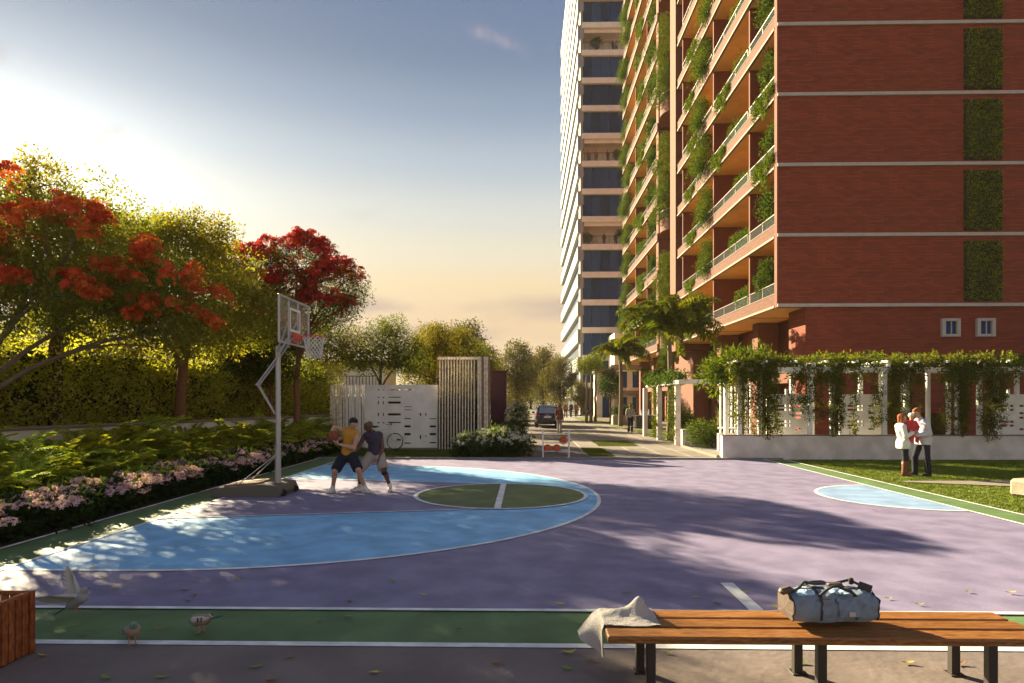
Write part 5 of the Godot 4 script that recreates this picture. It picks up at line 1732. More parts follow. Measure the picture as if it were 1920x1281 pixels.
	put.call("spill", 0, Vector3(11.1, -1.6, -50.2), "below the round balcony in the recess", 1.1)
	for f in 13:
		put.call("tall", f, Vector3(11.4, 0.3, -57.8 + rr(-1.2, 1.2)), "bay just beyond the recess", rr(0.9, 1.2), rr(0, TAU))
		if f % 2 == 0:
			put.call("ivy", f, Vector3(BX - 0.02, 0.75, -62.0), "middle far bay", 1.05)
		put.call("round", f, Vector3(11.4, 0.3, -63.2 + rr(-1.6, 1.6)), "middle far bay", rr(1.0, 1.2))
		put.call("spill", f, Vector3(11.05 + rr(0, 0.5), 0.2, -71.5 + rr(-1.6, 1.6)), "farthest bay", rr(1.0, 1.25))

# ------------------------------------------------------------------ people
func V(x: float, y: float, z: float) -> Vector3:
	return Vector3(x, y, z)

func hand_blob(mb: MB, wrist: Vector3, dir: Vector3, palm_n: Vector3, thumb_side: float, curl: float, s := 1.0) -> void:
	dir = dir.normalized()
	var side := dir.cross(palm_n).normalized()
	palm_n = side.cross(dir).normalized()
	var b := []
	for i in 4:
		var o := (i - 1.5) * 0.021 * s
		b.append([wrist + side * o * 0.6, wrist + dir * 0.085 * s + side * o, 0.017 * s, 0.013 * s])
	for i in 4:
		var o := (i - 1.5) * 0.023 * s
		var L: float = [0.062, 0.074, 0.080, 0.070][i] * s
		var p := wrist + dir * 0.085 * s + side * o
		var d := (dir + side * (i - 1.5) * 0.10).normalized()
		for j in 3:
			var a := curl * (0.35 + 0.3 * j)
			var dd := d * cos(a) + palm_n * sin(a)
			var q: Vector3 = p + dd * L * [0.45, 0.32, 0.23][j]
			b.append([p, q, 0.0095 * s, 0.0082 * s])
			p = q
	var t0 := wrist + dir * 0.03 * s + side * thumb_side * 0.03 * s
	var t1 := t0 + (dir * 0.6 + side * thumb_side * 0.75 + palm_n * 0.25).normalized() * 0.042 * s
	var t2 := t1 + (dir * 0.85 + side * thumb_side * 0.35 + palm_n * (0.2 + 0.4 * curl)).normalized() * 0.034 * s
	b.append([t0, t1, 0.014 * s, 0.011 * s])
	b.append([t1, t2, 0.011 * s, 0.009 * s])
	blob(mb, b, 0.006 * s, 0.008)

func head_blob(mb: MB, c: Vector3, f: Vector3, up: Vector3, s := 1.0) -> void:
	f = f.normalized()
	var side := f.cross(up).normalized()
	var u := side.cross(f).normalized()
	var b := [[c + u * 0.028 * s - f * 0.03 * s, c + u * 0.022 * s + f * 0.02 * s, 0.078 * s, 0.076 * s]]
	b.append([c - u * 0.01 * s + f * 0.045 * s, c - u * 0.078 * s + f * 0.05 * s, 0.052 * s, 0.036 * s])
	b.append([c + u * 0.004 * s + f * 0.092 * s, c - u * 0.028 * s + f * 0.108 * s, 0.009 * s, 0.013 * s])
	for q in [-1.0, 1.0]:
		b.append([c + side * q * 0.03 * s - u * 0.03 * s + f * 0.045 * s, c + side * q * 0.022 * s - u * 0.065 * s + f * 0.04 * s, 0.036 * s, 0.03 * s])
		b.append([c + side * q * 0.078 * s + u * 0.01 * s - f * 0.008 * s, c + side * q * 0.074 * s - u * 0.025 * s, 0.015 * s, 0.011 * s])
		b.append([c + side * q * 0.012 * s + u * 0.024 * s + f * 0.085 * s, c + side * q * 0.045 * s + u * 0.022 * s + f * 0.068 * s, 0.011 * s, 0.010 * s])
	b.append([c - u * 0.052 * s + f * 0.088 * s, c - u * 0.062 * s + f * 0.086 * s, 0.013 * s, 0.013 * s])
	blob(mb, b, 0.007 * s, 0.022 * s)

func face_parts(o: Node3D, c: Vector3, f: Vector3, up: Vector3, s := 1.0) -> void:
	f = f.normalized()
	var side := f.cross(up).normalized()
	var u := side.cross(f).normalized()
	for q in [-1.0, 1.0]:
		var e := part("eye", MB.new().ball(c + f * 0.078 * s + side * q * 0.031 * s + u * 0.004 * s, Vector3.ONE * 0.0125 * s, 10), M.eye_white, o)
		part("iris", MB.new().ball(c + f * 0.0855 * s + side * q * 0.032 * s + u * 0.004 * s, Vector3.ONE * 0.0065 * s, 8), M.eye_dark, e)
	part("mouth", MB.new().ball(c + f * 0.096 * s - u * 0.058 * s, Vector3(0.02, 0.007, 0.007) * s, 8, Basis(side, u, f)), M.lips, o)

func hair_blob(c: Vector3, f: Vector3, up: Vector3, long: float, s := 1.0) -> MB:
	f = f.normalized()
	var side := f.cross(up).normalized()
	var u := side.cross(f).normalized()
	var b := [[c + u * 0.05 * s - f * 0.038 * s, c + u * 0.052 * s + f * 0.026 * s, 0.077 * s, 0.068 * s], [c - f * 0.04 * s + u * 0.02 * s, c - f * 0.05 * s - u * 0.045 * s, 0.068 * s, 0.05 * s]]
	for q in [-1.0, 1.0]:
		b.append([c + side * q * 0.058 * s + u * 0.05 * s, c + side * q * 0.062 * s - u * 0.01 * s - f * 0.02 * s, 0.033 * s, 0.03 * s])
		b.append([c + side * q * 0.03 * s + u * 0.09 * s + f * 0.045 * s, c + side * q * 0.035 * s + u * 0.1 * s - f * 0.03 * s, 0.022 * s, 0.025 * s])
		if long > 0:
			b.append([c + side * q * 0.062 * s - f * 0.02 * s + u * 0.04 * s, c + side * q * 0.06 * s - f * 0.03 * s - u * long, 0.038 * s, 0.03 * s])
	if long > 0:
		b.append([c - f * 0.06 * s + u * 0.03 * s, c - f * 0.065 * s - u * long, 0.06 * s, 0.05 * s])
	return blob(MB.new(), b, 0.008 * s, 0.025 * s)

func mixv(a: Vector3, b: Vector3, t: float) -> Vector3:
	return a.lerp(b, t)

# joints J: n(eck) sl sr el er wl wr w(aist) hl hr kl kr al ar tl tr, head c with hf (face) and hu (up)
func figure(o: Node3D, J: Dictionary, skin: Material, wear: Array, hair: Material, long: float, cell := 0.015, s := 1.0, hands := {}) -> void:
	var fwd: Vector3 = J.front
	var chest: Vector3 = (J.sl + J.sr) * 0.5 - (J.n - (J.sl + J.sr) * 0.5) * 1.3
	var pel: Vector3 = (J.hl + J.hr) * 0.5
	var core := func(g: float) -> Array:
		return [[mixv(J.sl, J.sr, 0.1), mixv(J.sr, J.sl, 0.1), 0.068 * s + g, 0.068 * s + g], [mixv(J.sl, J.sr, 0.3) + (chest - J.n) * 0.45, mixv(J.sr, J.sl, 0.3) + (chest - J.n) * 0.45, 0.105 * s + g, 0.105 * s + g, fwd, 1.25], [chest, J.w, 0.13 * s + g, 0.115 * s + g, fwd, 1.3], [J.w, pel + Vector3(0, 0.03, 0) * s, 0.115 * s + g, 0.125 * s + g, fwd, 1.25]]
	var hips := func(g: float) -> Array:
		return [[mixv(J.hl, J.hr, 0.05), mixv(J.hr, J.hl, 0.05), 0.105 * s + g, 0.105 * s + g], [J.w, pel, 0.108 * s + g, 0.115 * s + g, fwd, 1.2]]
	var b: Array = core.call(0.0)
	b.append_array(hips.call(0.0))
	b.append([J.n, J.c - J.hu * 0.05 * s - J.hf * 0.015 * s, 0.056 * s, 0.052 * s])
	for q in ["l", "r"]:
		b.append([J["s" + q], J["e" + q], 0.056 * s, 0.042 * s])
		b.append([J["e" + q], mixv(J["e" + q], J["w" + q], 0.35), 0.042 * s, 0.044 * s])
		b.append([mixv(J["e" + q], J["w" + q], 0.35), J["w" + q], 0.044 * s, 0.028 * s])
		b.append([J["h" + q], J["k" + q], 0.094 * s, 0.058 * s])
		var calf: Vector3 = (J["k" + q] - J["a" + q]).cross(fwd.cross(Vector3.UP)).normalized()
		if calf.dot(fwd) > 0:
			calf = -calf
		var cm: Vector3 = mixv(J["k" + q], J["a" + q], 0.3) + calf * 0.018 * s
		b.append([J["k" + q], cm, 0.055 * s, 0.058 * s])
		b.append([cm, J["a" + q], 0.058 * s, 0.036 * s])
		b.append([J["a" + q], J["t" + q], 0.036 * s, 0.028 * s])
	var body := MB.new()
	blob(body, b, cell, 0.035 * s)
	if cell < 0.02:
		head_blob(body, J.c, J.hf, J.hu, s)
		for q in ["l", "r"]:
			var h: Dictionary = hands.get(q, {})
			var dir: Vector3 = h.get("dir", (J["w" + q] - J["e" + q]))
			hand_blob(body, J["w" + q], dir, h.get("palm", Vector3(0.1, 0, -1)), h.get("thumb", 1.0), h.get("curl", 0.7), s)
	else:
		blob(body, [[J.c - J.hf * 0.02 * s, J.c + J.hf * 0.02 * s + J.hu * 0.02 * s, 0.085 * s, 0.08 * s], [J.c, J.c - J.hu * 0.07 * s + J.hf * 0.05 * s, 0.06 * s, 0.04 * s]], cell, 0.02)
	part("body", body, skin, o)
	if cell < 0.02:
		face_parts(o, J.c, J.hf, J.hu, s)
	if hair:
		part("hair", hair_blob(J.c, J.hf, J.hu, long, s), hair, o)
	for w in wear:
		var mb := MB.new()
		var kind: String = w[0]
		match kind:
			"tank", "tee", "shirt", "cardigan":
				var g := 0.016 * s
				var cb: Array = core.call(g)
				cb.append([J.n - (J.n - chest) * 0.12, chest, 0.062 * s + g, 0.08 * s + g])
				var short := kind == "tank" or kind == "tee"
				if short:
					cb = cb.slice(0, 3)
					cb.append([J.n - (J.n - chest) * 0.12, chest, 0.062 * s + g, 0.08 * s + g])
					cb.append([J.w, mixv(J.w, pel, 0.55), 0.122 * s + g * 1.6, 0.122 * s + g * 2.0, fwd, 1.15])
				else:
					cb.append([J.w, pel, 0.118 * s + g * 1.5, (0.128 if kind != "cardigan" else 0.135) * s + g * 1.7, fwd, 1.2])
					cb.append([J.hl + Vector3(0, 0.02, 0), J.hr + Vector3(0, 0.02, 0), 0.124 * s + g, 0.124 * s + g])
				if kind == "cardigan" or kind == "shirt":
					var drop := 0.10 if kind == "shirt" else 0.14
					var dr := Vector3(0, drop * 0.55, 0)
					cb.append([J.hl - dr, J.hr - dr, 0.128 * s + g, 0.128 * s + g])
					cb.append([J.w, pel - dr, 0.125 * s + g, 0.145 * s + g, fwd, 1.1])
				if kind != "tank":
					for q in ["l", "r"]:
						if kind == "tee":
							cb.append([J["s" + q], mixv(J["s" + q], J["e" + q], 0.62), 0.066 * s + g, 0.068 * s + g])
						else:
							cb.append([J["s" + q], J["e" + q], 0.06 * s + g, 0.05 * s + g])
							cb.append([J["e" + q], mixv(J["e" + q], J["w" + q], 0.93), 0.05 * s + g, 0.036 * s + g])
				blob(mb, cb, cell, 0.03 * s)
				if short:
					hem(mb, mixv(J.w, pel, 0.95), Vector3.DOWN, 0.3)
				elif s > 0.8:
					hem(mb, pel - Vector3(0, 0.10 if kind == "shirt" else 0.14, 0), Vector3.DOWN, 0.3)
				if kind == "tee":
					for q in ["l", "r"]:
						hem(mb, mixv(J["s" + q], J["e" + q], 0.7), J["e" + q] - J["s" + q], 0.11)
			"shorts":
				var cb: Array = hips.call(0.022 * s)
				for q in ["l", "r"]:
					cb.append([J["h" + q], mixv(J["h" + q], J["k" + q], 0.9), 0.118 * s, 0.112 * s])
				cb.append([mixv(J.w, pel, 0.35), pel, 0.112 * s, 0.125 * s, fwd, 1.1])
				blob(mb, cb, cell, 0.03 * s)
				for q in ["l", "r"]:
					hem(mb, mixv(J["h" + q], J["k" + q], 0.96), J["k" + q] - J["h" + q], 0.16)
			"trousers":
				var cb: Array = hips.call(0.016 * s)
				var tall_boots: bool = wear.any(func(x): return x[0] == "boots")
				for q in ["l", "r"]:
					cb.append([J["h" + q], J["k" + q], 0.108 * s, 0.076 * s])
					if tall_boots:
						cb.append([J["k" + q], mixv(J["k" + q], J["a" + q], 0.3), 0.076 * s, 0.066 * s])
					else:
						cb.append([J["k" + q], mixv(J["k" + q], J["a" + q], 0.95), 0.08 * s, 0.074 * s])
				blob(mb, cb, cell, 0.03 * s)
				if not tall_boots:
					for q in ["l", "r"]:
						hem(mb, mixv(J["k" + q], J["a" + q], 1.03), J["a" + q] - J["k" + q], 0.12)
		if mb.v.size():
			part({"tank": "vest", "tee": "shirt", "shirt": "shirt", "cardigan": "cardigan", "shorts": "shorts", "trousers": "trousers"}[kind], mb, w[1], o)
		if kind in ["shoes", "boots", "band"]:
			for q in ["l", "r"]:
				var sb := MB.new()
				var a: Vector3 = J["a" + q]
				var t: Vector3 = J["t" + q]
				if kind == "band":
					if q == "r":
						part("knee_band", sb.tube([mixv(J.kr, J.ar, 0.1), mixv(J.kr, J.ar, 0.22)], [0.066 * s], 12, false), w[1], o)
					continue
				var heel := Vector3(a.x, 0.035, a.z) - (t - a) * Vector3(1, 0, 1) * 0.28
				blob(sb, [[heel, Vector3(t.x, 0.036, t.z), 0.042 * s, 0.040 * s], [a, Vector3(t.x, 0.04, t.z).lerp(heel, 0.35), 0.05 * s, 0.044 * s], [a + Vector3(0, 0.03, 0), a, 0.045 * s, 0.048 * s]], minf(cell, 0.012), 0.02)
				var shoe := part("boot" if kind == "boots" else "shoe", sb, w[1], o)
				if kind == "boots":
					part("boot_shaft", MB.new().tube([a, mixv(a, J["k" + q], 0.5), mixv(a, J["k" + q], 0.84)], [0.062 * s, 0.074 * s, 0.082 * s], 14), w[1], shoe)
				else:
					part("sole", MB.new().tube([heel + Vector3(0, -0.022, 0), Vector3(t.x, 0.013, t.z)], [0.034 * s, 0.036 * s], 8), M.rubber, shoe)
					if cell < 0.02:
						part("sock", MB.new().tube([a, mixv(a, J["k" + q], 0.2)], [0.046 * s, 0.049 * s], 12), M.cloth_white, shoe)

# flatten whatever reaches past a hem, so that cloth ends in a clean edge
func hem(mb: MB, p: Vector3, axis: Vector3, reach: float) -> void:
	axis = axis.normalized()
	for i in mb.v.size():
		var q: Vector3 = mb.v[i] - p
		var d := q.dot(axis)
		if d > 0.0 and (q - axis * d).length() < reach and d < reach:
			mb.v[i] -= axis * d

func stand_joints(p: int) -> Dictionary:
	var sw := 0.10 + 0.03 * (p % 3)
	return {"front": V(0, 0, 1), "c": V(0, 1.63, 0.02), "hf": V(0.2 * (p % 3 - 1), -0.05, 1).normalized(), "hu": V(0, 1, 0), "n": V(0, 1.47, 0), "sl": V(-0.17, 1.40, 0), "sr": V(0.17, 1.40, 0), "el": V(-0.24, 1.13, -0.03), "er": V(0.25, 1.13, 0.02), "wl": V(-0.23, 0.88, 0.06), "wr": V(0.22, 0.89, 0.09), "w": V(0, 1.05, 0), "hl": V(-0.09, 0.92, 0), "hr": V(0.09, 0.92, 0), "kl": V(-0.10, 0.5, 0.05 * (p % 2)), "kr": V(0.11, 0.5, sw), "al": V(-0.11, 0.08, -0.04 - 0.1 * (p % 2)), "ar": V(0.12, 0.08, sw - 0.02), "tl": V(-0.12, 0.03, 0.1 - 0.1 * (p % 2)), "tr": V(0.14, 0.03, sw + 0.13)}

var stand_protos := {}
func standing_person(i: int) -> Node3D:
	var tops := [M.cloth_black, M.cloth_navy, M.cloth_tan, M.cloth_black, M.cloth_brown, M.cloth_navy, M.cloth_grey]
	var p := i % 2
	if not stand_protos.has(p):
		var o := thing("person", "x", "person")
		figure(o, stand_joints(p), M.skin_light, [["shirt", tops[i]], ["trousers", M.cloth_black], ["shoes", M.rubber]], M.hair_brown, 0.0, 0.024)
		stand_protos[p] = o
		return o
	var c: Node3D = copy(stand_protos[p], "x", Vector3.ZERO, rr(-0.8, 0.8))
	for k in c.get_children():
		if k.name.begins_with("shirt"):
			k.material_override = tops[i % 7]
	return c

func people() -> void:
	# the ball carrier
	var p1 := thing("person", "player in yellow vest and navy shorts shielding the basketball", "person", V(-3.8, 0.02, -14.1))
	var J := {"front": V(0.25, 0, 1).normalized(), "c": V(0.06, 1.515, 0.06), "hf": V(0.75, -0.38, 0.6).normalized(), "hu": V(0.15, 1, 0.1).normalized(), "n": V(0.01, 1.385, 0.0), "sl": V(-0.165, 1.36, -0.06), "sr": V(0.15, 1.29, 0.06), "el": V(-0.385, 1.43, -0.08), "er": V(0.10, 0.985, 0.16), "wl": V(-0.40, 1.365, 0.10), "wr": V(-0.185, 1.075, 0.27), "w": V(-0.06, 0.95, 0.0), "hl": V(-0.165, 0.80, 0.0), "hr": V(0.02, 0.79, 0.02), "kl": V(-0.295, 0.50, 0.20), "kr": V(0.21, 0.53, 0.24), "al": V(-0.40, 0.10, 0.03), "ar": V(0.32, 0.10, 0.05), "tl": V(-0.49, 0.03, 0.16), "tr": V(0.49, 0.03, 0.14)}
	figure(p1, J, M.skin_light, [["tank", M.cloth_yellow], ["shorts", M.cloth_navy], ["shoes", M.shoe_white]], M.hair_black, 0.0, 0.014, 1.0, {"l": {"dir": V(0.25, -0.5, 0.55), "palm": V(0.5, -0.5, 0.1), "thumb": 1.0, "curl": 0.5}, "r": {"dir": V(-0.75, 0.3, -0.05), "palm": V(-0.2, 0.75, -0.5), "thumb": -1.0, "curl": 0.6}})
	var bl := thing("basketball", "brown basketball held by the player in yellow", "ball", V(-4.145, 1.265, -13.93))
	part("sphere", MB.new().ball(V(0, 0, 0), Vector3.ONE * 0.12, 28), M.ball_brown, bl)
	ball_seams(bl, 0.12)
	# the bald defender
	var p2 := thing("person", "bald defending player in dark purple vest and beige shorts", "person", V(-3.33, 0.02, -14.35))
	J = {"front": V(-0.45, 0, 1).normalized(), "c": V(-0.13, 1.45, 0.10), "hf": V(-0.75, -0.25, 0.62).normalized(), "hu": V(-0.12, 1, 0.15).normalized(), "n": V(-0.075, 1.32, 0.03), "sl": V(-0.215, 1.235, 0.09), "sr": V(0.10, 1.25, -0.07), "el": V(-0.335, 1.0, 0.12), "er": V(0.155, 0.97, 0.0), "wl": V(-0.47, 0.86, 0.22), "wr": V(0.115, 0.755, 0.11), "w": V(-0.03, 0.93, 0.0), "hl": V(-0.09, 0.78, 0.03), "hr": V(0.09, 0.78, -0.02), "kl": V(-0.31, 0.49, 0.24), "kr": V(0.21, 0.49, 0.16), "al": V(-0.33, 0.11, 0.06), "ar": V(0.33, 0.11, 0.02), "tl": V(-0.50, 0.03, 0.13), "tr": V(0.345, 0.03, 0.19)}
	figure(p2, J, M.skin_dark, [["tank", M.cloth_purple], ["shorts", M.cloth_beige], ["shoes", M.shoe_white], ["band", M.cloth_black]], null, 0.0, 0.014, 1.0, {"l": {"dir": V(-0.5, -0.3, 0.5), "palm": V(-0.4, 0, -0.6), "thumb": 1.0, "curl": 0.5}, "r": {"dir": V(-0.15, -0.8, 0.25), "palm": V(-0.9, -0.1, 0.2), "thumb": -1.0, "curl": 0.5}})
	for q in [["l", -1], ["r", 1]]:
		var a: Vector3 = J["h" + q[0]]
		var k: Vector3 = J["k" + q[0]]
		var out := V(q[1] * 0.8, 0, 0.55).normalized()
		part("stripe", MB.new().tube([a.lerp(k, 0.1) + out * 0.103, a.lerp(k, 0.5) + out * 0.1, a.lerp(k, 0.95) + out * 0.093], [0.014], 6), M.cloth_black, p2)
	# the family on the lawn
	var man := thing("person", "man in pale shirt and dark trousers leaning to kiss the child", "person", V(10.67, 0.006, -17.66))
	J = {"front": V(-1, 0, 0.12).normalized(), "c": V(-0.165, 1.70, 0.02), "hf": V(-0.93, -0.3, 0.2).normalized(), "hu": V(-0.25, 1, 0).normalized(), "n": V(-0.085, 1.545, 0.0), "sl": V(0.0, 1.46, 0.18), "sr": V(-0.04, 1.47, -0.18), "el": V(0.03, 1.15, 0.25), "er": V(-0.10, 1.17, -0.25), "wl": V(-0.26, 1.10, 0.17), "wr": V(-0.34, 1.13, -0.12), "w": V(0.02, 1.08, 0), "hl": V(0.03, 0.95, 0.1), "hr": V(0.01, 0.95, -0.1), "kl": V(0.05, 0.50, 0.11), "kr": V(-0.13, 0.50, -0.12), "al": V(0.10, 0.09, 0.11), "ar": V(-0.12, 0.09, -0.13), "tl": V(-0.05, 0.03, 0.14), "tr": V(-0.28, 0.03, -0.13)}
	figure(man, J, M.skin_light, [["shirt", M.cloth_shirt], ["trousers", M.cloth_navy], ["shoes", M.cloth_black]], M.hair_brown, 0.0, 0.015, 1.0, {"l": {"dir": V(-0.9, 0.05, -0.1), "palm": V(0, 0.6, -0.6), "thumb": -1.0, "curl": 0.6}, "r": {"dir": V(-0.9, 0.05, 0.2), "palm": V(0, 0.5, 0.6), "thumb": 1.0, "curl": 0.6}})
	var wo := thing("person", "woman with red brown hair in white cardigan and brown boots holding the child", "person", V(10.2, 0.006, -17.66))
	J = {"front": V(1, 0, 0.15).normalized(), "c": V(-0.07, 1.555, 0.0), "hf": V(0.95, 0.02, 0.25).normalized(), "hu": V(0.1, 1, 0).normalized(), "n": V(-0.10, 1.41, 0), "sl": V(-0.10, 1.335, -0.15), "sr": V(-0.12, 1.33, 0.15), "el": V(-0.03, 1.10, -0.21), "er": V(-0.10, 1.07, 0.21), "wl": V(0.16, 1.17, -0.13), "wr": V(0.13, 1.17, 0.16), "w": V(-0.06, 1.0, 0), "hl": V(-0.04, 0.88, -0.09), "hr": V(-0.05, 0.88, 0.09), "kl": V(0.09, 0.48, -0.09), "kr": V(-0.04, 0.47, 0.09), "al": V(0.08, 0.09, -0.10), "ar": V(-0.08, 0.09, 0.10), "tl": V(0.23, 0.03, -0.09), "tr": V(0.06, 0.03, 0.14)}
	figure(wo, J, M.skin_light, [["cardigan", M.cloth_white], ["trousers", M.cloth_navy], ["boots", M.cloth_brown]], M.hair_red, 0.14, 0.015, 0.94, {"r": {"dir": V(0.9, 0.1, -0.1), "palm": V(0, 0.6, -0.6), "thumb": 1.0, "curl": 0.7}, "l": {"dir": V(0.9, 0.1, 0.2), "palm": V(0, 0.5, 0.6), "thumb": -1.0, "curl": 0.7}})
	var ch := thing("person", "small child in red jacket and white hat held between the couple", "person", V(10.36, 0.006, -17.64))
	J = {"front": V(0.2, 0, 1).normalized(), "c": V(0.0, 1.60, 0.0), "hf": V(0.1, -0.05, 1).normalized(), "hu": V(0, 1, 0), "n": V(0.01, 1.49, 0), "sl": V(-0.085, 1.44, 0.0), "sr": V(0.105, 1.44, 0.0), "el": V(-0.14, 1.32, 0.04), "er": V(0.155, 1.32, 0.04), "wl": V(-0.10, 1.24, 0.10), "wr": V(0.10, 1.23, 0.11), "w": V(0.01, 1.29, 0), "hl": V(-0.04, 1.22, 0.0), "hr": V(0.06, 1.22, 0.0), "kl": V(-0.07, 1.10, 0.14), "kr": V(0.09, 1.10, 0.13), "al": V(-0.07, 0.93, 0.12), "ar": V(0.08, 0.93, 0.12), "tl": V(-0.07, 0.89, 0.19), "tr": V(0.08, 0.89, 0.19)}
	figure(ch, J, M.skin_light, [["shirt", M.cloth_red], ["trousers", M.cloth_red]], null, 0.0, 0.013, 0.66, {})
	part("hat", blob(MB.new(), [[V(0, 1.63, -0.02), V(0, 1.64, 0.01), 0.066, 0.06]], 0.008, 0.02), M.cloth_white, ch)
	# people along the walk
	var w1 := thing("person", "man in grey shirt and dark jeans walking near the fountain", "person", V(6.4, 0.04, -39.7), PI * 0.9)
	figure(w1, stand_joints(1), M.skin_light, [["tee", M.cloth_grey], ["trousers", M.cloth_navy], ["shoes", M.shoe_white]], M.hair_brown, 0.0, 0.018)
	var w2 := thing("person", "person in brown jacket and light trousers standing behind the dark blue car", "person", V(2.1, 0.012, -40.3), 2.6)
	figure(w2, stand_joints(0), M.skin_light, [["shirt", M.cloth_brown], ["trousers", M.cloth_grey], ["shoes", M.rubber]], M.hair_brown, 0.08, 0.018)
	for i in 3:
		var o := standing_person(i + 2)
		o.position = V(4.7 + i * 0.75, 0.01, -76.0 - i * 1.6)
		o.set_meta("label", ["left of three people far up the walk", "middle one of three people far up the walk", "right of three people far up the walk"][i])
		o.set_meta("group", "people far up the walk")

func ball_seams(o: Node3D, r: float) -> void:
	for q in [Basis.IDENTITY, Basis(Vector3.UP, PI / 2), Basis(Vector3.RIGHT, PI / 2)]:
		part("seam", MB.new().torus(Vector3.ZERO, r, 0.0035, Basis(V(1, 0.4, 0.2).normalized(), 0.7) * q, 28, 5), M.rubber, o)

# ------------------------------------------------------------------ hoop
func hoop() -> void:
	var zc := ZC
	var h := thing("basketball_hoop", "portable grey basketball hoop with clear backboard at the left of the court", "basketball hoop", V(0, 0.02, 0))
	# ballast base
	var prof := PackedVector2Array([V2(-6.55, 0.0), V2(-5.12, 0.0), V2(-5.08, 0.10), V2(-5.14, 0.24), V2(-5.5, 0.27), V2(-6.42, 0.2), V2(-6.55, 0.1)])
	var base := part("base", MB.new().prism(prof, 1.05, Transform3D(Basis.IDENTITY, V(0, 0, zc - 0.06))), M.base_grey, h)
	part("base_lid", MB.new().cham(V(-5.95, 0.25, zc - 0.06), V(0.75, 0.04, 0.85), 0.015, Basis(Vector3.BACK, 0.075)), M.slat_brown, base)
	for s in [-1, 1]:
		var wl := part("wheel", MB.new().lathe([V2(0, -0.03), V2(0.07, -0.03), V2(0.075, 0), V2(0.07, 0.03), V2(0, 0.03)], 14, Transform3D(Basis(Vector3.RIGHT, PI / 2), V(-5.08, 0.08, zc - 0.06 + s * 0.35)), false), M.rubber, base)
		wl.name = "wheel"
	part("pole", MB.new().tube([V(-5.31, 0.02, zc), V(-5.31, 1.0, zc), V(-5.305, 1.01, zc), V(-5.31, 3.16, zc)], [0.062, 0.062, 0.055, 0.055], 12), M.steel, h)
	part("pole_cap", MB.new().ball(V(-5.31, 3.165, zc), V(0.058, 0.03, 0.058), 12), M.steel, h)
	for s in [-1, 1]:
		part("brace", MB.new().bar(V(-5.33, 0.86, zc + s * 0.05), V(-6.05, 0.24, zc + s * 0.32), 0.012), M.steel, h)
		part("lower_arm", MB.new().tube([V(-5.74, 2.36, zc + s * 0.07), V(-5.31, 2.93, zc + s * 0.075), V(-4.99, 3.42, zc + s * 0.10)], [0.019], 8), M.steel, h)
		part("upper_arm", MB.new().tube([V(-5.31, 3.08, zc + s * 0.07), V(-5.13, 3.4, zc + s * 0.16), V(-4.99, 3.72, zc + s * 0.24)], [0.019], 8), M.steel, h)
		part("counter_rod", MB.new().bar(V(-5.74, 2.36, zc + s * 0.05), V(-5.37, 1.72, zc + s * 0.03), 0.013), M.steel, h)
	part("elbow", MB.new().bar(V(-5.74, 2.36, zc - 0.09), V(-5.74, 2.36, zc + 0.09), 0.022), M.steel, h)
	# clear backboard in a steel frame, facing +x
	var x := -4.95
	var bb := part("backboard", MB.new().box(V(x, 3.68, zc), V(0.02, 0.95, 1.78)), M.board_glass, h)
	var fr := MB.new()
	fr.cham(V(x, 4.15, zc), V(0.04, 0.04, 1.82), 0.006).cham(V(x, 3.21, zc), V(0.04, 0.04, 1.82), 0.006)
	fr.cham(V(x, 3.68, zc - 0.89), V(0.04, 0.9, 0.04), 0.006).cham(V(x, 3.68, zc + 0.89), V(0.04, 0.9, 0.04), 0.006)
	part("frame", fr, M.steel, bb)
	for s in [-1, 1]:
		part("upright", MB.new().box(V(x - 0.025, 3.68, zc + s * 0.27), V(0.03, 0.9, 0.045)), M.steel, bb)
	var sq := MB.new()
	sq.box(V(x + 0.013, 3.95, zc), V(0.006, 0.05, 0.62)).box(V(x + 0.013, 3.50, zc), V(0.006, 0.05, 0.62)).box(V(x + 0.013, 3.725, zc - 0.285), V(0.006, 0.4, 0.05)).box(V(x + 0.013, 3.725, zc + 0.285), V(0.006, 0.4, 0.05))
	part("target_square", sq, M.white_panel, bb)
	# rim and net
	var rc := V(x + 0.42, 3.39, zc)
	var rim := part("rim", MB.new().torus(rc, 0.235, 0.012, Basis(Vector3.RIGHT, PI / 2), 36, 8), M.rim_red, h)
	part("rim_bracket", MB.new().cham(V(x + 0.09, 3.36, zc), V(0.16, 0.12, 0.2), 0.01).box(V(x + 0.02, 3.36, zc), V(0.02, 0.22, 0.26)), M.rim_red, rim)
	var nt := MB.new()
	var rows := 9
	var n := 14
	var pt := func(i: int, j: int) -> Vector3:
		var u := float(j) / rows
		var r := lerpf(0.235, 0.135, pow(u, 0.75)) + 0.012 * u * u
		var a := TAU * (i + 0.5 * (j % 2)) / n
		return rc + V(cos(a) * r, -0.46 * u - 0.01, sin(a) * r)
	for j in rows:
		for i in n:
			nt.bar(pt.call(i, j), pt.call(i if j % 2 == 1 else i - 1, j + 1), 0.0052, 4)
			nt.bar(pt.call(i, j), pt.call(i + 1 if j % 2 == 1 else i, j + 1), 0.0052, 4)
	part("net", nt, M.net, h)

func V2(x: float, y: float) -> Vector2:
	return Vector2(x, y)

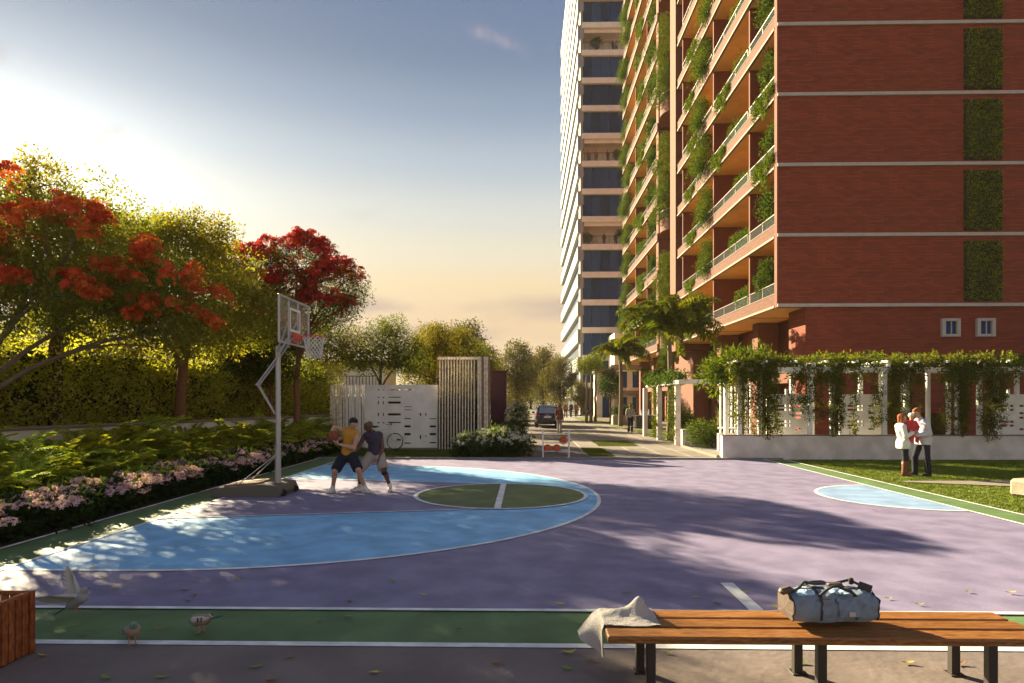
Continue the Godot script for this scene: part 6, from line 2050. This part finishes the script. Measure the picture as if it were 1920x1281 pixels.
# ------------------------------------------------------------------ bicycle, ball rack, car
func street_things() -> void:
	var b := thing("bicycle", "pale grey green bicycle leaning on the white slotted wall", "bicycle", V(-5.82, 0.03, -26.25))
	for d in [[0.53, "front"], [-0.53, "rear"]]:
		var c := V(d[0], 0.34, 0)
		var w := part("wheel", MB.new().torus(c, 0.325, 0.018, Basis.IDENTITY, 36, 8), M.rubber, b)
		part("rim", MB.new().torus(c, 0.302, 0.011, Basis.IDENTITY, 32, 6), M.chrome, w)
		var sp := MB.new()
		for i in 20:
			var a := TAU * i / 20
			sp.bar(c + V(cos(a + 0.4) * 0.02, sin(a + 0.4) * 0.02, 0.02 * (i % 2 * 2 - 1)), c + V(cos(a), sin(a), 0) * 0.295, 0.0016, 4)
		part("spokes", sp, M.chrome, w)
		part("hub", MB.new().bar(c + V(0, 0, -0.05), c + V(0, 0, 0.05), 0.02), M.chrome, w)
	var head := V(0.36, 0.86, 0)
	var head2 := V(0.40, 0.72, 0)
	var bbk := V(-0.10, 0.30, 0)
	var seat := V(-0.24, 0.83, 0)
	var fr := MB.new()
	fr.bar(head, V(-0.21, 0.76, 0), 0.017).bar(head2, bbk, 0.02).bar(seat, bbk, 0.016).bar(head + V(-0.01, 0.05, 0), head2 + V(0.01, -0.04, 0), 0.021)
	for s in [-1, 1]:
		fr.bar(bbk + V(0, 0, s * 0.03), V(-0.53, 0.34, s * 0.055), 0.010).bar(V(-0.215, 0.75, s * 0.015), V(-0.53, 0.34, s * 0.055), 0.009)
	part("frame", fr, M.bike_paint, b)
	part("fork", MB.new().tube([head2 + V(0, 0, 0.04), V(0.47, 0.5, 0.05), V(0.53, 0.34, 0.055)], [0.013], 7).tube([head2 + V(0, 0, -0.04), V(0.47, 0.5, -0.05), V(0.53, 0.34, -0.055)], [0.013], 7), M.bike_paint, b)
	part("stem", MB.new().tube([head, V(0.33, 1.0, 0), V(0.40, 1.02, 0)], [0.014], 7), M.chrome, b)
	part("handlebar", MB.new().tube([V(0.25, 1.03, 0.29), V(0.37, 1.05, 0.16), V(0.40, 1.02, 0), V(0.37, 1.05, -0.16), V(0.25, 1.03, -0.29)], [0.013], 7), M.dark_metal, b)
	part("saddle", blob(MB.new(), [[V(-0.36, 0.93, 0.045), V(-0.16, 0.93, 0), 0.045, 0.022], [V(-0.36, 0.93, -0.045), V(-0.16, 0.93, 0), 0.045, 0.022]], 0.012, 0.02), M.rubber, b)
	part("seat_post", MB.new().bar(seat, V(-0.27, 0.91, 0), 0.013), M.chrome, b)
	part("chainring", MB.new().torus(bbk + V(0, 0, 0.04), 0.085, 0.008, Basis.IDENTITY, 24, 5), M.dark_metal, b)
	part("crank", MB.new().bar(bbk + V(0, 0, 0.06), bbk + V(0.15, -0.08, 0.06), 0.01).box(bbk + V(0.16, -0.085, 0.11), V(0.09, 0.02, 0.09)), M.dark_metal, b)
	part("mudguard", MB.new().tube(arc3(V(-0.53, 0.34, 0), 0.365, 0.3, 2.9), [0.012], 6), M.bike_paint, b)
	# ball rack
	var r := thing("ball_rack", "white two tier ball rack at the back edge of the court", "rack", V(1.06, 0.02, -22.55))
	for x in [-0.45, 0.45]:
		part("post", MB.new().cham(V(x, 0.51, 0.13), V(0.045, 1.02, 0.045), 0.006).cham(V(x, 0.46, -0.13), V(0.035, 0.92, 0.035), 0.006), M.white_panel, r)
		part("foot", MB.new().cham(V(x, 0.02, 0), V(0.05, 0.04, 0.44), 0.008), M.white_panel, r)
	for d in [[0.26, 0.12], [0.26, -0.12], [0.54, 0.12], [0.54, -0.12], [0.83, 0.13], [0.30, -0.13]]:
		part("rail", MB.new().bar(V(-0.45, d[0], d[1]), V(0.45, d[0], d[1]), 0.012), M.white_panel, r)
	for d in [[-0.29, 0.337, "orange ball at the left of the rack's lower tier"], [0.03, 0.337, "orange ball in the middle of the rack's lower tier"], [0.26, 0.617, "orange ball on the rack's upper tier"]]:
		var o := thing("basketball", d[2], "ball", V(1.06 + d[0], 0.02 + d[1] + 0.01, -22.55), 0.0, "orange balls on the rack")
		part("sphere", MB.new().ball(Vector3.ZERO, Vector3.ONE * 0.14, 24), M.ball_orange, o)
		ball_seams(o, 0.14)
	car()

func arc3(c: Vector3, r: float, a0: float, a1: float) -> Array:
	var p := []
	for i in 13:
		var a := lerpf(a0, a1, i / 12.0)
		p.append(c + V(cos(a) * r, sin(a) * r, 0))
	return p

# a skin through outlines (arrays of points of equal length), smooth-ish by flat quads
func loft(mb: MB, secs: Array, caps := true) -> MB:
	var n: int = secs[0].size()
	var cen := Vector3.ZERO
	for s in secs:
		for p in s:
			cen += p
	cen /= n * secs.size()
	for i in secs.size() - 1:
		for k in n:
			var k2 := (k + 1) % n
			var q: Vector3 = (secs[i][k] + secs[i + 1][k2]) * 0.5
			var cc := Vector3.ZERO
			for p in secs[i]:
				cc += p
			for p in secs[i + 1]:
				cc += p
			cc /= 2.0 * n
			mb.quad(secs[i][k], secs[i][k2], secs[i + 1][k2], secs[i + 1][k], q - cc)
	if caps:
		for e in [0, secs.size() - 1]:
			var m := Vector3.ZERO
			for p in secs[e]:
				m += p
			m /= n
			for k in n:
				mb.flat(secs[e][k], secs[e][(k + 1) % n], m, m - cen)
	return mb

func car() -> void:
	var c := thing("parked_car", "dark blue sport utility car seen from behind on the drive", "car", V(1.62, 0.012, -47.0))
	# sections from the tail (z = 0) forward (-z): half width low, belt, height low, belt
	var secs := []
	for d in [[0.02, 0.72, 0.80, 0.42, 0.95], [-0.12, 0.84, 0.88, 0.30, 1.0], [-0.9, 0.90, 0.92, 0.24, 1.02], [-2.4, 0.90, 0.92, 0.24, 1.0], [-3.3, 0.90, 0.90, 0.24, 0.96], [-4.2, 0.86, 0.82, 0.28, 0.82], [-4.5, 0.74, 0.68, 0.38, 0.68]]:
		var z: float = d[0]
		secs.append([V(-d[1] * 0.92, d[3], z), V(-d[1], d[3] + 0.14, z), V(-d[2], d[4] - 0.1, z), V(-d[2] + 0.05, d[4], z), V(d[2] - 0.05, d[4], z), V(d[2], d[4] - 0.1, z), V(d[1], d[3] + 0.14, z), V(d[1] * 0.92, d[3], z)])
	part("body", loft(MB.new(), secs), M.car_paint, c)
	var cab := []
	for d in [[-0.08, 0.80, 0.78, 1.0, 1.02], [-0.3, 0.82, 0.66, 1.0, 1.55], [-0.6, 0.83, 0.65, 1.0, 1.64], [-1.9, 0.83, 0.65, 1.0, 1.66], [-2.5, 0.83, 0.66, 1.0, 1.58], [-3.25, 0.8, 0.78, 0.97, 1.0]]:
		var z: float = d[0]
		cab.append([V(-d[1], d[3], z), V(-d[2], d[4] - 0.04, z), V(-d[2] + 0.08, d[4], z), V(d[2] - 0.08, d[4], z), V(d[2], d[4] - 0.04, z), V(d[1], d[3], z)])
	part("cabin", loft(MB.new(), cab), M.car_paint, c)
	part("rear_window", MB.new().prism(PackedVector2Array([V2(-0.66, 0), V2(0.66, 0), V2(0.56, 0.46), V2(-0.56, 0.46)]), 0.02, Transform3D(Basis(Vector3.RIGHT, -0.4), V(0, 1.07, -0.075))), M.pale_glass, c)
	for s in [-1.0, 1.0]:
		part("side_window", MB.new().prism(PackedVector2Array([V2(-0.55, 1.05), V2(-2.9, 1.04), V2(-2.45, 1.5), V2(-0.7, 1.52)]), 0.02, Transform3D(Basis(V(0, 0, 1), V(0.0, 1, 0), V(1, 0, 0)) * Basis(Vector3.RIGHT, 0.0), V(s * 0.75, 0, 0))), M.dark_glass, c)
		part("tail_light", MB.new().cham(V(s * 0.70, 0.90, 0.005), V(0.26, 0.15, 0.08), 0.015), M.tail_red, c)
		part("mirror", MB.new().cham(V(s * 1.0, 1.08, -2.75), V(0.2, 0.14, 0.1), 0.02), M.car_paint, c)
		for z in [-0.95, -3.55]:
			var w := part("wheel", MB.new().lathe([V2(0.2, -0.11), V2(0.33, -0.11), V2(0.355, -0.07), V2(0.355, 0.07), V2(0.33, 0.11), V2(0.2, 0.11)], 24, Transform3D(Basis(Vector3.BACK, PI / 2), V(s * 0.80, 0.355, z)), false), M.rubber, c)
			part("rim", MB.new().lathe([V2(0, -0.08), V2(0.2, -0.1), V2(0.2, 0.1), V2(0, 0.08)], 16, Transform3D(Basis(Vector3.BACK, PI / 2), V(s * 0.80, 0.355, z)), false), M.chrome, w)
		part("roof_rail", MB.new().bar(V(s * 0.56, 1.69, -0.6), V(s * 0.56, 1.71, -2.2), 0.018), M.chrome, c)
	part("bumper", MB.new().cham(V(0, 0.45, 0.0), V(1.62, 0.22, 0.14), 0.04), M.dark_metal, c)
	part("licence_plate", MB.new().cham(V(0, 0.80, 0.035), V(0.52, 0.13, 0.02), 0.004), M.white_panel, c)
	part("emblem", MB.new().torus(V(0, 0.95, 0.03), 0.05, 0.012, Basis.IDENTITY, 18, 6), M.chrome, c)

# ------------------------------------------------------------------ bench, bag, cloth
func bench_and_bag() -> void:
	var b := thing("bench", "long backless bench of three wooden planks on dark metal legs", "bench", V(0, 0.02, 0))
	for i in 3:
		part("plank", MB.new().cham(V(2.05, 0.405, [-4.485, -4.685, -4.885][i]), V([2.98, 2.97, 2.95][i], 0.05, 0.17), 0.008), M["bench_wood_%d" % i], b)
	for x in [0.865, 2.03, 3.18]:
		part("leg", MB.new().cham(V(x, 0.19, -4.50), V(0.062, 0.38, 0.06), 0.005), M.dark_metal, b)
		part("leg", MB.new().cham(V(x - 0.008, 0.19, -4.87), V(0.062, 0.38, 0.06), 0.005), M.dark_metal, b)
		part("cross_bar", MB.new().box(V(x, 0.365, -4.685), V(0.06, 0.03, 0.31)), M.dark_metal, b)
		for z in [-4.50, -4.87]:
			part("foot_plate", MB.new().cham(V(x - 0.004, 0.005, z), V(0.11, 0.01, 0.11), 0.003), M.dark_metal, b)
	duffel()
	towel()

func duffel() -> void:
	var g := thing("duffel_bag", "blue grey duffel bag with dark straps lying on the bench", "bag", V(2.165, 0.452, -4.70), 0.06)
	g.scale = V(0.93, 0.93, 0.93)
	var nz := FastNoiseLite.new()
	nz.seed = 9
	nz.frequency = 5.5
	var L := 0.33
	var ns := 40
	var na := 40
	var surf := func(u: float, a: float, grow: float) -> Vector3:
		# u along the bag -1..1, a around from the lower front edge over the top to the lower back edge (0..1)
		var end := 1.0 - 0.16 * pow(absf(u), 5.0)
		var ang := lerpf(-0.62, PI + 0.62, a)
		var ca := cos(ang)
		var sa := sin(ang)
		var hw := 0.155 * end + grow
		var hh := 0.135 * (1.0 - 0.16 * pow(absf(u), 4.0) - 0.10 * (1.0 - u * u) * (0.5 + 0.5 * sin(u * 7.0))) + grow
		var p := 2.0 / 2.7
		var z := signf(ca) * pow(absf(ca), p) * hw
		var y := 0.135 + signf(sa) * pow(absf(sa), p) * hh
		var wr := nz.get_noise_3d(u * 0.55, ca * 0.25, sa * 0.3) * 0.030 + nz.get_noise_3d(u * 1.6, ca * 0.6, 5.0) * 0.012
		var k := clampf(y / 0.1, 0.0, 1.0)
		return V(u * L + wr * 0.3, maxf(y + wr * k * (0.6 if sa > 0 else 0.2), 0.0 - grow * 0.0), z + wr * k * signf(ca))
	var shell := func(u0: float, u1: float, a0: float, a1: float, grow: float, su: int, sa: int) -> MB:
		var mb := MB.new()
		var P := []
		for i in su + 1:
			var row := []
			for j in sa + 1:
				row.append(surf.call(lerpf(u0, u1, float(i) / su), lerpf(a0, a1, float(j) / sa), grow))
			P.append(row)
		var N := []
		for i in su + 1:
			var row := []
			for j in sa + 1:
				var du: Vector3 = P[mini(i + 1, su)][j] - P[maxi(i - 1, 0)][j]
				var dv: Vector3 = P[i][mini(j + 1, sa)] - P[i][maxi(j - 1, 0)]
				var nn := du.cross(dv).normalized()
				if nn.dot(P[i][j] - V(P[i][j].x, 0.1, 0)) < 0:
					nn = -nn
				row.append(nn)
			N.append(row)
		for i in su:
			for j in sa:
				mb.tri(P[i][j], P[i + 1][j], P[i + 1][j + 1], N[i][j], N[i + 1][j], N[i + 1][j + 1])
				mb.tri(P[i][j], P[i + 1][j + 1], P[i][j + 1], N[i][j], N[i + 1][j + 1], N[i][j + 1])
		return mb
	part("body", shell.call(-1.0, 1.0, 0.0, 1.0, 0.0, ns, na), M.bag_blue, g)
	for s in [-1.0, 1.0]:
		var mb := MB.new()
		var c := V(s * (L + 0.012), 0.115, 0)
		for j in 32:
			mb.flat(surf.call(s, j / 32.0, 0.0), surf.call(s, (j + 1) / 32.0, 0.0), c, V(s, 0, 0))
		mb.flat(surf.call(s, 0.0, 0.0), surf.call(s, 1.0, 0.0), c, V(s, 0, 0))
		part("end_panel", mb, M.bag_brown if s < 0 else M.bag_blue, g)
		var pts := []
		for j in 33:
			pts.append(surf.call(s * 0.985, j / 32.0, 0.003))
		part("piping", MB.new().tube(pts, [0.006], 6), M.bag_strap, g)
	part("shoulder_panel", shell.call(-0.80, -0.46, 0.36, 0.60, 0.004, 10, 14), M.bag_light, g)
	part("top_flap", shell.call(-0.10, 0.30, 0.37, 0.55, 0.008, 10, 14), M.bag_light, g)
	part("zip", shell.call(-0.9, 0.9, 0.49, 0.51, 0.006, 20, 2), M.bag_strap, g)
	part("front_pocket", shell.call(0.0, 0.46, 0.10, 0.30, 0.012, 10, 10), M.bag_blue, g)
	part("pocket_buckle", MB.new().cham(surf.call(0.27, 0.13, 0.02), V(0.05, 0.035, 0.012), 0.004), M.steel, g)
	part("front_trim", shell.call(-0.48, -0.16, 0.262, 0.274, 0.006, 8, 2), M.cloth_tan, g)
	for u in [-0.38, 0.42]:
		part("webbing", shell.call(u - 0.035, u + 0.035, 0.05, 0.95, 0.006, 2, 30), M.bag_strap, g)
	for s in [-1.0, 1.0]:
		var pts := []
		for i in 17:
			var t := i / 16.0
			var u := lerpf(-0.38, 0.42, t)
			var a0: Vector3 = surf.call(u, 0.5 - s * 0.17, 0.012)
			pts.append(a0 + V(0, sin(t * PI) * (0.055 + 0.02 * s), s * sin(t * PI) * 0.015))
		part("handle", MB.new().tube(pts, [0.0105], 7), M.bag_strap, g)
	part("handle_grip", MB.new().cham(surf.call(0.02, 0.44, 0.055), V(0.12, 0.028, 0.05), 0.01, Basis(Vector3.UP, 0.1)), M.bag_brown, g)
	# shoulder strap falling in a loop over the left end, buckle at the right
	part("shoulder_strap", MB.new().tube([surf.call(-0.97, 0.52, 0.01), surf.call(-1.0, 0.5, 0.0) + V(-0.035, 0.012, 0.02), surf.call(-0.9, 0.42, 0.02), surf.call(-0.75, 0.45, 0.035), surf.call(-0.5, 0.52, 0.045), surf.call(-0.2, 0.55, 0.02), surf.call(0.3, 0.56, 0.03), surf.call(0.62, 0.54, 0.045), surf.call(0.8, 0.5, 0.02)], [0.011], 7), M.bag_strap, g)
	part("strap_pad", MB.new().cham(surf.call(-0.97, 0.47, 0.012) + V(-0.03, 0.0, 0.0), V(0.10, 0.05, 0.07), 0.018, Basis(Vector3.BACK, 0.3)), M.bag_brown, g)
	part("buckle", MB.new().cham(surf.call(0.55, 0.5, 0.05), V(0.035, 0.05, 0.03), 0.008), M.rubber, g)
	part("side_tab", MB.new().cham(surf.call(0.80, 0.47, 0.018), V(0.11, 0.06, 0.012), 0.004, Basis(Vector3.BACK, -0.35)), M.bag_strap, g)

func towel() -> void:
	var nz := FastNoiseLite.new()
	nz.seed = 21
	nz.frequency = 2.6
	var nu := 56
	var nv := 34
	var P := []
	for i in nu + 1:
		var s := 0.74 * i / nu
		var row := []
		for j in nv + 1:
			var v := float(j) / nv
			var z := lerpf(-4.965, -4.60, v)
			var top := 0.40
			var p: Vector3
			var lift := 0.006 + 0.012 * absf(nz.get_noise_2d(s * 2.0, v * 1.2))
			# a folded ridge across, a peak near the right end
			lift += 0.05 * exp(-pow((v - 0.42 + s * 0.15) / 0.13, 2.0)) * smoothstep(0.02, 0.12, s) * smoothstep(0.44, 0.24, s)
			lift += 0.095 * exp(-pow((s - 0.11) / 0.07, 2.0) - pow((v - 0.34) / 0.28, 2.0))
			if s < top:
				p = V(0.955 - s, 0.452 + lift, z + 0.02 * sin(s * 9.0) * v)
			else:
				var t := s - top
				var drop := t * lerpf(0.40, 0.66, smoothstep(0.1, 0.7, v))
				var out := t * lerpf(0.55, -0.06, smoothstep(0.0, 0.95, v)) * (1.0 - 0.25 * t)
				var rnd := minf(t / 0.05, 1.0)
				p = V(0.555 - out - 0.012 * rnd + 0.018 * sin(v * 11.0 + t * 3.0) * minf(t * 4.0, 1.0), 0.452 + lift * 0.5 - drop, z + t * lerpf(0.30, 0.05, v) + 0.02 * sin(v * 9.0) * t)
			row.append(p)
		P.append(row)
	var mb := MB.new()
	for side in [0.0, -0.006]:
		var N := []
		for i in nu + 1:
			var row := []
			for j in nv + 1:
				var a: Vector3 = P[mini(i + 1, nu)][j] - P[maxi(i - 1, 0)][j]
				var c: Vector3 = P[i][mini(j + 1, nv)] - P[i][maxi(j - 1, 0)]
				var nn := c.cross(a).normalized()
				row.append(nn if nn.dot(V(-0.5, 0.85, 0.3)) > 0 else -nn)
			N.append(row)
		for i in nu:
			for j in nv:
				var o: Array = [N[i][j] * side, N[i + 1][j] * side, N[i + 1][j + 1] * side, N[i][j + 1] * side]
				var sg := 1.0 if side == 0.0 else -1.0
				mb.tri(P[i][j] + o[0], P[i + 1][j] + o[1], P[i + 1][j + 1] + o[2], N[i][j] * sg, N[i + 1][j] * sg, N[i + 1][j + 1] * sg)
				mb.tri(P[i][j] + o[0], P[i + 1][j + 1] + o[2], P[i][j + 1] + o[3], N[i][j] * sg, N[i + 1][j + 1] * sg, N[i][j + 1] * sg)
	single("towel", mb, M.towel, "crumpled beige towel hanging over the bench's left end", "towel")

# ------------------------------------------------------------------ planter, pigeons, leaves
func small_things() -> void:
	var p := thing("wooden_planter", "slatted brown wooden planter box at the lower left corner", "planter", V(-4.42, 0.02, -4.62))
	var w := 0.46
	var d := 0.50
	part("lining", MB.new().span(V(-w + 0.03, 0.03, -d + 0.03), V(w - 0.03, 0.40, d - 0.03)), M.soil, p)
	for i in 14:
		var z := -d + 0.06 + i * (2 * d - 0.12) / 13.0
		part("slat", MB.new().cham(V(w - 0.008, 0.245, z), V(0.022, 0.47, 0.057), 0.004), M["planter_wood_%d" % (i % 3)], p)
		part("slat", MB.new().cham(V(-w + 0.008, 0.245, z), V(0.022, 0.47, 0.057), 0.004), M["planter_wood_%d" % ((i + 1) % 3)], p)
	for i in 12:
		var x := -w + 0.06 + i * (2 * w - 0.12) / 11.0
		for s in [-1.0, 1.0]:
			part("slat", MB.new().cham(V(x, 0.245, s * (d - 0.008)), V(0.057, 0.47, 0.022), 0.004), M["planter_wood_%d" % ((i + 2) % 3)], p)
	for s in [-1.0, 1.0]:
		for t in [-1.0, 1.0]:
			part("corner_post", MB.new().cham(V(s * (w - 0.003), 0.25, t * (d - 0.003)), V(0.05, 0.5, 0.05), 0.005), M["planter_wood_1"], p)
		part("rim", MB.new().cham(V(s * (w - 0.01), 0.488, 0), V(0.04, 0.025, 2 * d - 0.06), 0.004), M["planter_wood_2"], p)
		part("rim", MB.new().cham(V(0, 0.488, s * (d - 0.01)), V(2 * w - 0.06, 0.025, 0.04), 0.004), M["planter_wood_0"], p)
	pigeons()
	# fallen leaves, one mesh per shape
	var shapes := []
	for k in 3:
		var mb := MB.new()
		var n := 8
		var L: float = [0.13, 0.11, 0.145][k]
		var prev := []
		for i in n + 1:
			var t := float(i) / n
			var hw: float = sin(pow(t, 0.8) * PI) * L * [0.17, 0.24, 0.15][k] + 0.0008
			var y: float = 0.008 + 0.018 * pow(2 * t - 1, 2) * [1.0, 0.6, 1.5][k]
			var z := sin(t * 3.0) * 0.012
			var cur := [V(t * L - L / 2, y + hw * 0.55, z - hw), V(t * L - L / 2, y, z), V(t * L - L / 2, y + hw * 0.45, z + hw)]
			if i > 0:
				for q in 2:
					mb.quad(prev[q], prev[q + 1], cur[q + 1], cur[q], Vector3.UP)
			prev = cur
		mb.tube([V(-L / 2, 0.026, 0), V(-L / 2 - 0.03, 0.02, 0.006)], [0.0016], 4)
		shapes.append(mb.mesh())
	for dd in [["leaf_yellow", 0.34, 0.29, 0.06], ["leaf_green", 0.12, 0.18, 0.035], ["leaf_brown", 0.19, 0.095, 0.05], ["leaf_dark", 0.07, 0.07, 0.032]]:
		var m := plain_mat(dd[0], dd[1], dd[2], dd[3], 0.6)
		m.cull_mode = BaseMaterial3D.CULL_DISABLED
		m.backlight_enabled = true
		m.backlight = Color(0.3, 0.3, 0.15)
	var spots := [[-5.19, -7.67, "y"], [-4.79, -7.29, "y"], [-4.41, -6.89, "y"], [-3.24, -7.3, "g"], [-3.43, -6.67, "b"], [-3.61, -6.81, "d"], [-3.39, -6.45, "d"], [-3.22, -5.67, "b"], [-3.81, -5.52, "b"], [-3.82, -5.05, "y"], [-3.04, -4.66, "g"], [-2.65, -4.68, "g"], [-2.04, -4.86, "g"], [-1.85, -5.05, "b"], [-1.84, -4.64, "b"], [-6.4, -8.88, "y"], [-5.6, -9.34, "y"], [-5.93, -10.08, "y"], [-1.66, -6.0, "g"], [-1.76, -6.47, "d"], [-1.05, -6.72, "y"], [-1.48, -7.2, "g"], [0.35, -6.44, "y"], [1.06, -6.8, "g"], [0.35, -5.2, "y"], [0.52, -5.04, "b"], [0.32, -4.89, "g"], [1.13, -5.2, "g"], [2.14, -5.5, "d"], [2.91, -5.5, "d"], [2.93, -5.04, "y"], [2.12, -5.03, "g"], [3.32, -5.03, "b"], [3.89, -6.5, "y"], [4.67, -6.93, "y"], [5.07, -6.9, "y"], [3.69, -6.69, "y"], [1.74, -6.68, "y"], [1.91, -6.48, "d"], [2.31, -6.9, "g"], [2.45, -6.4, "y"], [6.39, -12.01, "d"], [-1.87, -5.89, "b"], [-0.59, -5.71, "d"], [-0.22, -4.96, "b"], [-1.12, -4.78, "y"]]
	var zones := {}
	for s in spots:
		var x: float = s[0]
		var z: float = s[1]
		var zone := "concrete in front of the court"
		if z < -5.4:
			zone = "dark green border strip"
		if z < -6.26:
			zone = "purple court surface"
		if x < -4.0 and z < -7.5:
			zone = "near blue corner"
		var ck: String = {"y": "yellow", "g": "green", "b": "brown", "d": "dark dry"}[s[2]]
		var key := ck + zone
		if not zones.has(key):
			zones[key] = []
		zones[key].append([x, z, s[2], ck, zone])
	for key in zones:
		var lst: Array = zones[key]
		lst.sort_custom(func(a, b): return a[0] / -a[1] < b[0] / -b[1])
		for i in lst.size():
			var e: Array = lst[i]
			var y := 0.022
			var lab := "%s %s fallen leaf from the left, on the %s" % ["single" if lst.size() == 1 else ordn(i), e[3], e[4]]
			var lf := single("fallen_leaf", shapes[rng.randi() % 3], M[{"y": "leaf_yellow", "g": "leaf_green", "b": "leaf_brown", "d": "leaf_dark"}[e[2]]], lab, "leaf", V(e[0], y, e[1]), rr(-0.5, 0.5) + (PI if rng.randf() < 0.5 else 0.0), "fallen leaves around the court")
			lf.scale = Vector3.ONE * rr(0.62, 0.92)

func pigeon(label: String, at: Vector3, turn: float, pitch: float, wings: bool, tone: Array, head_down: float) -> void:
	var o := thing("pigeon", label, "pigeon", at, turn, "pigeons by the court")
	# faces +x; body axis tilted by pitch about the feet
	var b := Basis(Vector3.BACK, pitch)
	var c := V(0, 0.125 if wings else 0.108, 0)
	var hd := c + b * V(0.105, 0.035 - head_down, 0)
	var bx := [[c + b * V(0.045, 0.0, 0), c + b * V(-0.05, -0.005, 0), 0.055, 0.045], [c + b * V(-0.05, -0.005, 0), c + b * V(-0.11, -0.01, 0), 0.04, 0.018]]
	var body := part("body", blob(MB.new(), bx, 0.008, 0.03), tone[0], o)
	var neck := part("head", blob(MB.new(), [[c + b * V(0.06, 0.015, 0), hd, 0.04, 0.024], [hd, hd + b * V(0.012, 0.003, 0), 0.024, 0.022]], 0.006, 0.02), tone[1], o)
	part("beak", MB.new().tube([hd + b * V(0.028, -0.002, 0), hd + b * V(0.052, -0.010, 0)], [0.007, 0.001], 6), M.bird_dark, neck)
	for s in [-1.0, 1.0]:
		part("eye", MB.new().ball(hd + b * V(0.014, 0.006, s * 0.021), Vector3.ONE * 0.004, 8), M.tail_red, neck)
	var tl := MB.new()
	for k in 5:
		var a := (k - 2) * 0.13
		var q := Basis(Vector3.UP, a)
		tl.cham(c + b * (V(-0.09, -0.008 + 0.002 * absf(k - 2), 0) + q * V(-0.07, 0, 0)), V(0.13, 0.004, 0.026), 0.0015, b * q)
	part("tail", tl, M.bird_dark, body)
	for s in [-1.0, 1.0]:
		if wings:
			# spread wing of separate feathers, raised
			var root := c + b * V(0.03, 0.04, s * 0.03)
			var wv: Vector3 = (b * V(-0.42, 0.55, s * 0.75)).normalized() if s > 0 else (b * V(0.05, 1.0, s * 0.35)).normalized()
			var back := b * V(-1, -0.15, 0)
			var wm := MB.new()
			for k in 12:
				var t := k / 11.0
				var p0 := root + wv * 0.16 * t
				var dir := (back * (1.0 - 0.75 * t) + wv * (0.15 + 0.95 * t)).normalized()
				var L := lerpf(0.10, 0.17, sin(t * 2.2))
				var sd := dir.cross(wv.cross(back).normalized()).normalized() * 0.015
				wm.quad(p0 - sd, p0 + sd, p0 + dir * L + sd * 0.7, p0 + dir * L - sd * 0.5)
			var wg := part("wing", wm, tone[2], o)
			part("wing_arm", blob(MB.new(), [[root, root + wv * 0.1, 0.022, 0.016], [root + wv * 0.1, root + wv * 0.19, 0.016, 0.008]], 0.007, 0.01), tone[2], wg)
		else:
			var wg := part("wing", blob(MB.new(), [[c + b * V(0.035, 0.012, s * 0.042), c + b * V(-0.06, 0.008, s * 0.036), 0.028, 0.024, V(0, 0, 1), 1.6], [c + b * V(-0.06, 0.006, s * 0.036), c + b * V(-0.13, 0.0, s * 0.018), 0.022, 0.006, V(0, 0, 1), 1.6]], 0.007, 0.015), tone[2], o)
			for k in 2:
				part("wing_bar", MB.new().box(c + b * V(-0.035 - k * 0.04, 0.006, s * (0.0605 - 0.004 * k)), V(0.012, 0.038, 0.004), b * Basis(Vector3.BACK, 0.4)), M.bird_dark, wg)
		var f := c + b * V(-0.005, -0.045, s * 0.022)
		var g0 := V(f.x + 0.005, 0.006, s * 0.024)
		if wings:
			g0 = f + V(-0.03, -0.05, 0)
		var lg := part("leg", MB.new().tube([f, f.lerp(g0, 0.5) + V(-0.008, 0, 0), g0], [0.008, 0.005, 0.004], 6), M.bird_pink, o)
		var toes := MB.new()
		for k in 3:
			toes.bar(g0, g0 + V(0.028, -0.003, (k - 1) * 0.014), 0.003, 5)
		toes.bar(g0, g0 + V(-0.016, -0.003, 0), 0.003, 5)
		part("toes", toes, M.bird_pink, lg)

func pigeons() -> void:
	pigeon("pale grey pigeon landing with both wings raised at the left", V(-4.17, 0.06, -5.95), 0.1, 0.55, true, [M.bird_grey, M.bird_grey, M.bird_pale], -0.01)
	pigeon("pigeon with greenish head standing on the outer white line", V(-3.27, 0.022, -5.33), -0.9, 0.35, false, [M.bird_brown, M.bird_green, M.bird_grey], -0.005)
	pigeon("brown pigeon with dark wing bars pecking on the green strip", V(-2.84, 0.022, -5.62), 2.75, -0.25, false, [M.bird_brown, M.bird_green, M.bird_pale], 0.03)
